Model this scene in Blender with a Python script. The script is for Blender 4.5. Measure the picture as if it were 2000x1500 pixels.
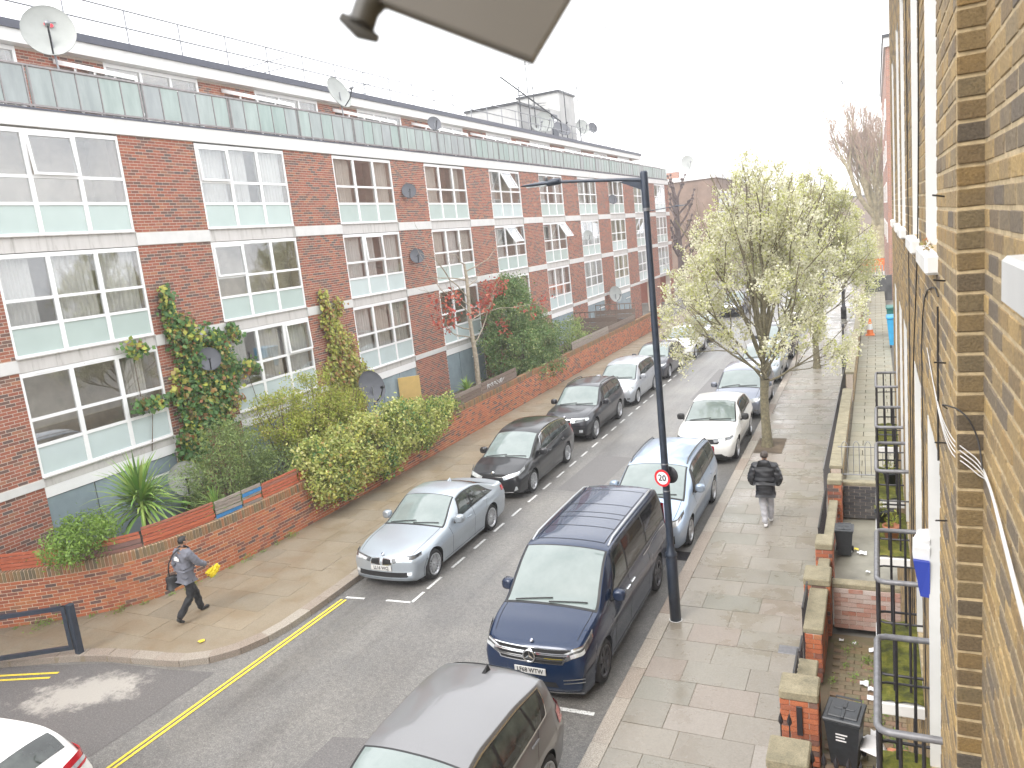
import bpy, bmesh, math, random
import numpy as np
from mathutils import Vector, Matrix, Euler

random.seed(7)
RNG = np.random.default_rng(7)
R = math.radians
for o in list(bpy.data.objects):
    bpy.data.objects.remove(o)
SC = bpy.context.scene
COL = SC.collection

# ------------------------------------------------------------------ camera
cam_d = bpy.data.cameras.new('camera')
cam = bpy.data.objects.new('camera', cam_d)
COL.objects.link(cam)
CR = [[0.9023996, 0.0171499, 0.4305587], [0.4180302, 0.2075411, -0.8844080], [-0.1045262, 0.9780760, 0.1801158]]
m4 = Matrix(CR).to_4x4()
m4.translation = (0, 0, 7.0)
cam.matrix_world = m4
cam_d.sensor_fit = 'HORIZONTAL'
cam_d.sensor_width = 36.0
cam_d.lens = 27.0
cam_d.clip_start = 0.05
cam_d.clip_end = 2000
cam_d.dof.use_dof = True
cam_d.dof.focus_distance = 16.0
cam_d.dof.aperture_fstop = 27.0 / 3.6
SC.camera = cam
SC.render.resolution_x = 1024
SC.render.resolution_y = 768

# ------------------------------------------------------------------ world, sun, exposure (overcast spring day)
SUN_EL, SUN_AZ = R(48), R(200)
w = bpy.data.worlds.new('World')
SC.world = w
w.use_nodes = True
nt = w.node_tree
nt.nodes.clear()
wo = nt.nodes.new('ShaderNodeOutputWorld')
bg = nt.nodes.new('ShaderNodeBackground')
sky = nt.nodes.new('ShaderNodeTexSky')
sky.sky_type = 'NISHITA'
sky.sun_disc = False
sky.sun_elevation = SUN_EL
sky.sun_rotation = SUN_AZ
sky.dust_density = 4.0
sky.ozone_density = 1.0
mix = nt.nodes.new('ShaderNodeMix')
mix.data_type = 'RGBA'
mix.inputs['Factor'].default_value = 0.9
mix.inputs['B'].default_value = (9.3, 9.35, 9.5, 1)     # even cloud layer
nt.links.new(sky.outputs[0], mix.inputs['A'])
nt.links.new(mix.outputs['Result'], bg.inputs['Color'])
bg.inputs['Strength'].default_value = 0.12
nt.links.new(bg.outputs[0], wo.inputs[0])
sd = bpy.data.lights.new('sun', 'SUN')
sd.energy = 0.9
sd.angle = R(25)
sd.color = (1.0, 0.96, 0.9)
sun = bpy.data.objects.new('sun', sd)
COL.objects.link(sun)
sun.rotation_euler = (R(42), 0, R(-20))
SC.view_settings.view_transform = 'Standard'
SC.view_settings.look = 'None'
SC.view_settings.gamma = 1.0
SC.view_settings.use_curve_mapping = False
SC.view_settings.exposure = 1.45
SC.render.engine = 'CYCLES'
SC.cycles.max_bounces = 6
SC.cycles.diffuse_bounces = 3
SC.cycles.glossy_bounces = 3
SC.cycles.transparent_max_bounces = 12
SC.cycles.transmission_bounces = 2

# ------------------------------------------------------------------ materials
MATS = {}


def nodes_of(name):
    m = bpy.data.materials.new(name)
    m.use_nodes = True
    n = m.node_tree
    b = n.nodes['Principled BSDF']
    MATS[name] = m
    return m, n, b


def lk(n, a, b):
    n.links.new(a, b)


def noise(n, scale, detail=4, rough=0.6, coord='Object', sc3=None):
    tc = n.nodes.new('ShaderNodeTexCoord')
    t = n.nodes.new('ShaderNodeTexNoise')
    t.inputs['Scale'].default_value = scale
    t.inputs['Detail'].default_value = detail
    t.inputs['Roughness'].default_value = rough
    if coord == 'World':
        g = n.nodes.new('ShaderNodeNewGeometry')
        src = g.outputs['Position']
    else:
        src = tc.outputs[coord]
    if sc3:
        mp = n.nodes.new('ShaderNodeMapping')
        mp.inputs['Scale'].default_value = sc3
        lk(n, src, mp.inputs['Vector'])
        src = mp.outputs[0]
    lk(n, src, t.inputs['Vector'])
    return t


def ramp(n, fac, stops):
    r = n.nodes.new('ShaderNodeValToRGB')
    e = r.color_ramp.elements
    while len(e) < len(stops):
        e.new(0.5)
    for i, (p, c) in enumerate(stops):
        e[i].position = p
        e[i].color = (c[0], c[1], c[2], 1)
    lk(n, fac, r.inputs[0])
    return r


def mixc(n, fac, a, b, mode='MIX'):
    m = n.nodes.new('ShaderNodeMix')
    m.data_type = 'RGBA'
    m.blend_type = mode
    for s, v in (('Factor', fac), ('A', a), ('B', b)):
        if hasattr(v, 'links') or isinstance(v, bpy.types.NodeSocket):
            lk(n, v, m.inputs[s])
        elif s == 'Factor':
            m.inputs[s].default_value = v
        else:
            m.inputs[s].default_value = (v[0], v[1], v[2], 1)
    return m.outputs['Result']


def mathn(n, op, a, b=None, c=None):
    m = n.nodes.new('ShaderNodeMath')
    m.operation = op
    for i, v in enumerate((a, b, c)):
        if v is None:
            continue
        if isinstance(v, bpy.types.NodeSocket):
            lk(n, v, m.inputs[i])
        else:
            m.inputs[i].default_value = v
    return m.outputs[0]


def bump(n, b, h, strength=0.3, dist=0.01):
    bp = n.nodes.new('ShaderNodeBump')
    bp.inputs['Strength'].default_value = strength
    bp.inputs['Distance'].default_value = dist
    lk(n, h, bp.inputs['Height'])
    lk(n, bp.outputs[0], b.inputs['Normal'])


def rnd_val(n):
    """a stable random per piece: face attribute 'rnd' plus the object's own random"""
    a = n.nodes.new('ShaderNodeAttribute')
    a.attribute_name = 'rnd'
    oi = n.nodes.new('ShaderNodeObjectInfo')
    s = mathn(n, 'ADD', a.outputs['Fac'], oi.outputs['Random'])
    return mathn(n, 'FRACT', s)


def mat(name, col, rough=0.6, metal=0.0, var=0.12, scale=6.0, bmp=0.0, bscale=60.0, coat=0.0, spec=0.5, coord='Object'):
    if name in MATS:
        return MATS[name]
    m, n, b = nodes_of(name)
    b.inputs['Roughness'].default_value = rough
    b.inputs['Metallic'].default_value = metal
    b.inputs['Specular IOR Level'].default_value = spec
    if coat:
        b.inputs['Coat Weight'].default_value = coat
        b.inputs['Coat Roughness'].default_value = 0.05
    if var:
        t = noise(n, scale, coord=coord)
        lo = [c * (1 - var) for c in col]
        hi = [min(1, c * (1 + var)) for c in col]
        r = ramp(n, t.outputs['Fac'], [(0.3, lo), (0.7, hi)])
        lk(n, r.outputs[0], b.inputs['Base Color'])
    else:
        b.inputs['Base Color'].default_value = (*col, 1)
    if bmp:
        t2 = noise(n, bscale, coord=coord)
        bump(n, b, t2.outputs['Fac'], bmp, 0.005)
    return m


def brick_mat(name, stops, rough=0.85, stain=0.35, staincol=(0.08, 0.07, 0.06), grain=90.0, stain_scale=0.8, bmp=0.35):
    m, n, b = nodes_of(name)
    v = rnd_val(n)
    r = ramp(n, v, stops)
    g = noise(n, grain, 5, coord='World')
    gr = ramp(n, g.outputs['Fac'], [(0.25, (0.62, 0.62, 0.62)), (0.75, (1.28, 1.28, 1.28))])
    c = mixc(n, 1.0, r.outputs[0], gr.outputs[0], 'MULTIPLY')
    s = noise(n, stain_scale, 6, 0.65, coord='World')
    sf = ramp(n, s.outputs['Fac'], [(0.5, (0, 0, 0)), (0.78, (stain, stain, stain))])
    c = mixc(n, sf.outputs[0], c, staincol)
    lk(n, c, b.inputs['Base Color'])
    b.inputs['Roughness'].default_value = rough
    b.inputs['Specular IOR Level'].default_value = 0.3
    bump(n, b, g.outputs['Fac'], bmp, 0.006)
    return m


RED = [(0.0, (0.316, 0.108, 0.069)), (0.3, (0.381, 0.141, 0.092)), (0.5, (0.270, 0.103, 0.074)), (0.66, (0.177, 0.103, 0.083)), (0.8, (0.140, 0.108, 0.101)), (0.92, (0.409, 0.179, 0.101)), (1.0, (0.298, 0.103, 0.069))]
brick_mat('red_brick', RED, stain=0.3)
brick_mat('garden_brick', [(0.0, (0.42, 0.13, 0.065)), (0.35, (0.50, 0.17, 0.08)), (0.55, (0.34, 0.115, 0.07)), (0.7, (0.19, 0.10, 0.08)), (0.82, (0.13, 0.10, 0.095)), (0.92, (0.52, 0.21, 0.09)), (1.0, (0.40, 0.13, 0.07))], stain=0.3, staincol=(0.2, 0.15, 0.06))
brick_mat('soldier_brick', [(0.0, (0.34, 0.14, 0.07)), (0.35, (0.28, 0.19, 0.10)), (0.6, (0.22, 0.16, 0.09)), (0.8, (0.16, 0.13, 0.09)), (1.0, (0.40, 0.17, 0.08))], stain=0.5, staincol=(0.2, 0.19, 0.09))
brick_mat('stock_brick', [(0.0, (0.362, 0.254, 0.118)), (0.25, (0.296, 0.211, 0.103)), (0.42, (0.209, 0.162, 0.103)), (0.58, (0.137, 0.114, 0.089)), (0.75, (0.296, 0.200, 0.089)), (0.9, (0.237, 0.185, 0.112)), (1.0, (0.394, 0.271, 0.112))], stain=0.75, staincol=(0.13, 0.105, 0.085), grain=75, stain_scale=9.0, bmp=1.0)
brick_mat('whitewashed_brick', [(0, (0.50, 0.42, 0.39)), (0.4, (0.42, 0.30, 0.26)), (0.65, (0.40, 0.17, 0.12)), (0.85, (0.55, 0.49, 0.46)), (1, (0.36, 0.14, 0.09))], stain=0.6, staincol=(0.50, 0.45, 0.42), stain_scale=3.0)
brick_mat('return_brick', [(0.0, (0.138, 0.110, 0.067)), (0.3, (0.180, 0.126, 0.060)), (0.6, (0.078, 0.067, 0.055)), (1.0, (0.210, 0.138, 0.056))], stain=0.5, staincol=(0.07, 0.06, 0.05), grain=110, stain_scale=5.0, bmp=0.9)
mat('mortar', (0.50, 0.42, 0.355), 0.95, var=0.15, scale=20)
mat('mortar_garden', (0.62, 0.48, 0.36), 0.95, var=0.25, scale=8)
mat('mortar_tan', (0.42, 0.33, 0.20), 0.95, var=0.3, scale=24, bmp=0.5, bscale=200)

# road
m, n, b = nodes_of('asphalt')
t1 = noise(n, 42, 4, 0.85, coord='World')
t2 = noise(n, 0.35, 5, 0.6, coord='World')
t3 = noise(n, 1.0, 4, 0.6, coord='World', sc3=(1.1, 0.09, 1))
r1 = ramp(n, t1.outputs['Fac'], [(0.3, (0.085, 0.083, 0.081)), (0.52, (0.175, 0.170, 0.161)), (0.70, (0.38, 0.365, 0.335))])
r2 = ramp(n, t2.outputs['Fac'], [(0.35, (0.78, 0.78, 0.80)), (0.65, (1.15, 1.13, 1.1))])
c = mixc(n, 1.0, r1.outputs[0], r2.outputs[0], 'MULTIPLY')
r3 = ramp(n, t3.outputs['Fac'], [(0.47, (1, 1, 1)), (0.66, (0.80, 0.795, 0.80))])
c = mixc(n, 1.0, c, r3.outputs[0], 'MULTIPLY')
t4 = noise(n, 11, 3, 0.8, coord='World')
r4 = ramp(n, t4.outputs['Fac'], [(0.35, (0.80, 0.80, 0.80)), (0.5, (1, 1, 1)), (0.68, (1.25, 1.24, 1.22))])
c = mixc(n, 1.0, c, r4.outputs[0], 'MULTIPLY')
lk(n, c, b.inputs['Base Color'])
rr = ramp(n, t3.outputs['Fac'], [(0.35, (0.55, 0.55, 0.55)), (0.65, (0.28, 0.28, 0.28))])
lk(n, rr.outputs[0], b.inputs['Roughness'])
bump(n, b, t1.outputs['Fac'], 0.5, 0.006)
b.inputs['Specular IOR Level'].default_value = 0.5
m, n, b = nodes_of('tarmac_patch')
t1 = noise(n, 42, 4, 0.85, coord='World')
r1 = ramp(n, t1.outputs['Fac'], [(0.3, (0.07, 0.066, 0.065)), (0.52, (0.125, 0.118, 0.115)), (0.70, (0.24, 0.23, 0.22))])
g_ = n.nodes.new('ShaderNodeNewGeometry')
mp = n.nodes.new('ShaderNodeMapping')
mp.vector_type = 'TEXTURE'
mp.inputs['Location'].default_value = (-12.75, 7.75, 0)
mp.inputs['Rotation'].default_value = (0, 0, R(30))
mp.inputs['Scale'].default_value = (1.15, 0.62, 1)
lk(n, g_.outputs['Position'], mp.inputs['Vector'])
ln = n.nodes.new('ShaderNodeVectorMath')
ln.operation = 'LENGTH'
lk(n, mp.outputs[0], ln.inputs[0])
t3 = noise(n, 2.6, 8, 0.75, coord='World')
sv = mathn(n, 'SUBTRACT', mathn(n, 'MULTIPLY', t3.outputs['Fac'], 2.6), ln.outputs['Value'])
sf = ramp(n, sv, [(0.30, (0, 0, 0)), (0.75, (0.6, 0.6, 0.6))])
lk(n, mixc(n, sf.outputs[0], r1.outputs[0], (0.50, 0.47, 0.42)), b.inputs['Base Color'])
b.inputs['Roughness'].default_value = 0.5
bump(n, b, t1.outputs['Fac'], 0.4, 0.005)


def slab_mat(name, stops, wet=(0.18, 0.46), stain=(0.16, 0.13, 0.08)):
    m, n, b = nodes_of(name)
    v = rnd_val(n)
    r = ramp(n, v, stops)
    t = noise(n, 1.3, 6, 0.65, coord='World')
    t2 = noise(n, 38, 4, 0.7, coord='World')
    g = ramp(n, t2.outputs['Fac'], [(0.3, (0.82, 0.82, 0.82)), (0.7, (1.15, 1.15, 1.15))])
    c = mixc(n, 1.0, r.outputs[0], g.outputs[0], 'MULTIPLY')
    sf = ramp(n, t.outputs['Fac'], [(0.45, (0, 0, 0)), (0.75, (0.55, 0.55, 0.55))])
    c = mixc(n, sf.outputs[0], c, stain)
    lk(n, c, b.inputs['Base Color'])
    rr = ramp(n, t.outputs['Fac'], [(0.38, (wet[1],) * 3), (0.62, (wet[0],) * 3)])
    lk(n, rr.outputs[0], b.inputs['Roughness'])
    bump(n, b, t2.outputs['Fac'], 0.15, 0.004)
    return m


slab_mat('paving', [(0, (0.226, 0.205, 0.174)), (0.35, (0.254, 0.230, 0.196)), (0.6, (0.206, 0.198, 0.167)), (0.8, (0.245, 0.205, 0.174)), (1, (0.274, 0.250, 0.220))], stain=(0.15, 0.118, 0.075))
slab_mat('paving_old', [(0, (0.228, 0.188, 0.135)), (0.5, (0.252, 0.205, 0.143)), (1, (0.209, 0.177, 0.130))], wet=(0.35, 0.75), stain=(0.20, 0.145, 0.085))
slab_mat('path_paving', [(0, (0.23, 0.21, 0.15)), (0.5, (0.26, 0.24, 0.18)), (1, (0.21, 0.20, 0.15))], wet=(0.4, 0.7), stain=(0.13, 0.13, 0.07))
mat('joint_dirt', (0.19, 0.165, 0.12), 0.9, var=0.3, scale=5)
m, n, b = nodes_of('granite')
t1 = noise(n, 130, 2, 0.8, coord='World')
r1 = ramp(n, t1.outputs['Fac'], [(0.32, (0.09, 0.08, 0.07)), (0.5, (0.30, 0.27, 0.24)), (0.68, (0.52, 0.47, 0.42))])
v = rnd_val(n)
rv = ramp(n, v, [(0, (0.8, 0.72, 0.66)), (1, (1.1, 1.1, 1.05))])
lk(n, mixc(n, 1.0, r1.outputs[0], rv.outputs[0], 'MULTIPLY'), b.inputs['Base Color'])
b.inputs['Roughness'].default_value = 0.5
m, n, b = nodes_of('line_white')
t1 = noise(n, 45, 4, 0.75, coord='World')
r1 = ramp(n, t1.outputs['Fac'], [(0.36, (0.17, 0.165, 0.16)), (0.5, (0.72, 0.72, 0.70))])
lk(n, r1.outputs[0], b.inputs['Base Color'])
m, n, b = nodes_of('line_yellow')
t1 = noise(n, 40, 4, 0.75, coord='World')
r1 = ramp(n, t1.outputs['Fac'], [(0.34, (0.22, 0.18, 0.06)), (0.48, (0.80, 0.60, 0.055))])
lk(n, r1.outputs[0], b.inputs['Base Color'])
# plain things
mat('white_paint', (0.64, 0.635, 0.62), 0.45, var=0.06, scale=3, coord='World')
mat('white_upvc', (0.84, 0.84, 0.84), 0.3, var=0.02)
mat('white_render', (0.43, 0.43, 0.42), 0.8, var=0.14, scale=0.9, coord='World')
m, n, b = nodes_of('sill_grey')
t1 = noise(n, 7, 5, 0.7, coord='World', sc3=(1, 1, .12))
r1 = ramp(n, t1.outputs['Fac'], [(0.35, (0.60, 0.58, 0.56)), (0.55, (0.56, 0.54, 0.52)), (0.72, (0.36, 0.345, 0.32))])
lk(n, r1.outputs[0], b.inputs['Base Color'])
b.inputs['Roughness'].default_value = 0.6
mat('fascia_dark', (0.07, 0.075, 0.10), 0.5, var=0.1)
mat('spandrel_aqua', (0.44, 0.525, 0.50), 0.12, var=0.05, scale=1.2, coord='World')
mat('spandrel_pale', (0.52, 0.60, 0.60), 0.15, var=0.05, scale=1.2, coord='World')
mat('panel_blue', (0.27, 0.335, 0.37), 0.25, var=0.14, scale=1.5, coord='World')
m, n, b = nodes_of('balcony_glass')
v = rnd_val(n)
r1 = ramp(n, v, [(0, (0.27, 0.35, 0.325)), (0.5, (0.33, 0.39, 0.37)), (1, (0.30, 0.325, 0.33))])
t1 = noise(n, 1.6, 4, coord='World', sc3=(1, 2.2, 0.5))
g = ramp(n, t1.outputs['Fac'], [(0.3, (0.82, 0.84, 0.84)), (0.7, (1.15, 1.15, 1.15))])
lk(n, mixc(n, 1.0, r1.outputs[0], g.outputs[0], 'MULTIPLY'), b.inputs['Base Color'])
b.inputs['Roughness'].default_value = 0.3
mat('balcony_frame', (0.27, 0.25, 0.25), 0.5, 0.3, var=0.2)
mat('galvanised', (0.24, 0.245, 0.26), 0.4, 0.5, var=0.1)
mat('dark_metal', (0.035, 0.037, 0.042), 0.4, 0.2, var=0.15)
mat('iron_black', (0.028, 0.026, 0.03), 0.38, 0.1, var=0.25, scale=20, bmp=0.2)
mat('rail_grey', (0.16, 0.16, 0.17), 0.4, 0.2, var=0.25, scale=25)
mat('post_navy', (0.028, 0.038, 0.058), 0.35, 0.1, var=0.2, scale=10, bmp=0.1)
mat('curtain', (0.70, 0.70, 0.69), 0.9, var=0.08, scale=3)
mat('curtain_warm', (0.64, 0.615, 0.57), 0.9, var=0.1, scale=3)
mat('room', (0.74, 0.68, 0.60), 0.9, var=0.3, scale=1.1, coord='World')
mat('yellow_door', (0.66, 0.46, 0.17), 0.5, var=0.05)
mat('dish_white', (0.34, 0.355, 0.34), 0.6, var=0.06, scale=4)
mat('dish_weathered', (0.33, 0.34, 0.31), 0.7, var=0.25, scale=6)
mat('dish_grey', (0.10, 0.105, 0.12), 0.5, var=0.1, scale=4)
mat('red_plastic', (0.62, 0.03, 0.05), 0.4, var=0)
mat('orange_plastic', (0.80, 0.20, 0.04), 0.4, var=0.1)
mat('white_plastic', (0.80, 0.80, 0.80), 0.4, var=0.05)
mat('blue_plastic', (0.03, 0.055, 0.33), 0.35, var=0.05)
mat('bin_black', (0.03, 0.034, 0.04), 0.42, var=0.2, scale=10, bmp=0.1)
mat('bin_green', (0.015, 0.16, 0.14), 0.4, var=0.1)
mat('bin_blue', (0.03, 0.30, 0.55), 0.4, var=0.1)
mat('terracotta', (0.50, 0.20, 0.11), 0.8, var=0.2, scale=14)
mat('paper', (0.80, 0.80, 0.82), 0.7, var=0.05)
mat('yellow_bag', (0.85, 0.66, 0.02), 0.4, var=0.08, bmp=0.5, bscale=25)
mat('soil', (0.10, 0.075, 0.05), 0.95, var=0.5, scale=4, bmp=0.8, bscale=30, coord='World')
m, n, b = nodes_of('coping')
t1 = noise(n, 5, 6, 0.7, coord='World')
t2 = noise(n, 60, 4, coord='World')
r1 = ramp(n, t1.outputs['Fac'], [(0.3, (0.33, 0.29, 0.20)), (0.5, (0.26, 0.23, 0.155)), (0.68, (0.185, 0.168, 0.115))])
g = ramp(n, t2.outputs['Fac'], [(0.3, (0.75, 0.75, 0.75)), (0.7, (1.2, 1.2, 1.2))])
lk(n, mixc(n, 1.0, r1.outputs[0], g.outputs[0], 'MULTIPLY'), b.inputs['Base Color'])
b.inputs['Roughness'].default_value = 0.9
bump(n, b, t2.outputs['Fac'], 0.5, 0.006)
m, n, b = nodes_of('moss')
t1 = noise(n, 9, 6, 0.7, coord='World')
r1 = ramp(n, t1.outputs['Fac'], [(0.35, (0.055, 0.06, 0.015)), (0.5, (0.12, 0.13, 0.018)), (0.62, (0.20, 0.19, 0.03)), (0.75, (0.24, 0.20, 0.10))])
lk(n, r1.outputs[0], b.inputs['Base Color'])
b.inputs['Roughness'].default_value = 0.95
bump(n, b, t1.outputs['Fac'], 1.0, 0.03)
m, n, b = nodes_of('yard_ground')
t1 = noise(n, 2.2, 6, 0.7, coord='World')
r1 = ramp(n, t1.outputs['Fac'], [(0.35, (0.20, 0.155, 0.10)), (0.52, (0.16, 0.13, 0.085)), (0.66, (0.12, 0.13, 0.045))])
lk(n, r1.outputs[0], b.inputs['Base Color'])
b.inputs['Roughness'].default_value = 0.8
slab_mat('yard_brick', [(0, (0.24, 0.15, 0.10)), (0.5, (0.20, 0.155, 0.10)), (1, (0.17, 0.15, 0.09))], wet=(0.5, 0.8), stain=(0.13, 0.14, 0.04))
mat('yard_concrete', (0.21, 0.20, 0.16), 0.45, var=0.3, scale=1.8, coord='World')


def wood_mat(name, stops):
    m, n, b = nodes_of(name)
    v = rnd_val(n)
    r = ramp(n, v, stops)
    t = noise(n, 5, 5, 0.7, coord='World', sc3=(1.2, 1.2, 14))
    g = ramp(n, t.outputs['Fac'], [(0.3, (0.6, 0.6, 0.6)), (0.7, (1.25, 1.25, 1.25))])
    lk(n, mixc(n, 1.0, r.outputs[0], g.outputs[0], 'MULTIPLY'), b.inputs['Base Color'])
    b.inputs['Roughness'].default_value = 0.75
    bump(n, b, t.outputs['Fac'], 0.5, 0.006)


wood_mat('plank_red', [(0, (0.50, 0.135, 0.065)), (0.4, (0.44, 0.12, 0.065)), (0.7, (0.54, 0.16, 0.075)), (0.9, (0.28, 0.13, 0.10)), (1, (0.20, 0.13, 0.12))])
wood_mat('plank_grey', [(0, (0.33, 0.29, 0.25)), (0.5, (0.26, 0.22, 0.19)), (1, (0.38, 0.33, 0.28))])
wood_mat('plank_dark', [(0, (0.16, 0.115, 0.09)), (0.5, (0.20, 0.15, 0.12)), (1, (0.24, 0.20, 0.17))])
mat('plank_blue', (0.04, 0.20, 0.44), 0.6, var=0.2, scale=12)


def leaf_mat(name, stops, rough=0.5, trans=0.25):
    m, n, b = nodes_of(name)
    v = rnd_val(n)
    r = ramp(n, v, stops)
    lk(n, r.outputs[0], b.inputs['Base Color'])
    b.inputs['Roughness'].default_value = rough
    b.inputs['Specular IOR Level'].default_value = 0.35
    if trans:
        out = n.nodes['Material Output']
        tr = n.nodes.new('ShaderNodeBsdfTranslucent')
        lk(n, r.outputs[0], tr.inputs['Color'])
        mx = n.nodes.new('ShaderNodeMixShader')
        mx.inputs[0].default_value = trans
        lk(n, b.outputs[0], mx.inputs[1])
        lk(n, tr.outputs[0], mx.inputs[2])
        lk(n, mx.outputs[0], out.inputs['Surface'])
    return m


leaf_mat('blossom', [(0, (0.68, 0.66, 0.47)), (0.3, (0.77, 0.75, 0.60)), (0.5, (0.48, 0.50, 0.17)), (0.75, (0.63, 0.62, 0.33)), (0.9, (0.79, 0.77, 0.66)), (1, (0.38, 0.36, 0.20))], trans=0.45)
leaf_mat('ivy_green', [(0, (0.068, 0.150, 0.045)), (0.4, (0.112, 0.232, 0.068)), (0.7, (0.180, 0.300, 0.083)), (0.85, (0.495, 0.540, 0.090)), (1, (0.090, 0.180, 0.060))])
leaf_mat('ivy_yellow', [(0, (0.375, 0.400, 0.075)), (0.3, (0.562, 0.537, 0.125)), (0.55, (0.250, 0.312, 0.062)), (0.75, (0.625, 0.600, 0.250)), (0.88, (0.400, 0.213, 0.075)), (1, (0.175, 0.237, 0.056))])
leaf_mat('ivy_rust', [(0, (0.360, 0.156, 0.072)), (0.4, (0.432, 0.264, 0.108)), (0.7, (0.288, 0.288, 0.084)), (1, (0.192, 0.120, 0.072))])
leaf_mat('hedge_leaf', [(0, (0.450, 0.475, 0.112)), (0.25, (0.625, 0.613, 0.250)), (0.5, (0.250, 0.338, 0.075)), (0.7, (0.550, 0.550, 0.150)), (0.85, (0.150, 0.225, 0.056)), (1, (0.688, 0.650, 0.325))])
leaf_mat('shrub_leaf', [(0, (0.192, 0.283, 0.098)), (0.4, (0.295, 0.373, 0.144)), (0.7, (0.383, 0.464, 0.144)), (1, (0.157, 0.224, 0.078))])
leaf_mat('spring_leaf', [(0, (0.325, 0.390, 0.065)), (0.4, (0.468, 0.494, 0.091)), (0.7, (0.260, 0.338, 0.065)), (0.9, (0.546, 0.442, 0.156)), (1, (0.390, 0.429, 0.104))])
leaf_mat('evergreen_leaf', [(0, (0.090, 0.173, 0.053)), (0.4, (0.135, 0.232, 0.075)), (0.75, (0.225, 0.300, 0.112)), (0.92, (0.390, 0.420, 0.180)), (1, (0.075, 0.135, 0.045))])
leaf_mat('red_leaf', [(0, (0.483, 0.103, 0.081)), (0.5, (0.391, 0.075, 0.057)), (1, (0.552, 0.196, 0.115))])
leaf_mat('yucca_leaf', [(0, (0.140, 0.280, 0.063)), (0.5, (0.238, 0.378, 0.084)), (0.85, (0.364, 0.476, 0.126)), (1, (0.098, 0.196, 0.049))], trans=0.1)
leaf_mat('weed_leaf', [(0, (0.20, 0.34, 0.06)), (0.5, (0.28, 0.40, 0.09)), (1, (0.14, 0.24, 0.05))])
leaf_mat('twig_red', [(0, (0.36, 0.25, 0.19)), (0.5, (0.42, 0.32, 0.23)), (1, (0.36, 0.29, 0.19))], trans=0)
mat('bark', (0.17, 0.15, 0.095), 0.9, var=0.4, scale=14, bmp=0.8, bscale=40)
mat('bark_pale', (0.36, 0.31, 0.24), 0.9, var=0.35, scale=10, bmp=0.6, bscale=40)
mat('bark_plane', (0.34, 0.29, 0.18), 0.9, var=0.35, scale=2.5, bmp=0.5, bscale=10)
mat('bark_dark', (0.10, 0.07, 0.065), 0.9, var=0.3, scale=8)
mat('twig', (0.16, 0.12, 0.085), 0.9, var=0.2)


def glass_mat(name, tint=(0.72, 0.75, 0.74), ior=1.55, add=0.06, refl=(0.95, 0.97, 1.0)):
    m, n, b = nodes_of(name)
    n.nodes.remove(b)
    out = n.nodes['Material Output']
    tr = n.nodes.new('ShaderNodeBsdfTransparent')
    tr.inputs[0].default_value = (*tint, 1)
    gl = n.nodes.new('ShaderNodeBsdfGlossy')
    gl.inputs['Color'].default_value = (*refl, 1)
    gl.inputs['Roughness'].default_value = 0.01
    g = n.nodes.new('ShaderNodeNewGeometry')
    dt = n.nodes.new('ShaderNodeVectorMath')
    dt.operation = 'DOT_PRODUCT'
    lk(n, g.outputs['Incoming'], dt.inputs[0])
    lk(n, g.outputs['Normal'], dt.inputs[1])
    f0 = ((ior - 1) / (ior + 1)) ** 2 + add
    c5 = mathn(n, 'POWER', mathn(n, 'SUBTRACT', 1.0, mathn(n, 'ABSOLUTE', dt.outputs['Value'])), 5.0)
    f = mathn(n, 'MULTIPLY_ADD', c5, 1 - f0, f0)
    mx = n.nodes.new('ShaderNodeMixShader')
    lk(n, f, mx.inputs[0])
    lk(n, tr.outputs[0], mx.inputs[1])
    lk(n, gl.outputs[0], mx.inputs[2])
    lk(n, mx.outputs[0], out.inputs['Surface'])
    return m


glass_mat('window_glass', tint=(0.90, 0.90, 0.89), add=0.07)
glass_mat('wired_glass', tint=(0.55, 0.56, 0.55), add=0.05)

# cars
def paint(name, col, metal=0.35, rough=0.32, coat=0.9):
    m, n, b = nodes_of(name)
    t = noise(n, 260, 2, 0.6)
    r = ramp(n, t.outputs['Fac'], [(0.3, [c * 0.9 for c in col]), (0.7, [min(1, c * 1.1) for c in col])])
    lk(n, r.outputs[0], b.inputs['Base Color'])
    b.inputs['Metallic'].default_value = metal
    b.inputs['Roughness'].default_value = rough
    b.inputs['Specular IOR Level'].default_value = 0.2
    b.inputs['Coat Weight'].default_value = coat
    b.inputs['Coat Roughness'].default_value = 0.035
    sp = n.nodes.new('ShaderNodeSeparateXYZ')
    tc = n.nodes.new('ShaderNodeTexCoord')
    lk(n, tc.outputs['Object'], sp.inputs[0])
    mr = n.nodes.new('ShaderNodeMapRange')
    mr.inputs['From Min'].default_value = 0.75
    mr.inputs['From Max'].default_value = 0.18
    lk(n, sp.outputs['Z'], mr.inputs['Value'])
    td = noise(n, 5, 6, 0.7)
    df = mathn(n, 'MULTIPLY', mathn(n, 'MULTIPLY', mr.outputs[0], td.outputs['Fac']), 0.5 if max(col) > .1 else .22)
    lk(n, mixc(n, df, r.outputs[0], (0.11, 0.106, 0.10)), b.inputs['Base Color'])
    lk(n, mathn(n, 'SUBTRACT', coat, mathn(n, 'MULTIPLY', df, 0.9)), b.inputs['Coat Weight'])
    t2 = noise(n, 75, 2, 0.5)
    rr = ramp(n, t2.outputs['Fac'], [(0.58, (0, 0, 0)), (0.72, (1, 1, 1))])
    bp = n.nodes.new('ShaderNodeBump')
    bp.inputs['Strength'].default_value = 0.06
    bp.inputs['Distance'].default_value = 0.004
    lk(n, rr.outputs[0], bp.inputs['Height'])
    lk(n, bp.outputs[0], b.inputs['Coat Normal'])
    return m


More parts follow.
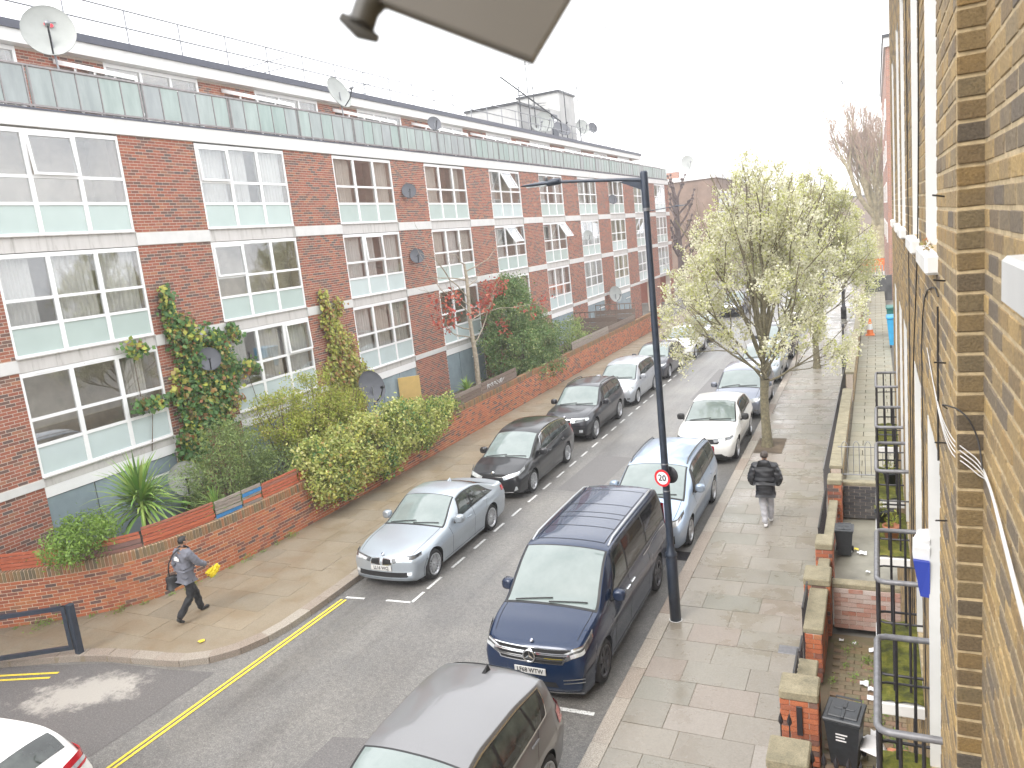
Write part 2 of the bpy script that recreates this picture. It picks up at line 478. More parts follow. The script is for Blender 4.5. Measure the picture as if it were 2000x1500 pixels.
paint('paint_silver', (0.42, 0.47, 0.52), 0.55, 0.34)
paint('paint_black', (0.010, 0.011, 0.014), 0.1, 0.3)
paint('paint_charcoal', (0.022, 0.023, 0.03), 0.3, 0.3)
paint('paint_silver_blue', (0.47, 0.50, 0.54), 0.5, 0.36)
paint('paint_dark_blue', (0.03, 0.033, 0.045), 0.3, 0.3)
paint('paint_white', (0.78, 0.78, 0.75), 0.0, 0.35)
paint('paint_navy', (0.003, 0.017, 0.056), 0.2, 0.26)
paint('paint_pale_blue', (0.36, 0.45, 0.57), 0.45, 0.36)
paint('paint_grey', (0.20, 0.20, 0.205), 0.5, 0.38)
paint('paint_slate', (0.20, 0.22, 0.27), 0.4, 0.36)
m, n, b = nodes_of('windscreen_glass')
b.inputs['Base Color'].default_value = (0.20, 0.245, 0.235, 1)
b.inputs['Roughness'].default_value = 0.06
b.inputs['Specular IOR Level'].default_value = 0.9
b.inputs['Coat Weight'].default_value = 0.6
b.inputs['Coat Roughness'].default_value = 0.02
t = noise(n, 1.6, 4, 0.6)
r = ramp(n, t.outputs['Fac'], [(0.3, (0.135, 0.175, 0.167)), (0.7, (0.20, 0.24, 0.23))])
lk(n, r.outputs[0], b.inputs['Base Color'])
m, n, b = nodes_of('car_glass')
t = noise(n, 2.2, 4, 0.6)
r = ramp(n, t.outputs['Fac'], [(0.35, (0.012, 0.016, 0.015)), (0.7, (0.075, 0.09, 0.08))])
lk(n, r.outputs[0], b.inputs['Base Color'])
b.inputs['Roughness'].default_value = 0.04
b.inputs['Specular IOR Level'].default_value = 0.8
m, n, b = nodes_of('privacy_glass')
b.inputs['Base Color'].default_value = (0.012, 0.012, 0.014, 1)
b.inputs['Roughness'].default_value = 0.04
b.inputs['Specular IOR Level'].default_value = 0.7
mat('trim_black', (0.014, 0.014, 0.015), 0.45, var=0)
mat('gap_black', (0.006, 0.006, 0.007), 0.8, var=0)
mat('tyre', (0.022, 0.022, 0.023), 0.8, var=0.2, scale=20)
mat('alloy', (0.52, 0.53, 0.55), 0.3, 0.7, var=0.05)
mat('alloy_dark', (0.10, 0.10, 0.11), 0.35, 0.6, var=0.05)
mat('brake_dark', (0.03, 0.03, 0.032), 0.6, 0.3, var=0)
mat('chrome', (0.75, 0.76, 0.78), 0.12, 1.0, var=0)
mat('lamp_clear', (0.62, 0.65, 0.67), 0.12, 0.35, var=0.35, scale=11, coat=1.0)
mat('lamp_dark', (0.12, 0.125, 0.13), 0.12, 0.3, var=0.5, scale=12, coat=1.0)
mat('lamp_red', (0.50, 0.012, 0.02), 0.15, 0.0, var=0.25, scale=9, coat=1.0)
mat('plate_white', (0.55, 0.55, 0.54), 0.4, var=0)
mat('plate_yellow', (0.80, 0.62, 0.05), 0.4, var=0)
mat('text_black', (0.012, 0.012, 0.014), 0.6, var=0)
mat('sign_white', (0.80, 0.80, 0.80), 0.4, var=0)
mat('sign_red', (0.62, 0.02, 0.03), 0.4, var=0)
mat('roof_glass', (0.05, 0.05, 0.085), 0.06, 0.0, var=0, coat=0.5, spec=0.9)
# people
mat('skin', (0.34, 0.19, 0.12), 0.55, var=0.1, scale=14)
mat('hair_black', (0.012, 0.011, 0.011), 0.55, var=0.3, scale=60, bmp=0.5, bscale=120)
mat('hair_brown', (0.055, 0.042, 0.035), 0.6, var=0.4, scale=60, bmp=0.5, bscale=120)
mat('jacket_grey', (0.15, 0.155, 0.185), 0.8, var=0.12, scale=8, bmp=0.3, bscale=22)
mat('trousers_black', (0.017, 0.018, 0.021), 0.85, var=0.2, scale=9, bmp=0.3, bscale=20)
m, n, b = nodes_of('puffer_black')
tc = n.nodes.new('ShaderNodeTexCoord')
wv = n.nodes.new('ShaderNodeTexWave')
wv.bands_direction = 'Z'
wv.inputs['Scale'].default_value = 3.2
wv.inputs['Distortion'].default_value = 2.5
lk(n, tc.outputs['Object'], wv.inputs['Vector'])
b.inputs['Base Color'].default_value = (0.018, 0.019, 0.023, 1)
b.inputs['Roughness'].default_value = 0.45
bump(n, b, wv.outputs['Fac'], 0.35, 0.012)
mat('joggers_grey', (0.40, 0.40, 0.425), 0.9, var=0.12, scale=9, bmp=0.4, bscale=16)
mat('shoe_dark', (0.02, 0.02, 0.02), 0.6, var=0.2)
mat('shoe_white', (0.72, 0.72, 0.73), 0.6, var=0.1)
mat('bag_black', (0.016, 0.016, 0.018), 0.55, var=0.2, bmp=0.3)
mat('sash_taupe', (0.105, 0.096, 0.084), 0.5, var=0.08)
mat('stay_metal', (0.055, 0.052, 0.046), 0.5, var=0.1)
mat('cable_black', (0.02, 0.018, 0.018), 0.6, var=0)
mat('cable_white', (0.55, 0.54, 0.53), 0.5, var=0.1)
M = MATS


# ------------------------------------------------------------------ helpers
def link(name, me, parent=None):
    o = bpy.data.objects.new(name, me)
    COL.objects.link(o)
    if parent is not None:
        o.parent = parent
    return o


def tag(o, label=None, cat=None, group=None, kind=None):
    if label:
        o['label'] = label
    if cat:
        o['category'] = cat
    if group:
        o['group'] = group
    if kind:
        o['kind'] = kind
    return o


def empty(name, loc=(0, 0, 0), rz=0.0, label=None, cat=None, group=None, kind=None):
    o = bpy.data.objects.new(name, None)
    COL.objects.link(o)
    o.location = loc
    o.rotation_euler = (0, 0, rz)
    o.empty_display_size = 0.1
    return tag(o, label, cat, group, kind)


def copy_tree(o, parent=None):
    c = o.copy()
    COL.objects.link(c)
    if parent is not None:
        c.parent = parent
    for ch in list(o.children):
        copy_tree(ch, c)
    return c


class MB:
    """collects simple shapes into one mesh"""

    def __init__(s):
        s.v = []
        s.f = []
        s.r = []
        s.sm = []
        s.mi = []
        s.cur = 0

    def add(s, vs, fs, rnd=0.0, smooth=False):
        k = len(s.v)
        s.v.extend([tuple(p) for p in vs])
        for f in fs:
            s.f.append(tuple(i + k for i in f))
            s.r.append(rnd)
            s.sm.append(smooth)
            s.mi.append(s.cur)
        return s

    def box(s, a, b, rnd=0.0, skip=()):
        x0, y0, z0 = a
        x1, y1, z1 = b
        vs = [(x0, y0, z0), (x1, y0, z0), (x1, y1, z0), (x0, y1, z0), (x0, y0, z1), (x1, y0, z1), (x1, y1, z1), (x0, y1, z1)]
        fs = {'-z': (3, 2, 1, 0), '+z': (4, 5, 6, 7), '-y': (0, 1, 5, 4), '+x': (1, 2, 6, 5), '+y': (2, 3, 7, 6), '-x': (3, 0, 4, 7)}
        return s.add(vs, [f for k, f in fs.items() if k not in skip], rnd)

    def bbox(s, a, b, bev=0.005, rnd=0.0):
        """box with chamfered edges (24 verts)"""
        bm = bmesh.new()
        bmesh.ops.create_cube(bm, size=1.0)
        sx, sy, sz = [abs(b[i] - a[i]) for i in range(3)]
        cx, cy, cz = [(b[i] + a[i]) / 2 for i in range(3)]
        for v in bm.verts:
            v.co = Vector((v.co.x * sx + cx, v.co.y * sy + cy, v.co.z * sz + cz))
        bev = min(bev, sx * .45, sy * .45, sz * .45)
        bmesh.ops.bevel(bm, geom=bm.edges[:], offset=bev, segments=1, affect='EDGES')
        bm.verts.index_update()
        s.add([v.co[:] for v in bm.verts], [[v.index for v in f.verts] for f in bm.faces], rnd)
        bm.free()
        return s

    def xform(s, mtx, start=0):
        for i in range(start, len(s.v)):
            s.v[i] = tuple(mtx @ Vector(s.v[i]))
        return s

    def tube(s, pts, rad, n=8, caps=True, rnd=0.0):
        pts = [Vector(p) for p in pts]
        rads = rad if isinstance(rad, (list, tuple)) else [rad] * len(pts)
        rings = []
        up = Vector((0, 0, 1))
        prev = None
        for i, p in enumerate(pts):
            d = (pts[min(i + 1, len(pts) - 1)] - pts[max(i - 1, 0)])
            if d.length < 1e-9:
                d = Vector((0, 0, 1))
            d.normalize()
            if prev is None:
                a = d.cross(up)
                if a.length < 0.05:
                    a = d.cross(Vector((1, 0, 0)))
            else:
                a = prev - d * prev.dot(d)
                if a.length < 1e-5:
                    a = d.cross(up)
            a.normalize()
            prev = a
            b = d.cross(a)
            rings.append([p + (a * math.cos(2 * math.pi * j / n) + b * math.sin(2 * math.pi * j / n)) * rads[i] for j in range(n)])
        vs = [q for rg in rings for q in rg]
        fs = []
        for i in range(len(pts) - 1):
            for j in range(n):
                fs.append((i * n + j, i * n + (j + 1) % n, (i + 1) * n + (j + 1) % n, (i + 1) * n + j))
        k0 = len(s.v)
        s.add(vs, fs, rnd, True)
        if caps:
            s.add(rings[0], [tuple(range(n))[::-1]], rnd)
            s.add(rings[-1], [tuple(range(n))], rnd)
        return s

    def lathe(s, prof, n=24, axis='z', loc=(0, 0, 0), smooth=True, rnd=0.0):
        vs = []
        for (r, h) in prof:
            for j in range(n):
                a = 2 * math.pi * j / n
                if axis == 'z':
                    vs.append((loc[0] + r * math.cos(a), loc[1] + r * math.sin(a), loc[2] + h))
                elif axis == 'x':
                    vs.append((loc[0] + h, loc[1] + r * math.cos(a), loc[2] + r * math.sin(a)))
                else:
                    vs.append((loc[0] + r * math.cos(a), loc[1] + h, loc[2] + r * math.sin(a)))
        fs = []
        for i in range(len(prof) - 1):
            for j in range(n):
                fs.append((i * n + j, i * n + (j + 1) % n, (i + 1) * n + (j + 1) % n, (i + 1) * n + j))
        return s.add(vs, fs, rnd, smooth)

    def prism(s, poly, z0, z1, rnd=0.0):
        n = len(poly)
        vs = [(x, y, z0) for x, y in poly] + [(x, y, z1) for x, y in poly]
        fs = [tuple(range(n))[::-1], tuple(range(n, 2 * n))]
        for i in range(n):
            fs.append((i, (i + 1) % n, n + (i + 1) % n, n + i))
        return s.add(vs, fs, rnd)

    def grid(s, P, rnd=0.0, smooth=True, flip=False):
        """P: array (a,b,3)"""
        a, b = P.shape[:2]
        fs = []
        for i in range(a - 1):
            for j in range(b - 1):
                f = (i * b + j, i * b + j + 1, (i + 1) * b + j + 1, (i + 1) * b + j)
                fs.append(f[::-1] if flip else f)
        return s.add([tuple(p) for p in P.reshape(-1, 3)], fs, rnd, smooth)

    def mesh(s, name, mats, fix=False):
        me = bpy.data.meshes.new(name)
        me.from_pydata(s.v, [], s.f)
        me.polygons.foreach_set('use_smooth', s.sm)
        if not isinstance(mats, (list, tuple)):
            mats = [mats]
        for x in mats:
            me.materials.append(x)
        if max(s.mi, default=0):
            me.polygons.foreach_set('material_index', s.mi)
        at = me.attributes.new('rnd', 'FLOAT', 'FACE')
        at.data.foreach_set('value', s.r)
        if fix:
            bm = bmesh.new()
            bm.from_mesh(me)
            bmesh.ops.remove_doubles(bm, verts=bm.verts, dist=1e-5)
            bmesh.ops.recalc_face_normals(bm, faces=bm.faces)
            bm.to_mesh(me)
            bm.free()
        me.update()
        return me

    def build(s, name, mats, parent=None, fix=False):
        return link(name, s.mesh(name, mats, fix), parent)


def text_part(name, body, size, mtx, m, parent, depth=0.002, align='CENTER', sx=1.0):
    cu = bpy.data.curves.new(name, 'FONT')
    cu.body = body
    cu.size = size
    cu.align_x = align
    cu.align_y = 'CENTER'
    cu.extrude = depth
    cu.offset = size * 0.018
    cu.resolution_u = 2
    t = bpy.data.objects.new('lettering_source', cu)
    COL.objects.link(t)
    dg = bpy.context.evaluated_depsgraph_get()
    me = bpy.data.meshes.new_from_object(t.evaluated_get(dg))
    bpy.data.objects.remove(t)
    me.materials.clear()
    me.materials.append(m)
    o = link(name, me, parent)
    o.matrix_local = mtx @ Matrix.Diagonal((sx, 1, 1, 1))
    return o


def quads_mesh(name, V, rnd, m, smooth=False):
    """V (N,4,3) float array of leaf quads"""
    N = len(V)
    me = bpy.data.meshes.new(name)
    me.vertices.add(N * 4)
    me.vertices.foreach_set('co', np.asarray(V, np.float32).reshape(-1))
    me.loops.add(N * 4)
    me.loops.foreach_set('vertex_index', np.arange(N * 4, dtype=np.int32))
    me.polygons.add(N)
    me.polygons.foreach_set('loop_start', np.arange(0, N * 4, 4, dtype=np.int32))
    me.update(calc_edges=True)
    me.materials.append(m)
    at = me.attributes.new('rnd', 'FLOAT', 'FACE')
    at.data.foreach_set('value', np.asarray(rnd, np.float32))
    return me


def leaves(C, size, rng, outward=None, flat=0.0, aspect=0.6, sizevar=0.4):
    """leaf quads (kite shape) at points C (N,3); random orientation, leaning along outward if given"""
    N = len(C)
    d = rng.normal(size=(N, 3))
    if outward is not None:
        d = d * 0.75 + outward
    d /= np.linalg.norm(d, axis=1)[:, None] + 1e-9
    r = rng.normal(size=(N, 3))
    a = np.cross(d, r)
    a /= np.linalg.norm(a, axis=1)[:, None] + 1e-9
    b = np.cross(d, a)
    s = size * (1 + sizevar * rng.uniform(-1, 1, N))[:, None]
    V = np.stack([C - a * s * 0.5, C - b * s * 0.5 * aspect + a * s * 0.05 + d * s * 0.12, C + a * s * 0.5, C + b * s * 0.5 * aspect + a * s * 0.05 + d * s * 0.12], 1)
    return V


# ------------------------------------------------------------------ cars
def pchip(xs, ys):
    xs = np.array(xs, float)
    ys = np.array(ys, float)
    h = np.diff(xs)
    d = np.diff(ys) / h
    n = len(xs)
    m = np.zeros(n)
    for i in range(1, n - 1):
        if d[i - 1] * d[i] > 0:
            w1 = 2 * h[i] + h[i - 1]
            w2 = h[i] + 2 * h[i - 1]
            m[i] = (w1 + w2) / (w1 / d[i - 1] + w2 / d[i])
    m[0] = d[0]
    m[-1] = d[-1]

    def f(x):
        x = np.clip(np.asarray(x, float), xs[0], xs[-1])
        i = np.clip(np.searchsorted(xs, x) - 1, 0, n - 2)
        t = (x - xs[i]) / h[i]
        return (ys[i] * (1 + 2 * t) * (1 - t) ** 2 + h[i] * m[i] * t * (1 - t) ** 2 + ys[i + 1] * t * t * (3 - 2 * t) + h[i] * m[i + 1] * t * t * (t - 1))
    return f


class CarShape:
    """parametric car skin. local axes: x across, y from nose (0) to tail (L), z up"""

    def __init__(s, p):
        s.p = p
        s.L, s.W = p['L'], p['W']
        s.top = pchip(*zip(*p['top']))
        s.belt = pchip(*zip(*p['belt']))
        s.zs0 = p.get('sill', 0.22) - .02
        s.hw = s.W / 2
        s.rw = p['rw']
        s.yf = p['fo']
        s.yr = p['fo'] + p['wb']
        s.arch = s.rw + 0.055
        s.zc = s.rw
        s.tum = p.get('tumble', 0.30)
        s.crown = p.get('crown', 0.045)
        s.nose = p.get('nose', [(0.15, 0.10), (0.3, 0.02), (0.5, 0.0), (0.7, 0.04), (0.85, 0.16)])
        s.tail = p.get('tail', [(0.15, 0.08), (0.3, 0.02), (0.55, 0.0), (0.8, 0.05), (1.1, 0.14)])
        s.fn = pchip(*zip(*s.nose))
        s.ft = pchip(*zip(*s.tail))
        s.pf = p.get('plan_f', 0.13)
        s.pr = p.get('plan_r', 0.08)
        s.bow_f = p.get('bow_f', 0.20)
        s.bow_r = p.get('bow_r', 0.12)

    def rnd_(s, y):
        r = 0.07
        a = np.clip(1 - y / r, 0, 1)
        b = np.clip(1 - (s.L - y) / r, 0, 1)
        return r * (1 - np.sqrt(1 - a * a)) + r * (1 - np.sqrt(1 - b * b))

    def plan(s, y):
        df, dr = 1.0, 1.1
        a = np.clip((df - y) / df, 0, 1)
        b = np.clip((y - (s.L - dr)) / dr, 0, 1)
        return 1 - s.pf * a ** 2.2 - s.pr * b ** 2.2

    def sill(s, y):
        y = np.asarray(y, float)
        z = s.zs0 + s.rnd_(y)
        for yc in (s.yf, s.yr):
            q = s.arch ** 2 - (y - yc) ** 2
            z = np.where(q > 0, np.maximum(z, s.zc + np.sqrt(np.maximum(q, 0))), z)
        return z

    def widths(s, y):
        pl = s.plan(y)
        r = s.rnd_(y)
        xm = s.hw * pl - r
        xb = xm - s.p.get('shoulder', 0.055)
        return xb, xm

    def side_x(s, y, z):
        xb, xm = s.widths(y)
        zb = s.belt(y)
        q = (zb - z) / (zb - s.zs0)
        q = np.clip(q, 0, 1)
        u = np.clip(q / 0.32, 0, 1)
        up = xb + (xm - xb) * (u * (2 - u))
        dn = xm - 0.075 * np.clip((q - 0.32) / 0.68, 0, 1) ** 2
        # a soft crease below the handles and a concave door bottom
        cr = 0.012 * np.exp(-((q - 0.30) / 0.05) ** 2) - 0.014 * np.exp(-((q - 0.66) / 0.14) ** 2)
        return np.where(q < 0.32, up, dn) + cr * s.p.get('crease', 1.0)

    def top_edge(s, y):
        xb, xm = s.widths(y)
        zt = s.top(y) - s.rnd_(y)
        zb = np.minimum(s.belt(y), zt - 0.004)
        h = np.maximum(zt - zb, 0)
        cr = s.crown * np.clip(h / 0.12, 0.5, 1)
        xr = xb - 0.035 * np.clip(h / 0.05, 0, 1) - s.tum * np.maximum(h - 0.03, 0)
        zr = np.maximum(zt - cr - 0.02 * np.clip(h / 0.3, 0, 1), zb)
        return xr, zr, zt, zb, xb

    def S(s, y, q):
        """q 0..1 roof/bonnet half, 1..2 glasshouse side, 2..3 body side. returns (x,y,z) for the +x half"""
        y = np.asarray(y, float)
        q = np.asarray(q, float)
        y, q = np.broadcast_arrays(y, q)
        xr, zr, zt, zb, xb = s.top_edge(y)
        tA = np.clip(q, 0, 1)
        xA = xr * tA
        zA = zt - (zt - zr) * tA ** 2.4
        if s.p.get('bonnet_lines'):
            hood = np.clip((s.p['cowl'] - y) / 0.25, 0, 1) * np.clip(y / 0.4, 0, 1)
            zA = zA + hood * 0.014 * np.exp(-((tA - 0.62) / 0.10) ** 2)
        tB = np.clip(q - 1, 0, 1)
        bul = 0.035 * np.clip((zr - zb) / 0.4, 0, 1)
        xB = xr + (xb - xr) * tB + bul * np.sin(np.pi * tB)
        zB = zr + (zb - zr) * tB
        tC = np.clip(q - 2, 0, 1)
        zs = s.sill(y)
        zs = np.minimum(zs, zb - 0.03)
        zC = zb + (zs - zb) * tC
        xC = s.side_x(y, zC)
        x = np.where(q <= 1, xA, np.where(q <= 2, xB, xC))
        z = np.where(q <= 1, zA, np.where(q <= 2, zB, zC))
        return s.D(x, y, z)

    def D(s, x, y, z):
        f = np.clip(1 - y / 0.85, 0, 1) ** 1.6
        g = np.clip(1 - (s.L - y) / 0.75, 0, 1) ** 1.6
        xn = np.clip(np.abs(x) / s.hw, 0, 1.1)
        Ff = s.bow_f * xn ** 2.6 + s.fn(z)
        Fr = s.bow_r * xn ** 2.6 + s.ft(z)
        return np.stack([x, y + f * Ff - g * Fr, z], -1)

    def qz(s, y, z):
        zb = s.belt(y)
        zs = np.minimum(s.sill(y), zb - 0.03)
        return 2 + np.clip((zb - z) / (zb - zs), 0, 1)

    def front(s, x, z):
        x = np.asarray(x, float)
        z = np.asarray(z, float)
        return s.D(x, np.zeros_like(x), z)

    def rear(s, x, z):
        x = np.asarray(x, float)
        z = np.asarray(z, float)
        return s.D(x, np.full_like(x, s.L), z)

    def xo(s, z, rear=False):
        y0 = np.full_like(np.asarray(z, float), s.L if rear else 0.0)
        return s.side_x(y0, z)

    def wrap(s, u, z, rear=False):
        """u<0 on the end face (distance from the corner), u>0 along the side"""
        u, z = np.broadcast_arrays(np.asarray(u, float), np.asarray(z, float))
        xo = s.xo(z, rear)
        xf = xo + np.minimum(u, 0)
        yy = np.maximum(u, 0)
        y = s.L - yy if rear else yy
        zb = s.belt(y)
        xs = s.side_x(y, np.minimum(z, zb))
        x = np.where(u <= 0, xf, xs)
        return s.D(x, y, z)


def normals_of(P):
    a = np.gradient(P, axis=0)
    b = np.gradient(P, axis=1)
    n = np.cross(a, b)
    n /= np.linalg.norm(n, axis=2)[..., None] + 1e-9
    return n


def offs(P, e, ref):
    n = normals_of(P)
    mid = n[n.shape[0] // 2, n.shape[1] // 2]
    pm = P[P.shape[0] // 2, P.shape[1] // 2]
    if np.dot(mid, pm - ref) < 0:
        n = -n
    return P + n * e


def mirror(P):
    Q = P.copy()
    Q[..., 0] *= -1
    return Q


WHEELS = {}


def wheel_meshes(rw, style, wid=0.21):
    k = (round(rw, 3), style)
    if k in WHEELS:
        return WHEELS[k]
    t = MB()
    rr = rw * 0.70
    hw_ = wid / 2
    t.lathe([(rr, -hw_ + .02), (rr + .02, -hw_), (rw - .03, -hw_), (rw - .006, -hw_ + .025), (rw, -hw_ + .05), (rw, hw_ - .05), (rw - .006, hw_ - .025), (rw - .03, hw_), (rr + .02, hw_), (rr, hw_ - .02), (rr - .01, hw_ - .06), (rr - .01, -hw_ + .06), (rr, -hw_ + .02)], 36, 'x')
    tm = t.mesh('tyre', M['tyre'])
    r = MB()
    r.lathe([(rr - .004, hw_ - .006), (rr + .012, hw_ + .001), (rr - .01, hw_ - .002), (rr - .03, hw_ - .035), (rr - .03, -hw_ + .03)], 36, 'x')
    ns, dbl, sw = {'ten': (10, False, .030), 'five_double': (5, True, .034), 'five': (5, False, .062), 'seven': (7, False, .045), 'nine_double': (8, True, .022), 'five_twin': (5, True, .042)}[style]
    xo = hw_ - .018
    for i in range(ns):
        a0 = 2 * math.pi * i / ns
        for da in ((-0.14, 0.14) if dbl else (0,)):
            a = a0 + da
            a2 = a0 + da * 1.55
            c, s_ = math.cos(a), math.sin(a)
            c2, s2 = math.cos(a2), math.sin(a2)
            r1, r2 = rr * .14, rr - .012
            w1, w2 = sw * .75, sw * .55
            vs = []
            for (rad, cc, ss, ww, xx) in ((r1, c, s_, w1, xo - .012), (r2, c2, s2, w2, xo)):
                for sg in (-1, 1):
                    for dx in (0, -.03):
                        vs.append((xx + dx, rad * cc - ss * ww * sg, rad * ss + cc * ww * sg))
            r.add(vs, [(0, 2, 6, 4), (0, 4, 5, 1), (2, 3, 7, 6), (1, 5, 7, 3)])
    r.lathe([(0, xo + .002), (rr * .17, xo - .004), (rr * .2, xo - .03)], 14, 'x')
    rm = r.mesh('rim', M['alloy_dark'] if style == 'five_twin' else M['alloy'])
    d = MB()
    d.lathe([(0, xo - .07), (rr - .02, xo - .07), (rr - .02, xo - .1)], 24, 'x')
    dm = d.mesh('brake_disc', M['brake_disc'] if 'brake_disc' in M else M['brake_dark'])
    WHEELS[k] = (tm, rm, dm)
    return WHEELS[k]


def make_car(p, loc, rz, label, cat='car', group='cars parked along the street'):
    s = CarShape(p)
    root = empty(p.get('name', 'parked_car'), loc, rz, label, cat, group)
    off = Matrix.Translation((0, 0, 0))
    L = s.L
    ref = np.array([0, L / 2, 0.6])
    body = M[p['paint']]
    # ---- shell
    ys = [0, .004, .012, .025, .045, .07]
    ys += list(np.arange(.12, L - .09, .055))
    for yc in (s.yf, s.yr):
        ys += list(np.linspace(yc - s.arch - .004, yc + s.arch + .004, 26))
    ys += [L - .07, L - .045, L - .025, L - .012, L - .004, L]
    ys = np.array(sorted(set(np.round(ys, 4))))
    q = np.concatenate([np.linspace(0, .8, 6), [.88, .94, .98, 1.0, 1.02, 1.08], np.linspace(1.2, 1.85, 5), [1.93, 1.98, 2.0, 2.02, 2.05, 2.1], np.linspace(2.16, 3, 14)])
    P = s.S(ys[:, None], q[None, :])
    mb = MB()
    full = np.concatenate([mirror(P)[:, ::-1], P[:, 1:]], 1)
    mb.grid(full, smooth=True)
    # end caps
    for end in (0, -1):
        ring = P[end]
        rows = []
        fn = s.front if end == 0 else s.rear
        nx = 9
        fr = np.linspace(-1, 1, 2 * nx - 1)
        # top row follows the crown
        idx = [i for i in range(len(q)) if q[i] >= 1.0]
        for i in idx:
            x = ring[i, 0] * fr
            z = np.full_like(x, ring[i, 2])
            if i == idx[0]:
                z = np.interp(np.abs(fr), P[end, :idx[0] + 1, 0] / max(ring[idx[0], 0], 1e-6), P[end, :idx[0] + 1, 2])
            rows.append(fn(x, z))
        mb.grid(np.array(rows), smooth=True)
    # underside
    Ys = np.array([0.25, L - 0.25])
    shell = mb.build('body', body, root, fix=True)
    ub = MB()
    hw = s.hw - .16
    ub.box((-hw, .3, s.zs0 - .03), (hw, L - .3, s.zs0 + .12))
    for yc in (s.yf, s.yr):
        for sg in (-1, 1):
            a, b_ = sorted((sg * (s.hw - .05), sg * (s.hw - .36)))
            n = 20
            ang = np.linspace(-.25, math.pi + .25, n)
            R_ = s.arch + .002
            xo_ = np.array([sg * (float(s.side_x(np.array(yc + R_ * math.cos(t) * .98), np.array(max(s.zc + R_ * math.sin(t), .25)))) - .006) for t in ang])
            G = np.array([[(xo_[i], yc + R_ * math.cos(t), s.zc + R_ * math.sin(t)), (sg * (s.hw - .36), yc + R_ * math.cos(t), s.zc + R_ * math.sin(t))] for i, t in enumerate(ang)])
            ub.grid(G, smooth=True)
            ub.lathe([(0, sg * (s.hw - .35)), (s.arch, sg * (s.hw - .35))], 20, 'x', (0, yc, s.zc))
    ub.build('underbody', M['gap_black'], root)

    def patch(name, P_, m, e=.004, par=None, both=False, label=None):
        o = None
        for sgn in ((1, -1) if both else (1,)):
            Q = offs(P_ if sgn > 0 else mirror(P_), e, ref)
            b_ = MB().grid(Q, smooth=True)
            o = b_.build(name, m, par or root, fix=False)
            if label:
                o['label'] = label
        return o

    def strip(mb_, f, e=.0025, wdt=None):
        for sgn in (1, -1):
            Pm = f if sgn > 0 else mirror(f)
            mb_.grid(offs(Pm, e, ref), smooth=True)

    yc, yw = p['cowl'], p['ws_top']
    # windscreen
    yy = np.linspace(yc + .02, yw, 14)
    xx = np.linspace(-.93, .93, 17)
    Pw = s.S(yy[:, None], np.abs(xx)[None, :])
    Pw[..., 0] *= np.sign(xx)[None, :] + (xx == 0)
    fy = np.linspace(yc - .03, yw + .025, 14)
    fxx = np.linspace(-.985, .985, 17)
    Pf = s.S(fy[:, None], np.abs(fxx)[None, :])
    Pf[..., 0] *= np.sign(fxx)[None, :] + (fxx == 0)
    patch('windscreen_surround', Pf, M['trim_black'], .0025)
    ws = patch('windscreen', Pw, M['windscreen_glass'], .006)
    # mirror pod behind the glass top and wipers
    wp = MB()
    for x0, x1 in ((-.62, .02), (-.02, .62)):
        A = s.S(np.array([yc + .03]), np.array([abs(x0) / s.hw * 1.05]))[0] * np.array([np.sign(x0), 1, 1])
        t0 = s.S(np.linspace(yc + .02, yc + .075, 2), np.array([.75, .75]))
        n = 8
        px = np.linspace(x0, x1, n)
        py = np.linspace(yc + .035, yc + .11, n)
        pts = []
        for a_, b__ in zip(px, py):
            xr = float(s.top_edge(np.array(b__))[0])
            Q = s.S(np.array(b__), np.array(min(abs(a_) / xr, .95)))
            pts.append((a_, Q[1] - .012, Q[2] + .022))
        wp.tube(pts, .011, 5)
    wp.build('wiper', M['trim_black'], root)
    # side windows : dlo band then panes
    dl = p['dlo']
    qa, qb = 1.13, 1.90

    def dlo(front_top, front_bot, rear_top, rear_bot, q0, q1, ny=16, nq=7):
        qq = np.linspace(q0, q1, nq)
        t = (qq - q0) / (q1 - q0)
        ya = front_top + (front_bot - front_top) * t
        yb = rear_top + (rear_bot - rear_top) * t
        U = np.linspace(0, 1, ny)
        Y = ya[None, :] + (yb - ya)[None, :] * U[:, None]
        return s.S(Y, np.broadcast_to(qq[None, :], Y.shape))

    patch('window_surround', dlo(*dl['all'], qa - .06, qb + .07), M['chrome'] if dl.get('chrome') else M['trim_black'], .0022, both=True)
    if dl.get('chrome'):
        patch('window_trim', dlo(dl['all'][0] + .02, dl['all'][1] + .02, dl['all'][2] - .02, dl['all'][3] - .03, qa - .02, qb + .02), M['trim_black'], .0035, both=True)
    for i, pane in enumerate(dl['panes']):
        patch('side_window', dlo(*pane, qa, qb), M['privacy_glass'] if (p.get('privacy') and i > 0) else M['car_glass'], .006, both=True)
    # rear window
    r0, r1 = p['rear_glass']
    yy = np.linspace(r0, r1, 10)
    xx = np.linspace(-.9, .9, 13)
    Pr = s.S(yy[:, None], np.abs(xx)[None, :])
    Pr[..., 0] *= np.sign(xx)[None, :] + (xx == 0)
    patch('rear_window', Pr, M['car_glass'], .006)
    # shut lines, each its own thin part
    def gap(name, Pd):
        for sgn in (1, -1):
            MB().grid(offs(Pd if sgn > 0 else mirror(Pd), .0025, ref), smooth=True).build(name, M['gap_black'], root)
    for (yt, yb) in p['doors']:
        qq = np.linspace(1.97, 2.93, 14)
        Y = np.interp(qq, [1.97, 2.35, 2.93], [yt, (yt + yb) / 2 + .02, yb])
        gap('door_gap', np.stack([s.S(Y - .005, qq), s.S(Y + .005, qq)], 0))
    Y = np.linspace(s.yf + s.arch + .09, s.yr - s.arch - .04, 12)
    gap('sill_gap', np.stack([s.S(Y, np.full_like(Y, 2.90)), s.S(Y, np.full_like(Y, 2.915))], 0))
    Y = np.linspace(.16, yc - .02, 14)
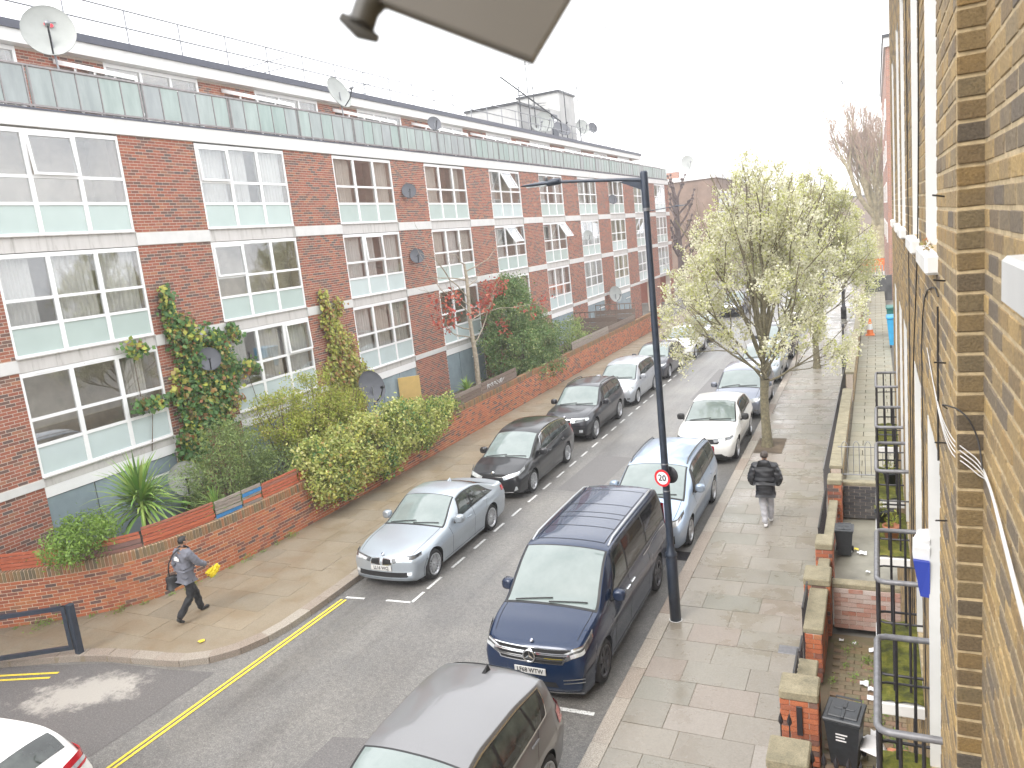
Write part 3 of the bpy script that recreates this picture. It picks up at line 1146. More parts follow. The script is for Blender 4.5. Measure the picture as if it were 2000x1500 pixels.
    gap('bonnet_gap', np.stack([s.S(Y, np.full_like(Y, .90)), s.S(Y, np.full_like(Y, .912))], 0))
    # black sills
    if p.get('cladding'):
        Y = np.linspace(s.yf + s.arch + .02, s.yr - s.arch - .02, 14)
        patch('sill_cladding', s.S(Y[:, None], np.linspace(2.78, 3, 5)[None, :]), M['trim_black'], .006, both=True)
    # handles
    for yh in p['handles']:
        for sg in (1, -1):
            Q = s.S(np.array(yh), np.array(2.17))
            h = MB().bbox((-.014, -.10, -.014), (.02, .10, .014), .01)
            o = h.build('door_handle', body if not p.get('chrome_handles') else M['chrome'], root)
            o.location = (sg * (Q[0] + .004), Q[1], Q[2])
            o.rotation_euler = (0, 0, 0)
    # mirrors
    my = p.get('mirror_y', yc + .42)
    for sg in (1, -1):
        Q = s.S(np.array(my), np.array(2.0))
        h = MB()
        vs = []
        prof = [(-.05, .045, .05), (-.085, .09, .085), (-.02, .115, .10), (.055, .11, .095), (.06, .10, .085)]
        n = 12
        for (yy_, hx, hz) in prof:
            for j in range(n):
                a = 2 * math.pi * j / n
                c, s_ = math.cos(a), math.sin(a)
                vs.append((math.copysign(abs(c) ** .7, c) * hx, yy_ if abs(yy_) != .05 else yy_ - .04, math.copysign(abs(s_) ** .7, s_) * hz))
        fs = [(i * n + j, i * n + (j + 1) % n, (i + 1) * n + (j + 1) % n, (i + 1) * n + j) for i in range(4) for j in range(n)]
        h.add(vs, fs, smooth=True)
        h.add(vs[:n], [tuple(range(n))[::-1]])
        o = h.build('wing_mirror', M[p.get('mirror_paint', p['paint'])], root, fix=True)
        o.location = (sg * (Q[0] + .135), Q[1], Q[2] + .085)
        o.rotation_euler = (0, 0, sg * .12)
        g = MB().add(vs[-n:], [tuple(range(n))]).build('mirror_glass', M['chrome'], o)
        st = MB()
        st.tube([(-sg * .05, 0, -.06), (-sg * .15, -.01, -.10)], .03, 6)
        st.build('mirror_arm', M['trim_black'], o)
    # wheels
    for yw_ in (s.yf, s.yr):
        for sg in (1, -1):
            wr = bpy.data.objects.new('wheel', None)
            COL.objects.link(wr)
            wr.parent = root
            wr.location = (sg * (s.hw - .135), yw_, s.rw)
            tm, rm, dm = wheel_meshes(s.rw, p['rim'])
            for nm, me in (('tyre', tm), ('rim', rm), ('brake_disc', dm)):
                o = link(nm, me, wr)
                if sg < 0:
                    o.rotation_euler = (0, 0, math.pi)

    def wpatch(name, u0, u1, zb0, zt0, zb1, zt1, m, e=.006, rear=False, both=True, nu=14, nz=6, par=None, curve=0.0):
        """quad on the wrapped nose/tail: from u0 (z zb0..zt0) to u1 (z zb1..zt1)"""
        U = np.linspace(u0, u1, nu)
        t = (U - u0) / (u1 - u0)
        zb_ = zb0 + (zb1 - zb0) * t + curve * np.sin(np.pi * t)
        zt_ = zt0 + (zt1 - zt0) * t + curve * np.sin(np.pi * t)
        V = np.linspace(0, 1, nz)
        Z = zb_[:, None] + (zt_ - zb_)[:, None] * V[None, :]
        return patch(name, s.wrap(np.broadcast_to(U[:, None], Z.shape), Z, rear), m, e, par, both)

    def fpatch(name, pts, m, e=.005, rear=False, par=None, n=10):
        """pts: (x0,x1,z0,z1) or four corners on the end face"""
        if len(pts) == 4 and not isinstance(pts[0], tuple):
            x0, x1, z0, z1 = pts
            pts = ((x0, z0), (x1, z0), (x1, z1), (x0, z1))
        c = [np.array(t_, float) for t_ in pts]
        U = np.linspace(0, 1, n)[:, None, None]
        V = np.linspace(0, 1, 6)[None, :, None]
        XZ = c[0] * (1 - U) * (1 - V) + c[1] * U * (1 - V) + c[2] * U * V + c[3] * (1 - U) * V
        f = s.rear if rear else s.front
        return patch(name, f(XZ[..., 0], XZ[..., 1]), m, e, par)

    ctx = dict(s=s, root=root, patch=patch, wpatch=wpatch, fpatch=fpatch, ref=ref, strip=strip, p=p, body=body)
    p['face'](ctx)

    # number plates
    def plate(txt, zc, rear=False, w_=.52):
        f = s.rear if rear else s.front
        Q = f(np.array([0.0]), np.array([zc]))[0]
        sg = 1 if rear else -1
        b_ = MB().bbox((-w_ / 2, -.008, -.055), (w_ / 2, .008, .055), .004)
        o = b_.build('number_plate', M['plate_yellow'] if rear else M['plate_white'], root)
        o.location = (0, Q[1] + sg * .014 - (0 if rear else .0), zc)
        o.rotation_euler = (0, 0, 0)
        if txt:
            mt = Matrix.Translation((0, sg * .0095, 0)) @ (Matrix.Rotation(math.pi, 4, 'Z') if rear else Matrix.Identity(4)) @ Matrix.Rotation(math.pi / 2, 4, 'X')
            text_part('plate_text', txt, .104, mt, M['text_black'], o, .001, sx=.86)
        return o
    if p.get('plate'):
        plate(p['plate'][0], p['plate'][1])
    if p.get('rear_plate'):
        plate(p['rear_plate'][0], p['rear_plate'][1], True)
    if p.get('fin'):
        yf = p['fin']
        z = float(s.top(yf))
        f = MB()
        f.add([(-.03, yf - .12, z - .005), (.03, yf - .12, z - .005), (.035, yf + .05, z - .01), (-.035, yf + .05, z - .01), (-.006, yf + .045, z + .065), (.006, yf + .045, z + .065)],
              [(0, 1, 5, 4), (1, 2, 5), (2, 3, 4, 5), (3, 0, 4)])
        f.build('roof_aerial', M[p['fin_paint']] if p.get('fin_paint') else body, root)
    if p.get('rails'):
        y0, y1 = p['rails']
        for sg in (1, -1):
            Y = np.linspace(y0, y1, 12)
            Q = s.S(Y, np.full_like(Y, .94))
            pts = [(sg * a[0], a[1], a[2] + (.045 if 0 < i < 11 else .0)) for i, a in enumerate(Q)]
            MB().tube(pts, .018, 6).build('roof_rail', M[p.get('rail_mat', 'chrome')], root)
    return root, ctx


# ---- faces
def face_saloon(c):
    w_, f = c['wpatch'], c['fpatch']
    w_('headlight', -.40, .30, .60, .69, .69, .765, M['lamp_dark'], .007, curve=.01)
    w_('headlight_lens', -.30, -.02, .625, .675, .645, .715, M['lamp_clear'], .010)
    for sg in (1, -1):
        k = MB()
        o = f('grille', ((sg * .025, .545), (sg * .27, .565), (sg * .255, .685), (sg * .04, .70)), M['chrome'], .006)
        f('grille_mesh', ((sg * .042, .558), (sg * .253, .577), (sg * .24, .672), (sg * .055, .686)), M['gap_black'], .010, par=c['root'])
    f('bumper_intake', ((-.60, .30), (.60, .30), (.66, .40), (-.66, .40)), M['gap_black'], .005)
    f('bumper_lip', ((-.70, .235), (.70, .235), (.72, .27), (-.72, .27)), c['body'], .02)
    for sg in (1, -1):
        f('fog_lamp', (sg * .60, sg * .70, .345, .405), M['lamp_clear'], .012)
    roundel(c, .745, .034, M['chrome'], M['blue_plastic'], up=True)
    w_('tail_light', -.36, .30, .80, .90, .80, .93, M['lamp_red'], .007, rear=True)
    f('rear_bumper_insert', (-.5, .5, .3, .42), M['trim_black'], .005, rear=True)


def roundel(c, z, r, m1, m2, up=False):
    s = c['s']
    Q = s.front(np.array([0.0]), np.array([z]))[0]
    b_ = MB().lathe([(0, -.018), (r * .92, -.018), (r, -.012), (r, .02)], 20, 'y')
    o = b_.build('emblem', m1, c['root'])
    o.location = (0, Q[1] + (.03 if up else 0), z + (.012 if up else 0))
    if up:
        o.rotation_euler = (R(-62), 0, 0)
    if m2:
        i = MB()
        for k in range(4):
            a0 = k * math.pi / 2
            pts = [(0, -.020, 0)] + [(r * .62 * math.cos(a0 + t * math.pi / 8), -.020, r * .62 * math.sin(a0 + t * math.pi / 8)) for t in range(5)]
            if k % 2 == 0:
                i.add(pts, [tuple(range(6))])
        i.build('emblem_quarters', m2, o)
    return o


def face_mpv(c):
    w_, f = c['wpatch'], c['fpatch']
    w_('headlight', -.34, .42, .60, .70, .80, .90, M['lamp_clear'], .007)
    f('grille', ((-.34, .70), (.34, .70), (.40, .755), (-.40, .755)), M['gap_black'], .006)
    f('bumper_intake', ((-.56, .28), (.56, .28), (.40, .56), (-.40, .56)), M['gap_black'], .006)
    f('intake_bar', ((-.58, .245), (.58, .245), (.60, .275), (-.60, .275)), M['chrome'], .014)
    for sg in (1, -1):
        f('running_light', ((sg * .60, .28), (sg * .72, .33), (sg * .70, .42), (sg * .665, .42)), M['lamp_clear'], .012)
    roundel(c, .78, .05, M['chrome'], None)
    w_('tail_light', -.22, .26, .80, 1.08, .86, 1.12, M['lamp_red'], .007, rear=True)


def face_suv(c):
    w_, f = c['wpatch'], c['fpatch']
    w_('headlight', -.42, .22, .72, .87, .80, .89, M['lamp_clear'], .007)
    w_('headlight_mask', -.30, .02, .745, .835, .77, .85, M['lamp_dark'], .009)
    for sg in (1, -1):
        f('grille', ((sg * .04, .70), (sg * .26, .71), (sg * .27, .85), (sg * .05, .86)), M['chrome'], .006)
        f('grille_mesh', ((sg * .06, .715), (sg * .24, .725), (sg * .25, .835), (sg * .068, .842)), M['gap_black'], .010)
    f('bumper_intake', ((-.72, .33), (.72, .33), (.70, .52), (-.70, .52)), M['gap_black'], .006)
    f('bumper_bar', ((-.74, .56), (.74, .56), (.74, .60), (-.74, .60)), M['trim_black'], .012)
    for sg in (1, -1):
        f('fog_lamp', (sg * .54, sg * .66, .40, .49), M['lamp_clear'], .012)
    roundel(c, .92, .04, M['chrome'], M['blue_plastic'], up=True)
    w_('tail_light', -.2, .22, .85, 1.05, .9, 1.1, M['lamp_red'], .007, rear=True)


def face_compact(c):
    w_, f = c['wpatch'], c['fpatch']
    w_('headlight', -.36, .34, .60, .74, .74, .83, M['lamp_clear'], .007)
    f('grille', ((-.30, .60), (.30, .60), (.36, .735), (-.36, .735)), M['trim_black'], .006)
    for z in (.635, .675, .71):
        f('grille_bar', (-.32, .32, z - .008, z + .008), M['chrome'], .011)
    f('bumper_intake', ((-.62, .27), (.62, .27), (.56, .42), (-.56, .42)), M['gap_black'], .006)
    for sg in (1, -1):
        f('fog_lamp', (sg * .62, sg * .74, .34, .40), M['lamp_dark'], .012)
    roundel(c, .68, .06, M['chrome'], None)
    w_('tail_light', -.24, .26, .80, 1.0, .82, 1.04, M['lamp_red'], .007, rear=True)


def face_crossover(c):
    w_, f = c['wpatch'], c['fpatch']
    w_('headlight', -.36, .30, .70, .80, .79, .85, M['lamp_dark'], .007)
    w_('headlight_lens', -.22, -.04, .72, .79, .735, .80, M['lamp_clear'], .010)
    f('grille', ((-.42, .66), (.42, .66), (.54, .79), (-.54, .79)), M['gap_black'], .006)
    f('bumper_intake', ((-.66, .26), (.66, .26), (.52, .37), (-.52, .37)), M['trim_black'], .008)
    f('bumper_lip', ((-.74, .20), (.74, .20), (.76, .27), (-.76, .27)), M['trim_black'], .012)
    f('emblem', (-.06, .06, .80, .85), M['chrome'], .01)
    w_('tail_light', -.28, .28, .86, .98, .88, 1.0, M['lamp_red'], .007, rear=True)


def face_people_carrier(c):
    w_, f = c['wpatch'], c['fpatch']
    w_('headlight', -.26, .50, .60, .74, .86, .95, M['lamp_dark'], .007)
    w_('headlight_lens', -.20, .26, .63, .73, .76, .86, M['lamp_clear'], .010)
    f('grille', ((-.44, .62), (.44, .62), (.50, .72), (-.50, .72)), M['trim_black'], .006)
    f('grille_bar', (-.48, .48, .70, .725), M['chrome'], .012)
    for sg in (1, -1):
        f('bumper_intake', ((sg * .42, .30), (sg * .74, .33), (sg * .74, .52), (sg * .56, .40)), M['gap_black'], .008)
    f('bumper_intake', ((-.40, .28), (.40, .28), (.46, .42), (-.46, .42)), M['gap_black'], .008)
    roundel(c, .69, .055, M['chrome'], None)
    w_('tail_light', -.18, .22, .85, 1.25, .88, 1.25, M['lamp_red'], .007, rear=True)


def face_hatch(c):
    w_, f = c['wpatch'], c['fpatch']
    w_('headlight', -.34, .36, .62, .72, .76, .84, M['lamp_clear'], .007)
    f('grille', ((-.40, .60), (.40, .60), (.44, .70), (-.44, .70)), M['trim_black'], .006)
    f('bumper_intake', ((-.50, .26), (.50, .26), (.58, .46), (-.58, .46)), M['gap_black'], .006)
    roundel(c, .74, .045, M['chrome'], None)
    w_('tail_light', -.30, .34, .82, 1.0, .86, 1.04, M['lamp_red'], .008, rear=True)
    w_('tail_light_lens', -.24, .16, .86, .92, .89, .94, M['lamp_clear'], .011, rear=True)
    f('rear_bumper_insert', (-.6, .6, .26, .42), M['trim_black'], .006, rear=True)


def face_van(c):
    w_, f = c['wpatch'], c['fpatch']
    s = c['s']
    w_('headlight', -.22, .46, .74, .87, .97, 1.08, M['chrome'], .006)
    w_('headlight_lens', -.20, .42, .755, .855, .95, 1.05, M['lamp_dark'], .009)
    w_('running_light', -.19, .36, .835, .86, 1.02, 1.045, M['lamp_clear'], .012)
    w_('lamp_projector', -.10, .10, .79, .84, .85, .90, M['lamp_clear'], .012)
    f('grille', ((-.52, .70), (.52, .70), (.66, .92), (-.66, .92)), M['chrome'], .006)
    f('grille_mesh', ((-.50, .715), (.50, .715), (.635, .905), (-.635, .905)), M['gap_black'], .010)
    for z, x in ((.775, .56), (.845, .61)):
        o = f('grille_bar', (-x, x, z - .017, z + .017), M['chrome'], .022)
        f('grille_bar_gap', (-x * .96, x * .96, z - .004, z + .004), M['trim_black'], .025)
    Q = s.front(np.array([0.0]), np.array([.81]))[0]
    o = MB().lathe([(.083, -.045), (.088, -.05), (.104, -.05), (.106, -.04), (.104, .0), (.083, .0), (.083, -.045)], 32, 'y').build('emblem', M['chrome'], c['root'])
    o.location = (0, Q[1] - .005, .81)
    MB().lathe([(0, -.024), (.085, -.024)], 24, 'y').build('emblem_back', M['trim_black'], o)
    st = MB()
    for k in range(3):
        a = math.pi / 2 + k * 2 * math.pi / 3
        d = (math.cos(a), math.sin(a))
        e = (-d[1], d[0])
        st.add([(d[0] * .088, -.04, d[1] * .088), (e[0] * .016, -.036, e[1] * .016), (-e[0] * .016, -.036, -e[1] * .016), (0, -.048, 0)], [(0, 1, 3), (0, 3, 2)])
    st.build('emblem_star', M['chrome'], o)
    Q = s.front(np.array([0.0]), np.array([.985]))[0]
    o = MB().lathe([(0, -.006), (.028, -.005), (.03, 0), (.03, .012)], 18, 'y').build('bonnet_badge', M['chrome'], c['root'])
    o.location = (0, Q[1] + .015, 1.0)
    o.rotation_euler = (R(-50), 0, 0)
    MB().lathe([(.010, -.0075), (.019, -.0075)], 18, 'y').build('badge_ring', M['blue_plastic'], o)
    f('bumper_intake', ((-.44, .34), (.44, .34), (.40, .42), (-.40, .42)), M['gap_black'], .006)
    for sg in (1, -1):
        for z in (.40, .455):
            f('bumper_blade', ((sg * .52, z), (sg * .84, z + .03), (sg * .84, z + .045), (sg * .52, z + .018)), M['chrome'], .012)
    f('bumper_lip', ((-.80, .225), (.80, .235), (.80, .26), (-.80, .25)), M['chrome'], .014)
    w_('tail_light', -.16, .14, .9, 1.45, .9, 1.45, M['lamp_red'], .007, rear=True)
    # panoramic roof in sections with dark joints
    jt = MB()
    y0, y1, hx = 2.05, 4.55, .62
    lines = [2.05, 2.62, 3.05, 3.28, 3.72, 4.55]
    for y in lines:
        X = np.linspace(-hx, hx, 13)
        xr = s.top_edge(np.full_like(X, y))[0]
        Pq = []
        for dy in (-.008, .008):
            A = s.S(np.full_like(X, y + dy), np.abs(X) / xr)
            A[:, 0] = X
            Pq.append(A)
        jt.grid(offs(np.array(Pq), .003, c['ref']))
    for x in (-hx, hx):
        Y = np.linspace(y0, y1, 12)
        xr = s.top_edge(Y)[0]
        Pq = []
        for dx in (-.008, .008):
            A = s.S(Y, np.abs(x + dx) / xr)
            A[:, 0] = x + dx
            Pq.append(A)
        jt.grid(offs(np.array(Pq), .003, c['ref']))
    jt.build('roof_joints', M['gap_black'], c['root'])
    # sliding door rail and side trim
    Y = np.linspace(3.3, 4.95, 10)
    c['patch']('door_rail', np.stack([s.S(Y, np.full_like(Y, 2.05)), s.S(Y, np.full_like(Y, 2.075))], 0), M['chrome'], .006, both=True)


def face_plain(c):
    w_, f = c['wpatch'], c['fpatch']
    w_('headlight', -.36, .30, .62, .74, .72, .80, M['lamp_clear'], .007)
    f('grille', (-.34, .34, .60, .72), M['gap_black'], .006)
    f('bumper_intake', (-.6, .6, .28, .42), M['gap_black'], .006)
    w_('tail_light', -.26, .26, .80, .95, .84, 1.0, M['lamp_red'], .007, rear=True)


CAR = {}
CAR['saloon'] = dict(L=4.63, W=1.81, wb=2.81, fo=.78, rw=.325, sill=.20, crown=.04, tumble=.34, rim='nine_double',
    top=[(0, .70), (.12, .745), (.5, .82), (1.0, .885), (1.45, .94), (1.62, 1.03), (2.0, 1.27), (2.25, 1.385), (2.6, 1.43), (3.0, 1.415), (3.4, 1.325), (3.75, 1.20), (4.05, 1.075), (4.25, 1.05), (4.5, 1.045), (4.63, 1.03)],
    belt=[(0, .66), (.3, .72), (1.4, .855), (2.2, .905), (3.2, .945), (4.0, .965), (4.5, .95), (4.63, .93)],
    nose=[(.15, .09), (.28, .0), (.45, .03), (.6, .03), (.72, .09), (.85, .2)],
    cowl=1.42, ws_top=2.22, dlo=dict(all=(2.22, 1.98, 3.36, 3.82), panes=[(2.28, 2.05, 2.66, 2.66), (2.72, 2.72, 3.10, 3.42), (3.14, 3.47, 3.28, 3.68)]),
    rear_glass=(3.3, 3.95), doors=[(1.55, 1.62), (2.68, 2.68), (3.50, 3.22)], handles=[2.45, 3.36], face=face_saloon, fin=3.2)
CAR['mpv'] = dict(L=4.62, W=1.775, wb=2.78, fo=.93, rw=.32, sill=.21, crown=.045, tumble=.27, rim='ten',
    top=[(0, .735), (.12, .78), (.5, .88), (.9, .96), (1.05, 1.0), (1.5, 1.25), (1.95, 1.46), (2.3, 1.55), (2.8, 1.575), (3.4, 1.55), (3.9, 1.48), (4.2, 1.38), (4.42, 1.17), (4.55, 1.02), (4.62, .95)],
    belt=[(0, .69), (.3, .76), (1.0, .89), (2.0, .95), (3.2, 1.03), (4.0, 1.07), (4.5, 1.02), (4.62, .92)],
    cowl=.98, ws_top=1.98, dlo=dict(all=(1.92, 1.55, 4.05, 4.02), chrome=True, panes=[(2.0, 1.65, 2.48, 2.48), (2.53, 2.53, 3.28, 3.40), (3.33, 3.45, 3.98, 3.90)]),
    rear_glass=(4.15, 4.45), doors=[(1.3, 1.45), (2.5, 2.5), (3.55, 3.28)], handles=[2.28, 3.32], face=face_mpv, mirror_y=1.55)
CAR['suv'] = dict(L=4.57, W=1.85, wb=2.795, fo=.82, rw=.36, sill=.28, crown=.045, tumble=.26, rim='five_double',
    top=[(0, .85), (.12, .90), (.5, .985), (1.0, 1.04), (1.38, 1.08), (1.55, 1.18), (1.9, 1.44), (2.15, 1.60), (2.5, 1.655), (3.2, 1.665), (3.9, 1.62), (4.2, 1.55), (4.42, 1.28), (4.52, 1.05), (4.57, .98)],
    belt=[(0, .81), (.3, .87), (1.3, 1.0), (2.2, 1.04), (3.4, 1.10), (4.2, 1.12), (4.57, .96)],
    nose=[(.2, .08), (.35, .0), (.6, .0), (.8, .05), (.95, .14)],
    cowl=1.34, ws_top=2.12, dlo=dict(all=(2.1, 1.88, 4.08, 4.02), panes=[(2.18, 1.95, 2.62, 2.62), (2.68, 2.68, 3.28, 3.34), (3.34, 3.40, 3.98, 3.86)]),
    rear_glass=(4.2, 4.42), doors=[(1.5, 1.55), (2.65, 2.65), (3.48, 3.2)], handles=[2.45, 3.34], face=face_suv, cladding=True, rails=(2.2, 4.0), rail_mat='trim_black', bonnet_lines=True)
CAR['compact'] = dict(L=4.36, W=1.79, wb=2.70, fo=.86, rw=.32, sill=.22, crown=.05, tumble=.25, rim='seven',
    top=[(0, .76), (.12, .81), (.5, .93), (.85, 1.01), (1.0, 1.06), (1.4, 1.32), (1.7, 1.50), (2.1, 1.585), (2.8, 1.60), (3.5, 1.57), (3.95, 1.48), (4.15, 1.30), (4.28, 1.05), (4.36, .95)],
    belt=[(0, .71), (.3, .79), (1.0, .93), (2.0, .985), (3.2, 1.05), (4.0, 1.08), (4.36, .92)],
    cowl=.95, ws_top=1.72, dlo=dict(all=(1.7, 1.45, 3.85, 3.8), panes=[(1.78, 1.55, 2.32, 2.32), (2.38, 2.38, 3.1, 3.2), (3.16, 3.26, 3.75, 3.62)]),
    rear_glass=(3.95, 4.2), doors=[(1.2, 1.32), (2.35, 2.35), (3.3, 3.08)], handles=[2.14, 3.14], face=face_compact, mirror_y=1.42)
CAR['people_carrier'] = dict(L=4.66, W=1.88, wb=2.76, fo=.95, rw=.325, sill=.21, crown=.05, tumble=.24, rim='five',
    top=[(0, .74), (.12, .80), (.5, .95), (.8, 1.05), (.95, 1.11), (1.4, 1.36), (1.8, 1.56), (2.2, 1.645), (2.9, 1.665), (3.8, 1.63), (4.25, 1.55), (4.45, 1.35), (4.6, 1.05), (4.66, .95)],
    belt=[(0, .70), (.3, .80), (1.0, .97), (2.0, 1.02), (3.4, 1.07), (4.3, 1.09), (4.66, .92)],
    cowl=.90, ws_top=1.82, dlo=dict(all=(1.78, 1.4, 4.2, 4.15), panes=[(1.9, 1.75, 2.5, 2.5), (2.56, 2.56, 3.3, 3.36), (3.36, 3.42, 4.1, 4.0)]),
    rear_glass=(4.25, 4.5), doors=[(1.45, 1.5), (2.52, 2.52), (3.45, 3.2)], handles=[2.32, 3.28], face=face_people_carrier, rails=(1.95, 4.2), rail_mat='alloy_dark', mirror_y=1.62)
CAR['crossover'] = dict(L=4.40, W=1.80, wb=2.655, fo=.87, rw=.345, sill=.24, crown=.045, tumble=.30, rim='five_double',
    top=[(0, .80), (.12, .86), (.5, .96), (1.0, 1.03), (1.3, 1.07), (1.5, 1.18), (1.9, 1.43), (2.15, 1.52), (2.5, 1.555), (3.1, 1.535), (3.6, 1.45), (3.95, 1.30), (4.2, 1.12), (4.34, 1.03), (4.40, .97)],
    belt=[(0, .76), (.3, .84), (1.2, .985), (2.2, 1.02), (3.2, 1.08), (4.0, 1.08), (4.40, .94)],
    cowl=1.26, ws_top=2.1, dlo=dict(all=(2.06, 1.82, 3.5, 3.62), panes=[(2.14, 1.9, 2.6, 2.6), (2.66, 2.66, 3.38, 3.46)]),
    rear_glass=(3.65, 4.2), doors=[(1.42, 1.5), (2.62, 2.62)], handles=[2.42], face=face_crossover, cladding=True, mirror_paint='trim_black')
CAR['hatch'] = dict(L=4.36, W=1.82, wb=2.65, fo=.87, rw=.32, sill=.21, crown=.045, tumble=.29, rim='five_double',
    top=[(0, .74), (.12, .79), (.5, .89), (.95, .965), (1.15, 1.0), (1.35, 1.10), (1.75, 1.34), (2.05, 1.44), (2.45, 1.475), (3.1, 1.455), (3.6, 1.40), (3.9, 1.30), (4.12, 1.12), (4.28, 1.0), (4.36, .92)],
    belt=[(0, .70), (.3, .77), (1.1, .905), (2.1, .94), (3.2, 1.0), (3.9, 1.03), (4.36, .90)],
    cowl=1.12, ws_top=2.02, dlo=dict(all=(1.98, 1.72, 3.72, 3.68), panes=[(2.05, 1.8, 2.5, 2.5), (2.55, 2.55, 3.22, 3.32), (3.27, 3.37, 3.62, 3.50)]),
    rear_glass=(3.82, 4.12), doors=[(1.35, 1.45), (2.52, 2.52), (3.4, 3.15)], handles=[2.32, 3.26], face=face_hatch)
CAR['estate_suv'] = dict(L=4.45, W=1.84, wb=2.67, fo=.88, rw=.345, sill=.23, crown=.04, tumble=.27, rim='nine_double',
    top=[(0, .82), (.12, .87), (.5, .97), (1.0, 1.03), (1.25, 1.07), (1.5, 1.20), (1.9, 1.47), (2.15, 1.57), (2.5, 1.615), (3.1, 1.615), (3.75, 1.56), (4.1, 1.50), (4.28, 1.27), (4.38, 1.06), (4.45, .98)],
    belt=[(0, .78), (.3, .85), (1.2, .985), (2.2, 1.02), (3.2, 1.09), (4.0, 1.13), (4.45, .95)],
    tail=[(0.15, 0.10), (0.3, 0.03), (0.6, 0.0), (0.9, 0.03), (1.1, 0.08)], bow_r=.20,
    cowl=1.22, ws_top=2.1, dlo=dict(all=(2.06, 1.8, 3.85, 3.78), chrome=True, panes=[(2.14, 1.9, 2.58, 2.58), (2.64, 2.64, 3.3, 3.38), (3.35, 3.43, 3.74, 3.6)]),
    rear_glass=(4.08, 4.3), doors=[(1.42, 1.5), (2.6, 2.6), (3.5, 3.22)], handles=[2.4, 3.35], face=face_hatch, fin=3.86, fin_paint='gap_black')
CAR['van'] = dict(L=5.20, W=1.93, wb=3.30, fo=.90, rw=.345, sill=.18, crown=.035, tumble=.13, rim='five_twin', shoulder=.05,
    top=[(0, .95), (.12, 1.0), (.4, 1.10), (.8, 1.17), (1.0, 1.22), (1.3, 1.47), (1.65, 1.74), (1.9, 1.85), (2.3, 1.885), (3.5, 1.895), (4.7, 1.885), (5.0, 1.85), (5.12, 1.7), (5.17, 1.4), (5.20, 1.15)],
    belt=[(0, .90), (.3, .98), (.9, 1.08), (1.5, 1.12), (2.4, 1.15), (4.8, 1.17), (5.20, 1.05)],
    nose=[(.2, .06), (.32, .0), (.5, .0), (.75, .03), (.95, .10), (1.1, .22)], plan_f=.10, bow_f=.17,
    tail=[(.2, .03), (.5, .0), (1.2, .01), (1.8, .05)], plan_r=.04, bow_r=.04,
    cowl=.94, ws_top=1.82, dlo=dict(all=(1.86, 1.42, 4.98, 5.0), panes=[(1.92, 1.52, 2.35, 2.35), (2.42, 2.42, 3.55, 3.55), (3.62, 3.62, 4.9, 4.92)]),
    rear_glass=(5.06, 5.14), doors=[(1.5, 1.5), (2.38, 2.38), (3.58, 3.58)], handles=[2.24, 2.52], face=face_van, privacy=True, cladding=False, rails=(2.0, 4.9), rail_mat='alloy', mirror_y=1.5, chrome_handles=True)


def car(kind, paint_, loc, rz, label, **kw):
    p = dict(CAR[kind])
    p['paint'] = paint_
    p.update(kw)
    return make_car(p, loc, rz, label, cat=kw.get('cat', 'car'), group=kw.get('group', 'cars parked along the kerb'))


# ------------------------------------------------------------------ setting: ground, road, pavements
def sheet(name, poly, z, m, kind='structure', parent=None, label=None):
    b = MB().add([(x, y, z) for x, y in poly], [tuple(range(len(poly)))])
    o = b.build(name, m, parent)
    if kind:
        o['kind'] = kind
    if label:
        o['label'] = label
    return o


mat('far_ground', (0.20, 0.19, 0.17), 0.9, var=0.2, scale=0.1, coord='World')
sheet('ground', [(-700, -300), (700, -300), (700, 1200), (-700, 1200)], -0.02, M['far_ground'])
road = sheet('road', [(-90, -25), (-3.5, -25), (-3.5, 260), (-10.6, 260), (-10.6, 14), (-90, 14)], 0.0, M['asphalt'], label='grey tarmac street with parking bays on both sides')
sheet('tarmac_patch', [(-22, 2.0), (-12.6, 2.6), (-10.95, 6.5), (-10.85, 8.9), (-11.7, 8.75), (-13.2, 8.6), (-16.5, 7.5), (-22, 5.5)], 0.004, M['tarmac_patch'], None, road)
sheet('tarmac_patch', [(-7.6, 5.0), (-5.9, 5.2), (-6.1, 8.3), (-7.5, 8.0)], 0.004, M['tarmac_patch'], None, road)
KERBL = [(-10.5, 66), (-10.5, 12.9), (-10.5, 11.3), (-10.53, 10.5), (-10.66, 9.9), (-10.98, 9.3), (-11.6, 8.86), (-12.6, 8.72), (-13.8, 8.55), (-15.6, 7.75), (-19, 6.2), (-24, 4.0)]


def resample(pts, step):
    P = np.array(pts, float)
    d = np.concatenate([[0], np.cumsum(np.linalg.norm(np.diff(P, axis=0), axis=1))])
    n = int(d[-1] / step)
    s = np.arange(n + 1) * step
    return np.stack([np.interp(s, d, P[:, 0]), np.interp(s, d, P[:, 1])], 1), s


class Path2:
    def __init__(s, pts):
        s.P = np.array(pts, float)
        s.d = np.concatenate([[0], np.cumsum(np.linalg.norm(np.diff(s.P, axis=0), axis=1))])
        s.L = s.d[-1]

    def at(s, t):
        return np.array([np.interp(t, s.d, s.P[:, 0]), np.interp(t, s.d, s.P[:, 1])])

    def tan(s, t, e=.12):
        v = s.at(min(t + e, s.L)) - s.at(max(t - e, 0))
        return v / (np.linalg.norm(v) + 1e-9)


def smooth_path(pts, it=3):
    P = [np.array(p, float) for p in pts]
    for _ in range(it):
        Q = [P[0]]
        for a, b in zip(P[:-1], P[1:]):
            Q += [a * .75 + b * .25, a * .25 + b * .75]
        Q.append(P[-1])
        P = Q
    return P


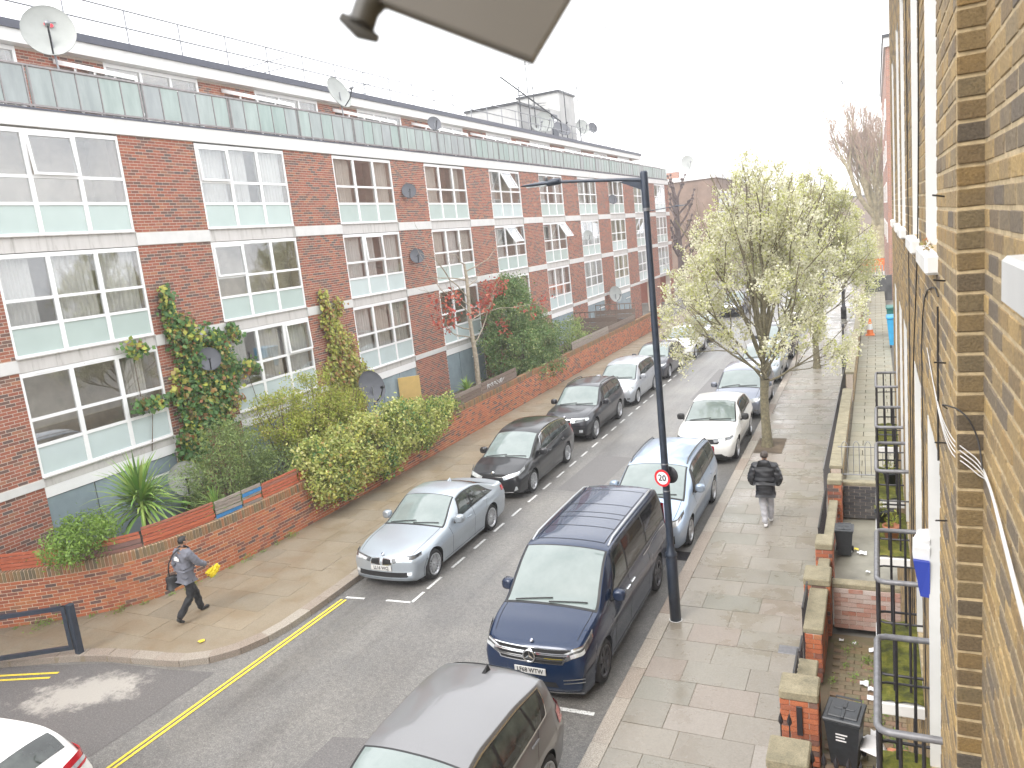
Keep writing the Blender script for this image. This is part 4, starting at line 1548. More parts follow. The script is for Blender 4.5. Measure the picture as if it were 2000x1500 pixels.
def piece_meshes(name, m, bev, n=5, jit=0.03, seed=1):
    """unit pieces (1x1x1 centred on x,z; y 0..1) with worn chamfered corners"""
    out = []
    rg = random.Random(seed)
    for k in range(n):
        bm = bmesh.new()
        bmesh.ops.create_cube(bm, size=1.0)
        bmesh.ops.bevel(bm, geom=bm.edges[:], offset=bev, segments=1, affect='EDGES')
        for v in bm.verts:
            v.co += Vector((rg.uniform(-jit, jit), rg.uniform(-jit, jit), rg.uniform(-jit, jit)))
        me = bpy.data.meshes.new(name)
        bm.to_mesh(me)
        bm.free()
        me.materials.append(m)
        at = me.attributes.new('rnd', 'FLOAT', 'FACE')
        out.append(me)
    return out


CAMP = Vector((0, 0, 7.0))


def cam_dist(p):
    return (Vector(p) - CAMP).length


def in_view(p, margin=60):
    """is the point inside the photograph's frame (used to choose which pieces become single parts)"""
    q = Matrix(CR).transposed() @ (Vector(p) - CAMP)
    if q.z > -0.1:
        return False
    u, v = 1000 + 1500 * q.x / -q.z, 750 - 1500 * q.y / -q.z
    return -margin < u < 2000 + margin and -margin < v < 1500 + margin


def lay_pieces(name, pieces, m, parent, nsingle=300, bev=.06, jit=.012, stuff_name=None, seed=3, seen=None):
    """pieces: (centre, (sx,sy,sz), rotz). nearest visible become single parts, the rest one mesh"""
    key = sorted(range(len(pieces)), key=lambda i: (0 if in_view(pieces[i][0]) else 1, cam_dist(pieces[i][0])))
    if seen:
        key = sorted(key, key=lambda i: (0 if in_view(pieces[i][0]) and seen(pieces[i][0]) else 1, cam_dist(pieces[i][0])))
    ms = piece_meshes(name, m, bev, 6, jit, seed)
    rg = random.Random(seed + 5)
    single = key[:nsingle]
    rest = key[nsingle:]
    for i in single:
        c, sz, rz = pieces[i]
        o = link(name, rg.choice(ms), parent)
        o.location = c
        o.scale = sz
        o.rotation_euler = (0, 0, rz)
    if rest:
        V = []
        F = []
        RN = []
        fs = [(0, 1, 5, 4), (1, 2, 6, 5), (2, 3, 7, 6), (3, 0, 4, 7), (4, 5, 6, 7), (0, 3, 2, 1)]
        for i in rest:
            c, sz, rz = pieces[i]
            ca, sa = math.cos(rz), math.sin(rz)
            k = len(V)
            for dz in (-.5, .5):
                for dx, dy in ((-.5, -.5), (.5, -.5), (.5, .5), (-.5, .5)):
                    x, y = dx * sz[0], dy * sz[1]
                    V.append((c[0] + x * ca - y * sa, c[1] + x * sa + y * ca, c[2] + dz * sz[2]))
            r = rg.random()
            for f in fs:
                F.append(tuple(j + k for j in f))
                RN.append(r)
        me = bpy.data.meshes.new(stuff_name or name + 'work')
        me.from_pydata(V, [], F)
        me.materials.append(m)
        at = me.attributes.new('rnd', 'FLOAT', 'FACE')
        at.data.foreach_set('value', RN)
        o = link(stuff_name or name + 'work', me, parent)
        o['kind'] = 'stuff'


def point_in(poly, x, y):
    c = False
    j = len(poly) - 1
    for i in range(len(poly)):
        if (poly[i][1] > y) != (poly[j][1] > y) and x < (poly[j][0] - poly[i][0]) * (y - poly[i][1]) / (poly[j][1] - poly[i][1]) + poly[i][0]:
            c = not c
        j = i
    return c


for pts in ([(-8.3, 19.2), (-7.1, 19.0), (-7.0, 22.4), (-8.2, 22.6)], [(-6.9, 30.5), (-6.1, 30.5), (-6.1, 37), (-6.9, 37)], [(-9.75, 17.0), (-9.3, 16.85), (-9.05, 17.15), (-9.2, 17.5), (-9.6, 17.55)]):
    sheet('tarmac_patch', pts, 0.004, M['tarmac_patch'], None, road)
# right pavement
pv = empty('pavement', kind='structure')
pv['label'] = 'wet stone pavement on the lamp post side'
b = MB().box((-3.42, -8, 0.0), (-0.98, 130, 0.112))
b.build('pavement_bed', M['joint_dirt'], pv)
rg = random.Random(11)
pcs = []
y = 4.0
row = 0
while y < 84:
    h = .60 if y < 40 else .9
    x = -3.42 + (rg.uniform(.3, .8) if row % 2 else .0)
    first = True
    cuts = [-3.42]
    if row % 2:
        cuts.append(-3.42 + rg.uniform(.35, .6))
    while cuts[-1] < -1.0 - .35:
        cuts.append(cuts[-1] + rg.uniform(.78, 1.02))
    cuts[-1] = -1.0
    for a, c in zip(cuts[:-1], cuts[1:]):
        if c - a < .1:
            continue
        if (y < 12.6 < y + h or y < 23.6 < y + h) and a < -3.0:
            pass
        pcs.append((((a + c) / 2, y + h / 2, .06 + rg.uniform(-.003, .003)), (c - a - .008, h - .008, .125), rg.uniform(-.004, .004)))
    y += h
    row += 1
lay_pieces('paving_slab', pcs, M['paving'], pv, 300, .012, .002, 'paving_slabs', 5)
# kerb, right
kb = empty('kerb', kind='structure')
pcs = []
y = 3.0
while y < 110:
    l = rg.uniform(.85, 1.1)
    pcs.append(((-3.55, y + l / 2, .055), (.255, l - .008, .145), 0))
    y += l
lay_pieces('kerb_stone', pcs, M['granite'], kb, 60, .03, .004, 'kerb_stones', 7)
# left pavement and its rounded kerb
KL = Path2(smooth_path(KERBL, 2))
poly = [tuple(p) for p in KL.P] + [(-24, 9), (-18, 12), (-14.2, 14.5), (-14.2, 66)]
pl = empty('pavement', kind='structure')
pl['label'] = 'worn pavement along the curved brick wall'
MB().prism(poly[::-1], 0.0, .113).build('pavement_bed', M['paving_old'], pl)
pcs = []
y = 7.2
row = 0
inner = [tuple(p) for p in Path2([(p[0] - .3, p[1] + (.3 if p[1] < 11 else 0)) for p in KERBL]).P] + [(-24, 9), (-18, 11.5), (-14, 14.5), (-13.9, 66)]
while y < 58:
    h = .72
    x = -20 + (0.45 if row % 2 else 0)
    while x < -10.6:
        wd = rg.uniform(.78, .98)
        cs = [(x + .02, y + .02), (x + wd, y + .02), (x + wd, y + h), (x + .02, y + h)]
        if all(point_in(inner, *q) for q in cs):
            pcs.append(((x + wd / 2, y + h / 2, .062 + rg.uniform(-.002, .002)), (wd - .009, h - .009, .115), 0))
        x += wd
    y += h
    row += 1
lay_pieces('paving_slab', pcs, M['paving_old'], pl, 300, .012, .002, 'paving_slabs', 9)
kl = empty('kerb', kind='structure')
pcs = []
t = 0.0
KK = Path2([(p[0] - .0, p[1]) for p in KL.P])
while t < KK.L - 1:
    l = rg.uniform(.8, 1.05) if not (53 < t < 60) else .55
    c = KK.at(t + l / 2)
    tg = KK.tan(t + l / 2, l / 2)
    nrm = np.array([-tg[1], tg[0]])
    if nrm[0] > 0 and t < 55:
        nrm = -nrm
    if t >= 55 and nrm[1] < 0:
        nrm = -nrm
    c = c + nrm * .13
    pcs.append(((c[0], c[1], .055), (l - .01, .27, .146), math.atan2(tg[1], tg[0])))
    t += l
lay_pieces('kerb_stone', pcs, M['granite'], kl, 75, .03, .004, 'kerb_stones', 13)
# covers let into the pavements
for (x, y, sx, sy, nm, m_, z) in ((-12.05, 13.2, 1.0, .75, 'inspection_cover', 'paving_old', .132), (-1.35, 11.9, .36, .25, 'inspection_cover', 'rail_grey', .131)):
    o = MB().bbox((x - sx / 2, y - sy / 2, z - .02), (x + sx / 2, y + sy / 2, z), .006).build(nm, M[m_])
    tag(o, 'large stone inspection cover by the left kerb' if x < -5 else 'small grey metal cover in the right pavement', 'drain cover')
# road gully
g = MB()
for i in range(9):
    g.bbox((-3.9 - .18, 15.2 + i * .05, .002), (-3.9 + .18, 15.225 + i * .05, .014), .003)
o = g.build('gully_grate', M['iron_black'])
o['kind'] = 'stuff'
# tree pit
sheet('tree_pit', [(-3.4, 22.8), (-2.6, 22.8), (-2.6, 24.4), (-3.4, 24.4)], .136, M['soil'])

# ---- road markings
mk = empty('road_markings', kind='structure')
def line(x0, y0, x1, y1, wd, m, z=.009):
    d = Vector((x1 - x0, y1 - y0, 0))
    n = Vector((-d.y, d.x, 0)).normalized() * wd / 2
    a, b_ = Vector((x0, y0, z)), Vector((x1, y1, z))
    MB().add([a - n, b_ - n, b_ + n, a + n], [(0, 1, 2, 3)]).build('painted_line', m, mk)
for dx in (0, .10):
    pts = [(-10.30 + dx, 11.9), (-10.41 + dx, 6.4), (-10.6 + dx, -6)]
    for a, c in zip(pts[:-1], pts[1:]):
        line(*a, *c, .055, M['line_yellow'])
for dy in (0, .17):
    line(-13.95, 8.05 - dy, -17.5, 6.75 - dy, .06, M['line_yellow'], .009)
y = 12.75
while y < 66:
    if not (43 < y < 43.5):
        line(-8.7, y, -8.7, y + .58, .07, M['line_white'])
    y += 1.07
line(-10.27, 12.0, -9.82, 12.04, .07, M['line_white'])
line(-9.3, 12.08, -8.68, 12.12, .07, M['line_white'])
line(-8.7, 12.1, -8.7, 12.6, .07, M['line_white'])
line(-4.75, 9.58, -3.9, 9.6, .085, M['line_white'])
y = 3.2
while y < 60:
    line(-6.02, y, -6.02, y + .55, .07, M['line_white'])
    y += 1.07
o = sheet('yellow_mark', [(-11.90, 9.50), (-11.80, 9.47), (-11.76, 9.55), (-11.82, 9.61), (-11.88, 9.58)], .138, M['line_yellow'], None, pl)

# ------------------------------------------------------------------ curved garden wall
WP = Path2(smooth_path([(-23, 6.3), (-19.2, 7.6), (-16.95, 8.78), (-15.55, 9.6), (-14.55, 10.5), (-14.12, 12.0), (-13.93, 14.2), (-13.87, 18), (-13.87, 30), (-13.87, 52.3)], 3))
gw = empty('garden_wall', (-13.9, 20, 0.1), label='long red brick garden wall curving round the street corner', cat='wall')
gw.location = (0, 0, 0)


def strip_wall(path, t0, t1, z0, z1, th, step=.3, off=0.0):
    """mortar core, off = outward offset of its outer face"""
    mb = MB()
    ts = np.arange(t0, t1 + step, step)
    ts[-1] = min(ts[-1], t1)
    A, B = [], []
    for t in ts:
        c = path.at(t)
        tg = path.tan(t)
        n = np.array([tg[1], -tg[0]])   # right of travel = street side
        a = c + n * off
        b_ = c - n * th
        A.append(a)
        B.append(b_)
    G = np.array([[(*a, z0), (*a, z1), (*b_, z1), (*b_, z0)] for a, b_ in zip(A, B)])
    mb.grid(G, smooth=False)
    for k in (0, -1):
        mb.add([tuple(p) for p in G[k]], [(0, 1, 2, 3)])
    return mb


strip_wall(WP, 0, WP.L, .1, 1.325, .21, off=-.006).build('mortar_core', M['mortar_garden'], gw)
pcs = []
rg = random.Random(21)
for cidx in range(13):
    z = .118 + cidx * .0765
    t = -0.1125 if cidx % 2 else 0.0
    while t < WP.L - .1:
        tm = max(t, 0) + .1
        c = WP.at(tm)
        tg = WP.tan(tm)
        n = np.array([tg[1], -tg[0]])
        cc = c - n * .05 + n * rg.uniform(-.0015, .002)
        pcs.append(((cc[0], cc[1], z + .0325), (.212, .102, .062), math.atan2(tg[1], tg[0])))
        t += .226
near = pcs
lay_pieces('brick', near, M['garden_brick'], gw, 300, .05, .012, 'brickwork', 3)
pcs = []
t = 0.0
while t < WP.L - .03:
    c = WP.at(t + .035)
    tg = WP.tan(t + .035)
    n = np.array([tg[1], -tg[0]])
    cc = c - n * .10
    pcs.append(((cc[0], cc[1], 1.113 + .108), (.061, .215, .214), math.atan2(tg[1], tg[0])))
    t += .0755
lay_pieces('coping_brick', pcs, M['soldier_brick'], gw, 160, .05, .012, 'coping_brickwork', 4)
# end pier of the wall
pcs = []
for k in range(19):
    pcs.append(((-13.84, 52.5, .13 + k * .0765), (.34, .34, .068), 0))
lay_pieces('pier_brick', pcs, M['garden_brick'], gw, 30, .03, .006)
MB().box((-14.1, 52.2, 1.3), (-13.6, 52.3, 1.31)).build('pier_bed', M['mortar_garden'], gw)

# planks standing on the wall
def plank_run(name, t0, t1, z0, hs, m, parent, y_off=-.09, mats=None, rgs=1, lean=0.0):
    rg_ = random.Random(rgs)
    z = z0
    ts = [t0, t1]
    for i, h in enumerate(hs):
        n = max(2, int((t1 - t0) / .25))
        mb = MB()
        tt = np.linspace(t0 + rg_.uniform(0, .02), t1 - rg_.uniform(0.0, .03), n)
        G = []
        wob = rg_.uniform(-.012, .012)
        tilt = rg_.uniform(-.008, .008)
        for k, t in enumerate(tt):
            c = WP.at(t)
            tg = WP.tan(t)
            nn = np.array([tg[1], -tg[0]])
            a = c + nn * (y_off + .012 + wob)
            b_ = c + nn * (y_off - .012 + wob)
            dz = tilt * (k / (n - 1) - .5) * 2
            G.append([(*a, z + .004 + dz), (*a, z + h - .010 + dz), (*b_, z + h - .010 + dz), (*b_, z + .004 + dz), (*a, z + .004 + dz)])
        mb.grid(np.array(G), smooth=False)
        for k in (0, -1):
            mb.add(G[k][:4], [(0, 1, 2, 3)])
        mm = mats[i] if mats and i < len(mats) and mats[i] else m
        mb.build('plank', mm, parent)
        z += h


def t_at(x=None, y=None):
    ts = np.linspace(0, WP.L, 4000)
    P = np.array([WP.at(t) for t in ts])
    if y is not None:
        return ts[np.argmin(np.abs(P[:, 1] - y))]
    return ts[np.argmin(np.abs(P[:, 0] - x))]


pf = empty('plank_fence', label='weathered red and grey planks standing on the curved brick wall', cat='fence')
redh = [.075, .085, .07, .08, .07]
segs = [(-19.6, -17.9), (-17.86, -16.75), (-16.72, -15.95), (-15.93, -15.45)]
for i, (xa, xb) in enumerate(segs):
    plank_run('plank', t_at(x=xa), t_at(x=xb), 1.335, redh, M['plank_red'], pf, rgs=i)
t0 = t_at(x=-15.43)
plank_run('plank', t0, t0 + 1.35, 1.335, [.09, .11, .09, .07], M['plank_red'], pf, rgs=7)
t0 += 1.38
plank_run('plank', t0, t0 + 1.75, 1.335, [.075, .085, .07, .08, .07, .06], M['plank_red'], pf, rgs=8)
t0 += 1.78
plank_run('plank', t0, t0 + .78, 1.335, [.10, .09, .085, .08, .08], M['plank_grey'], pf, mats=[M['plank_blue'], None, None, None, None], rgs=9)
t0 += .80
plank_run('plank', t0, t0 + .62, 1.335, [.08, .09, .07, .10, .10], M['plank_grey'], pf, mats=[None, M['plank_red'], None, M['plank_blue'], None], rgs=10)
t0 += .64
plank_run('plank', t0, t0 + 1.3, 1.335, [.08, .085, .085, .08, .07], M['plank_red'], pf, rgs=11)
t0 += 1.33
plank_run('plank', t0, t_at(y=15.6), 1.335, [.09, .085, .09, .08], M['plank_red'], pf, rgs=12)
gf = empty('plank_fence', label='grey plank fence with scribbled white graffiti above the wall beside the evergreen', cat='fence')
plank_run('plank', t_at(y=23.7), t_at(y=25.9), 1.335, [.15, .15, .15], M['plank_dark'], gf, rgs=13)
plank_run('plank', t_at(y=25.95), t_at(y=29.2), 1.335, [.15, .15, .15], M['plank_dark'], gf, rgs=14)
sq = MB()
rg = random.Random(5)
for k in range(5):
    y0 = 26.4 + k * .32
    pts = []
    for j in range(7):
        pts.append((-13.95 + .014, y0 + .3 * math.sin(j * 1.9 + k) * .5 + j * .03, 1.44 + .11 + .1 * math.sin(j * 2.3 + k * 2)))
    sq.tube(pts, .012, 4)
sq.build('graffiti', M['white_paint'], gf)
hf = empty('plank_fence', label='pale weathered plank fence on the wall beyond the evergreen', cat='fence')
plank_run('plank', t_at(y=36.0), t_at(y=42.0), 1.335, [.14, .14, .14], M['plank_grey'], hf, rgs=15)
plank_run('plank', t_at(y=42.05), t_at(y=47.5), 1.335, [.13, .13, .11], M['plank_dark'], hf, rgs=16)
# dividing trellis fences of the far back gardens
for (yy, lab) in ((44.5, 'dark timber slat fence between the far back gardens'), (48.5, 'dark trellis topped fence nearest the end of the garden wall')):
    tf = empty('timber_fence', (0, 0, 0), label=lab, cat='fence')
    for k in range(5):
        MB().box((-16.9, yy, .5 + k * .3), (-14.2, yy + .03, .5 + k * .3 + .27), skip=()).build('slat', M['plank_dark'], tf)
    for k in range(9):
        MB().box((-16.9 + k * .33, yy + .03, .5), (-16.86 + k * .33, yy + .06, 2.35)).build('batten', M['plank_dark'], tf)
    MB().box((-16.9, yy + .03, 2.3), (-14.2, yy + .06, 2.36)).build('rail', M['plank_dark'], tf)
# garden soil behind the wall
sheet('garden_soil', [(-17.0, 9.4), (-15.4, 10.2), (-14.5, 11.3), (-14.15, 13), (-14.05, 52), (-17.0, 52), ], .75, M['soil'])
sheet('garden_soil', [(-23, 9), (-19.0, 8.2), (-17, 9.3), (-17.0, 14), (-23, 14)], .8, M['soil'])

# ------------------------------------------------------------------ apartment block
X = -17.0
ab = empty('apartment_block', (0, 0, 0), label='long red brick apartment block with white bands and a glazed balcony', cat='building')
WY = [(4.2, 7.85), (10.42, 14.08), (16.5, 20.13), (22.6, 26.24), (28.75, 32.35), (34.85, 38.45), (41.1, 44.7), (47.4, 51.0), (53.7, 57.3), (60.1, 63.7), (66.5, 70.2)]
Y0, Y1 = 1.2, 71.4
ROWS = [(8.27, 10.62), (5.63, 7.89), (2.92, 5.30)]
BANDS = [(7.93, 8.24), (5.33, 5.60), (2.71, 2.89)]
CORN = (10.66, 11.03)
piers = []
prev = Y0
for a, b_ in WY:
    piers.append((prev, a))
    prev = b_
piers.append((prev, Y1))
for (a, b_) in piers:
    MB().box((X - .45, a, .1), (X - .0035, b_, CORN[0])).build('pier_core', M['mortar'], ab)
pcs = []
rg = random.Random(31)
for (a, b_) in piers:
    for (z0, z1) in [(.13, 2.70), (2.90, 5.32), (5.61, 7.92), (8.25, 10.65)]:
        nc = int((z1 - z0) / .075)
        gz = (z1 - z0) / nc
        for k in range(nc):
            z = z0 + (k + .5) * gz
            y = a + (-.1125 if k % 2 else 0)
            while y < b_ - .02:
                ya, yb = max(y, a), min(y + .215, b_)
                if yb - ya > .04:
                    pcs.append(((X - .03 + rg.uniform(-.001, .001), (ya + yb) / 2, z), (yb - ya - .003, .06, gz - .014), math.pi / 2))
                y += .225
lay_pieces('brick', pcs, M['red_brick'], ab, 300, .04, .008, 'brickwork', 33, seen=lambda p: p[2] > 3 and p[1] < 17)
# bands, cornice and sills
for (z0, z1) in BANDS:
    for (a, b_) in piers:
        MB().box((X - .3, a - .005, z0), (X + .03, b_ + .005, z1)).build('concrete_band', M['white_paint'], ab)
    for (a, b_) in WY:
        m_ = MB()
        m_.box((X - .3, a + .005, z0 - .02), (X - .015, b_ - .005, z1 + .01))
        m_.box((X - .3, a + .01, z1 + .01), (X + .05, b_ - .01, z1 + .035))
        m_.build('spandrel_sill', M['sill_grey'], ab)
MB().box((X - .3, Y0, CORN[0]), (X + .05, Y1 + .05, CORN[1])).build('cornice', M['white_paint'], ab)
MB().box((X - .3, Y0, CORN[1]), (X + .065, Y1 + .06, CORN[1] + .045)).build('cornice_edge', M['fascia_dark'], ab)
MB().box((-20.4, Y0, 10.8), (X - .3, Y1, 11.0)).build('balcony_deck', M['sill_grey'], ab)
# end wall and back
MB().box((-26, Y1 - .3, .1), (X - .45, Y1, 10.8)).build('end_wall', M['red_brick'], ab)
# rooms behind the windows
for (a, b_) in WY:
    for (z0, z1) in ROWS:
        MB().box((X - 1.5, a - .2, z0 - .1), (X - .46, b_ + .2, z1 + .1), skip=('+x',)).build('room_interior', M['room'], ab)


def win_frame(wd, ht, open_col=None, seed=0):
    """frame mesh in local coords: y along facade 0..wd, z 0..ht, x=0 outer face"""
    f = MB()
    t = .055
    f.box((-.07, 0, 0), (0, wd, .06))
    f.box((-.07, 0, ht - .10), (0, wd, ht))
    f.box((-.069, 0, .06), (-.001, t, ht - .10))
    f.box((-.069, wd - t, .06), (-.001, wd, ht - .10))
    cw = wd / 3
    for k in (1, 2):
        f.box((-.068, k * cw - .055, .06), (-.002, k * cw + .055, ht - .10))
    z1, z2 = ht * .30, ht * .555
    for z in (z1, z2):
        a = t
        for k in range(3):
            b0 = (k * cw + (.055 if k else t))
            b1 = ((k + 1) * cw - (.055 if k < 2 else t))
            f.box((-.067, b0, z - .035), (-.003, b1, z + .035))
    # trickle vents under the head
    for k in range(3):
        f.box((0, k * cw + cw * .28, ht - .055), (.012, k * cw + cw * .72, ht - .028))
    return f


def curtain_mesh(wd, ht, seed, gap=None, open_=False):
    rg_ = np.random.default_rng(seed)
    n = 90
    yy = np.linspace(0, wd, n)
    ph = np.cumsum(rg_.uniform(.25, .9, n))
    xx = .035 * np.sin(ph) + .01 * rg_.normal(size=n)
    G = np.zeros((n, 4, 3))
    for j, z in enumerate(np.linspace(0, ht, 4)):
        G[:, j, 0] = xx * (1 - .25 * j / 3)
        G[:, j, 1] = yy
        G[:, j, 2] = z
    mb_ = MB().grid(G, smooth=True)
    return mb_


WW, WH = 3.64, 2.35
fmesh = win_frame(WW, WH).mesh('window', M['white_upvc'])
cw = WW / 3
pane_top = MB().box((-.012, .0, 0), (0, cw - .11, WH * .445 - .135)).mesh('pane', M['window_glass'])
pane_mid = MB().box((-.012, .0, 0), (0, cw - .11, WH * .255 - .07)).mesh('pane', M['window_glass'])
pane_sp = MB().box((-.012, .0, 0), (0, cw - .11, WH * .30 - .095)).mesh('spandrel_panel', M['spandrel_aqua'])
pane_sp2 = MB().box((-.012, .0, 0), (0, cw - .11, WH * .30 - .095)).mesh('spandrel_panel', M['spandrel_pale'])
sash = MB()
sw, sh = cw - .10, WH * .445 - .125
for bx in (((-.03, 0, -sh), (.025, sw, -sh + .055)), ((-.03, 0, -.05), (.025, sw, 0)), ((-.029, 0, -sh + .055), (.024, .05, -.05)), ((-.029, sw - .05, -sh + .055), (.024, sw, -.05))):
    sash.box(*bx)
sash_m = sash.mesh('opening_sash', M['white_upvc'])
glass_s = MB().box((-.012, .05, -sh + .055), (0, sw - .05, -.05)).mesh('pane', M['window_glass'])
CURT = [curtain_mesh(1.1, WH * .70, k).mesh('curtain', M['curtain']) for k in range(4)]
CURTW = [curtain_mesh(1.1, WH * .70, k + 9).mesh('curtain', M['curtain_warm']) for k in range(3)]
# which bays are curtained: (bay,row) -> pattern per column  c curtain, w warm curtain, . open; and open sash column with angle
PAT = {(2, 0): 'ccc', (1, 1): 'ccc', (3, 1): 'ccc', (1, 2): '..w', (2, 2): 'cwc', (3, 2): 'cww', (3, 0): 'w.w', (4, 0): 'w.w', (4, 1): 'wcw', (5, 1): 'c.w', (6, 1): 'ww.', (7, 0): 'ccc', (8, 0): 'w.c', (6, 2): 'ccc', (7, 1): 'c.c', (7, 2): 'cw.', (8, 1): 'www', (8, 2): 'w.w', (9, 0): 'ccc', (9, 1): 'c.c', (10, 0): 'w.w', (10, 1): 'www', (10, 2): 'c.c', (6, 0): 'c.c', (4, 2): '...', (5, 0): 'c..'}
OPEN = {(1, 0): (1, 5), (2, 0): (0, 3), (2, 1): (0, 2), (3, 1): (1, 3), (5, 0): (1, 28), (5, 1): (1, 30), (6, 1): (2, 30), (2, 2): (2, 3)}
for bi, (a, b_) in enumerate(WY):
    for ri, (z0, z1) in enumerate(ROWS):
        wdw = link('window', fmesh, ab)
        wdw.location = (X - .01, a + .005, z0)
        sx = (b_ - a - .01) / WW
        sz = (z1 - z0) / WH
        wdw.scale = (1, sx, sz)
        op = OPEN.get((bi, ri))
        for k in range(3):
            y0 = k * cw + .055
            for (me, zb) in ((pane_sp if (bi + ri * 2) % 5 and ri < 2 else pane_sp2, .06), (pane_mid, WH * .30 + .035), (pane_top, WH * .555 + .035)):
                if me is pane_top and op and op[0] == k:
                    s_ = link('opening_sash', sash_m, wdw)
                    s_.location = (.015, k * cw + .05, WH - .10)
                    s_.rotation_euler = (0, -R(op[1]), 0)
                    link('pane', glass_s, s_)
                    continue
                p_ = link(me.name.split('.')[0], me, wdw)
                p_.location = (-.03, y0, zb)
            ch = PAT.get((bi, ri), ['w.w', '...', 'c.w', 'ww.', '..w'][(bi * 3 + ri) % 5] if bi > 4 else '...')[k]
            if ch != '.':
                cm = (CURT if ch == 'c' else CURTW)[(bi + k + ri) % (4 if ch == 'c' else 3)]
                c_ = link('curtain', cm, wdw)
                c_.location = (-.22, k * cw + .06, WH * .28)
                if (bi * 7 + ri * 3 + k) % 5 == 0:
                    c_.scale = (1, .72, 1)
# a picture leaning inside one window
# lower storey panels between piers
for bi, (a, b_) in enumerate(WY[:9]):
    n = 3
    w_ = (b_ - a) / n
    for k in range(n):
        MB().box((X - .09, a + k * w_ + .02, .3), (X - .05, a + (k + 1) * w_ - .02, 2.42 if k < 2 else 1.95)).build('infill_panel', M['panel_blue'], ab)
        if k == 2:
            MB().box((X - .09, a + k * w_ + .02, 2.02), (X - .05, a + (k + 1) * w_ - .02, 2.42)).build('infill_panel', M['panel_blue'], ab)
    f = MB()
    f.box((X - .12, a, 2.44), (X - .02, b_, 2.70))
    f.box((X - .1, a + 2 * w_ + .02, 1.96), (X - .045, b_, 2.01))
    f.build('window_head', M['white_upvc'], ab)
    MB().box((X - .2, a, .1), (X - .1, b_, 2.44)).build('infill_backing', M['sill_grey'], ab)
dr = MB().bbox((0, 0, 0), (.05, .85, 1.98), .006).build('door', M['yellow_door'], ab)
dr.location = (X + .02, 24.75, .0 + .3)
dr.rotation_euler = (0, 0, R(-50))
dr['label'] = 'yellow door standing ajar in the blue panels'
MB().bbox((.05, .72, .95), (.09, .78, 1.05), .01).build('handle', M['chrome'], dr)
# balcony front
pw = .604
y = 8.99
k = 0
panel_me = MB().box((-.012, .02, 0), (.0, pw - .02, .80)).mesh('balcony_panel', M['balcony_glass'])
post_me = MB().box((-.03, -.018, -.16), (.012, .018, .86)).mesh('balcony_post', M['balcony_frame'])
while y < Y1 - .3:
    o = link('balcony_panel', panel_me, ab)
    o.location = (X + .02, y, 11.16)
    if k % 5 == 0:
        for dy in (-.05, .05):
            o = link('balcony_post', post_me, ab)
            o.location = (X + .02, y + dy, 11.14)
            o.scale = (1.3, 1, 1)
    else:
        o = link('balcony_post', post_me, ab)
        o.location = (X + .02, y, 11.14)
        o.scale = (1, .8, .82 / .86 * .97)
    y += pw
    k += 1
MB().box((X - .03, Y0, 11.975), (X + .045, Y1 + .05, 12.02)).build('balcony_top_rail', M['balcony_frame'], ab)
MB().box((X - .02, Y0, 11.11), (X + .04, Y1 + .05, 11.15)).build('balcony_bottom_rail', M['balcony_frame'], ab)
# end return of the balcony front
for kk in range(4):
    MB().box((X - 3.0 + kk * .75, Y1 + .02, 11.16), (X - 2.3 + kk * .75, Y1 + .035, 11.96)).build('balcony_panel', M['balcony_glass'], ab)
# set-back top storey
XP = -20.0
PW = [(a + .05, b_ - .1) for a, b_ in WY]
pp = []
prev = Y0
for a, b_ in PW:
    pp.append((prev, a))
    prev = b_
pp.append((prev, Y1 - .5))
for a, b_ in pp:
    MB().box((XP - .4, a, 11.0), (XP - .0035, b_, 13.32)).build('upper_pier_core', M['mortar'], ab)
pcs = []
for a, b_ in pp:
    for kx in range(30):
        y = a + (-.1125 if kx % 2 else 0)
        while y < b_ - .02:
            ya, yb = max(y, a), min(y + .215, b_)
            if yb - ya > .04:
                pcs.append(((XP - .03, (ya + yb) / 2, 11.04 + kx * .075), (yb - ya - .003, .06, .061), math.pi / 2))
            y += .225
lay_pieces('upper_brick', pcs, M['red_brick'], ab, 0, .04, .008, 'upper_brickwork', 35)
for a, b_ in PW:
    f = MB()
    wd = b_ - a
    f.box((XP - .08, a, 13.20), (XP, b_, 13.31))
    cols = [0, wd * .36, wd * .68, wd]
    for c_ in cols:
        yy = min(max(a + c_, a + .04), b_ - .04)
        f.box((XP - .079, yy - .04, 11.02), (XP - .001, yy + .04, 13.20))
    f.box((XP - .078, a + cols[2] + .04, 12.78), (XP - .002, b_ - .08, 12.88))
    f.box((XP - .077, a + cols[2] + wd * .16 - .04, 11.02), (XP - .003, a + cols[2] + wd * .16 + .04, 12.78))
    f.box((XP - .076, a + .08, 11.95), (XP - .004, a + cols[2] - .04, 12.02))
    fr = f.build('terrace_window', M['white_upvc'], ab)
    for (ya, yb, za, zb) in ((cols[0], cols[1], 11.02, 13.2), (cols[1], cols[2], 11.02, 13.2), (cols[2], cols[3], 11.02, 13.2)):
        MB().box((XP - .05, a + ya + .03, za), (XP - .04, a + yb - .03, zb)).build('pane', M['window_glass'], fr)
    MB().box((XP - 1.5, a, 11.0), (XP - .42, b_, 13.3), skip=('+x',)).build('terrace_room', M['room'], ab)
MB().box((XP - 6, Y0, 13.32), (XP + .30, Y1 + 1.6, 13.66)).build('roof_fascia', M['white_paint'], ab)
MB().box((XP - 6.05, Y0, 13.66), (XP + .36, Y1 + 1.7, 13.87)).build('roof_edge', M['fascia_dark'], ab)
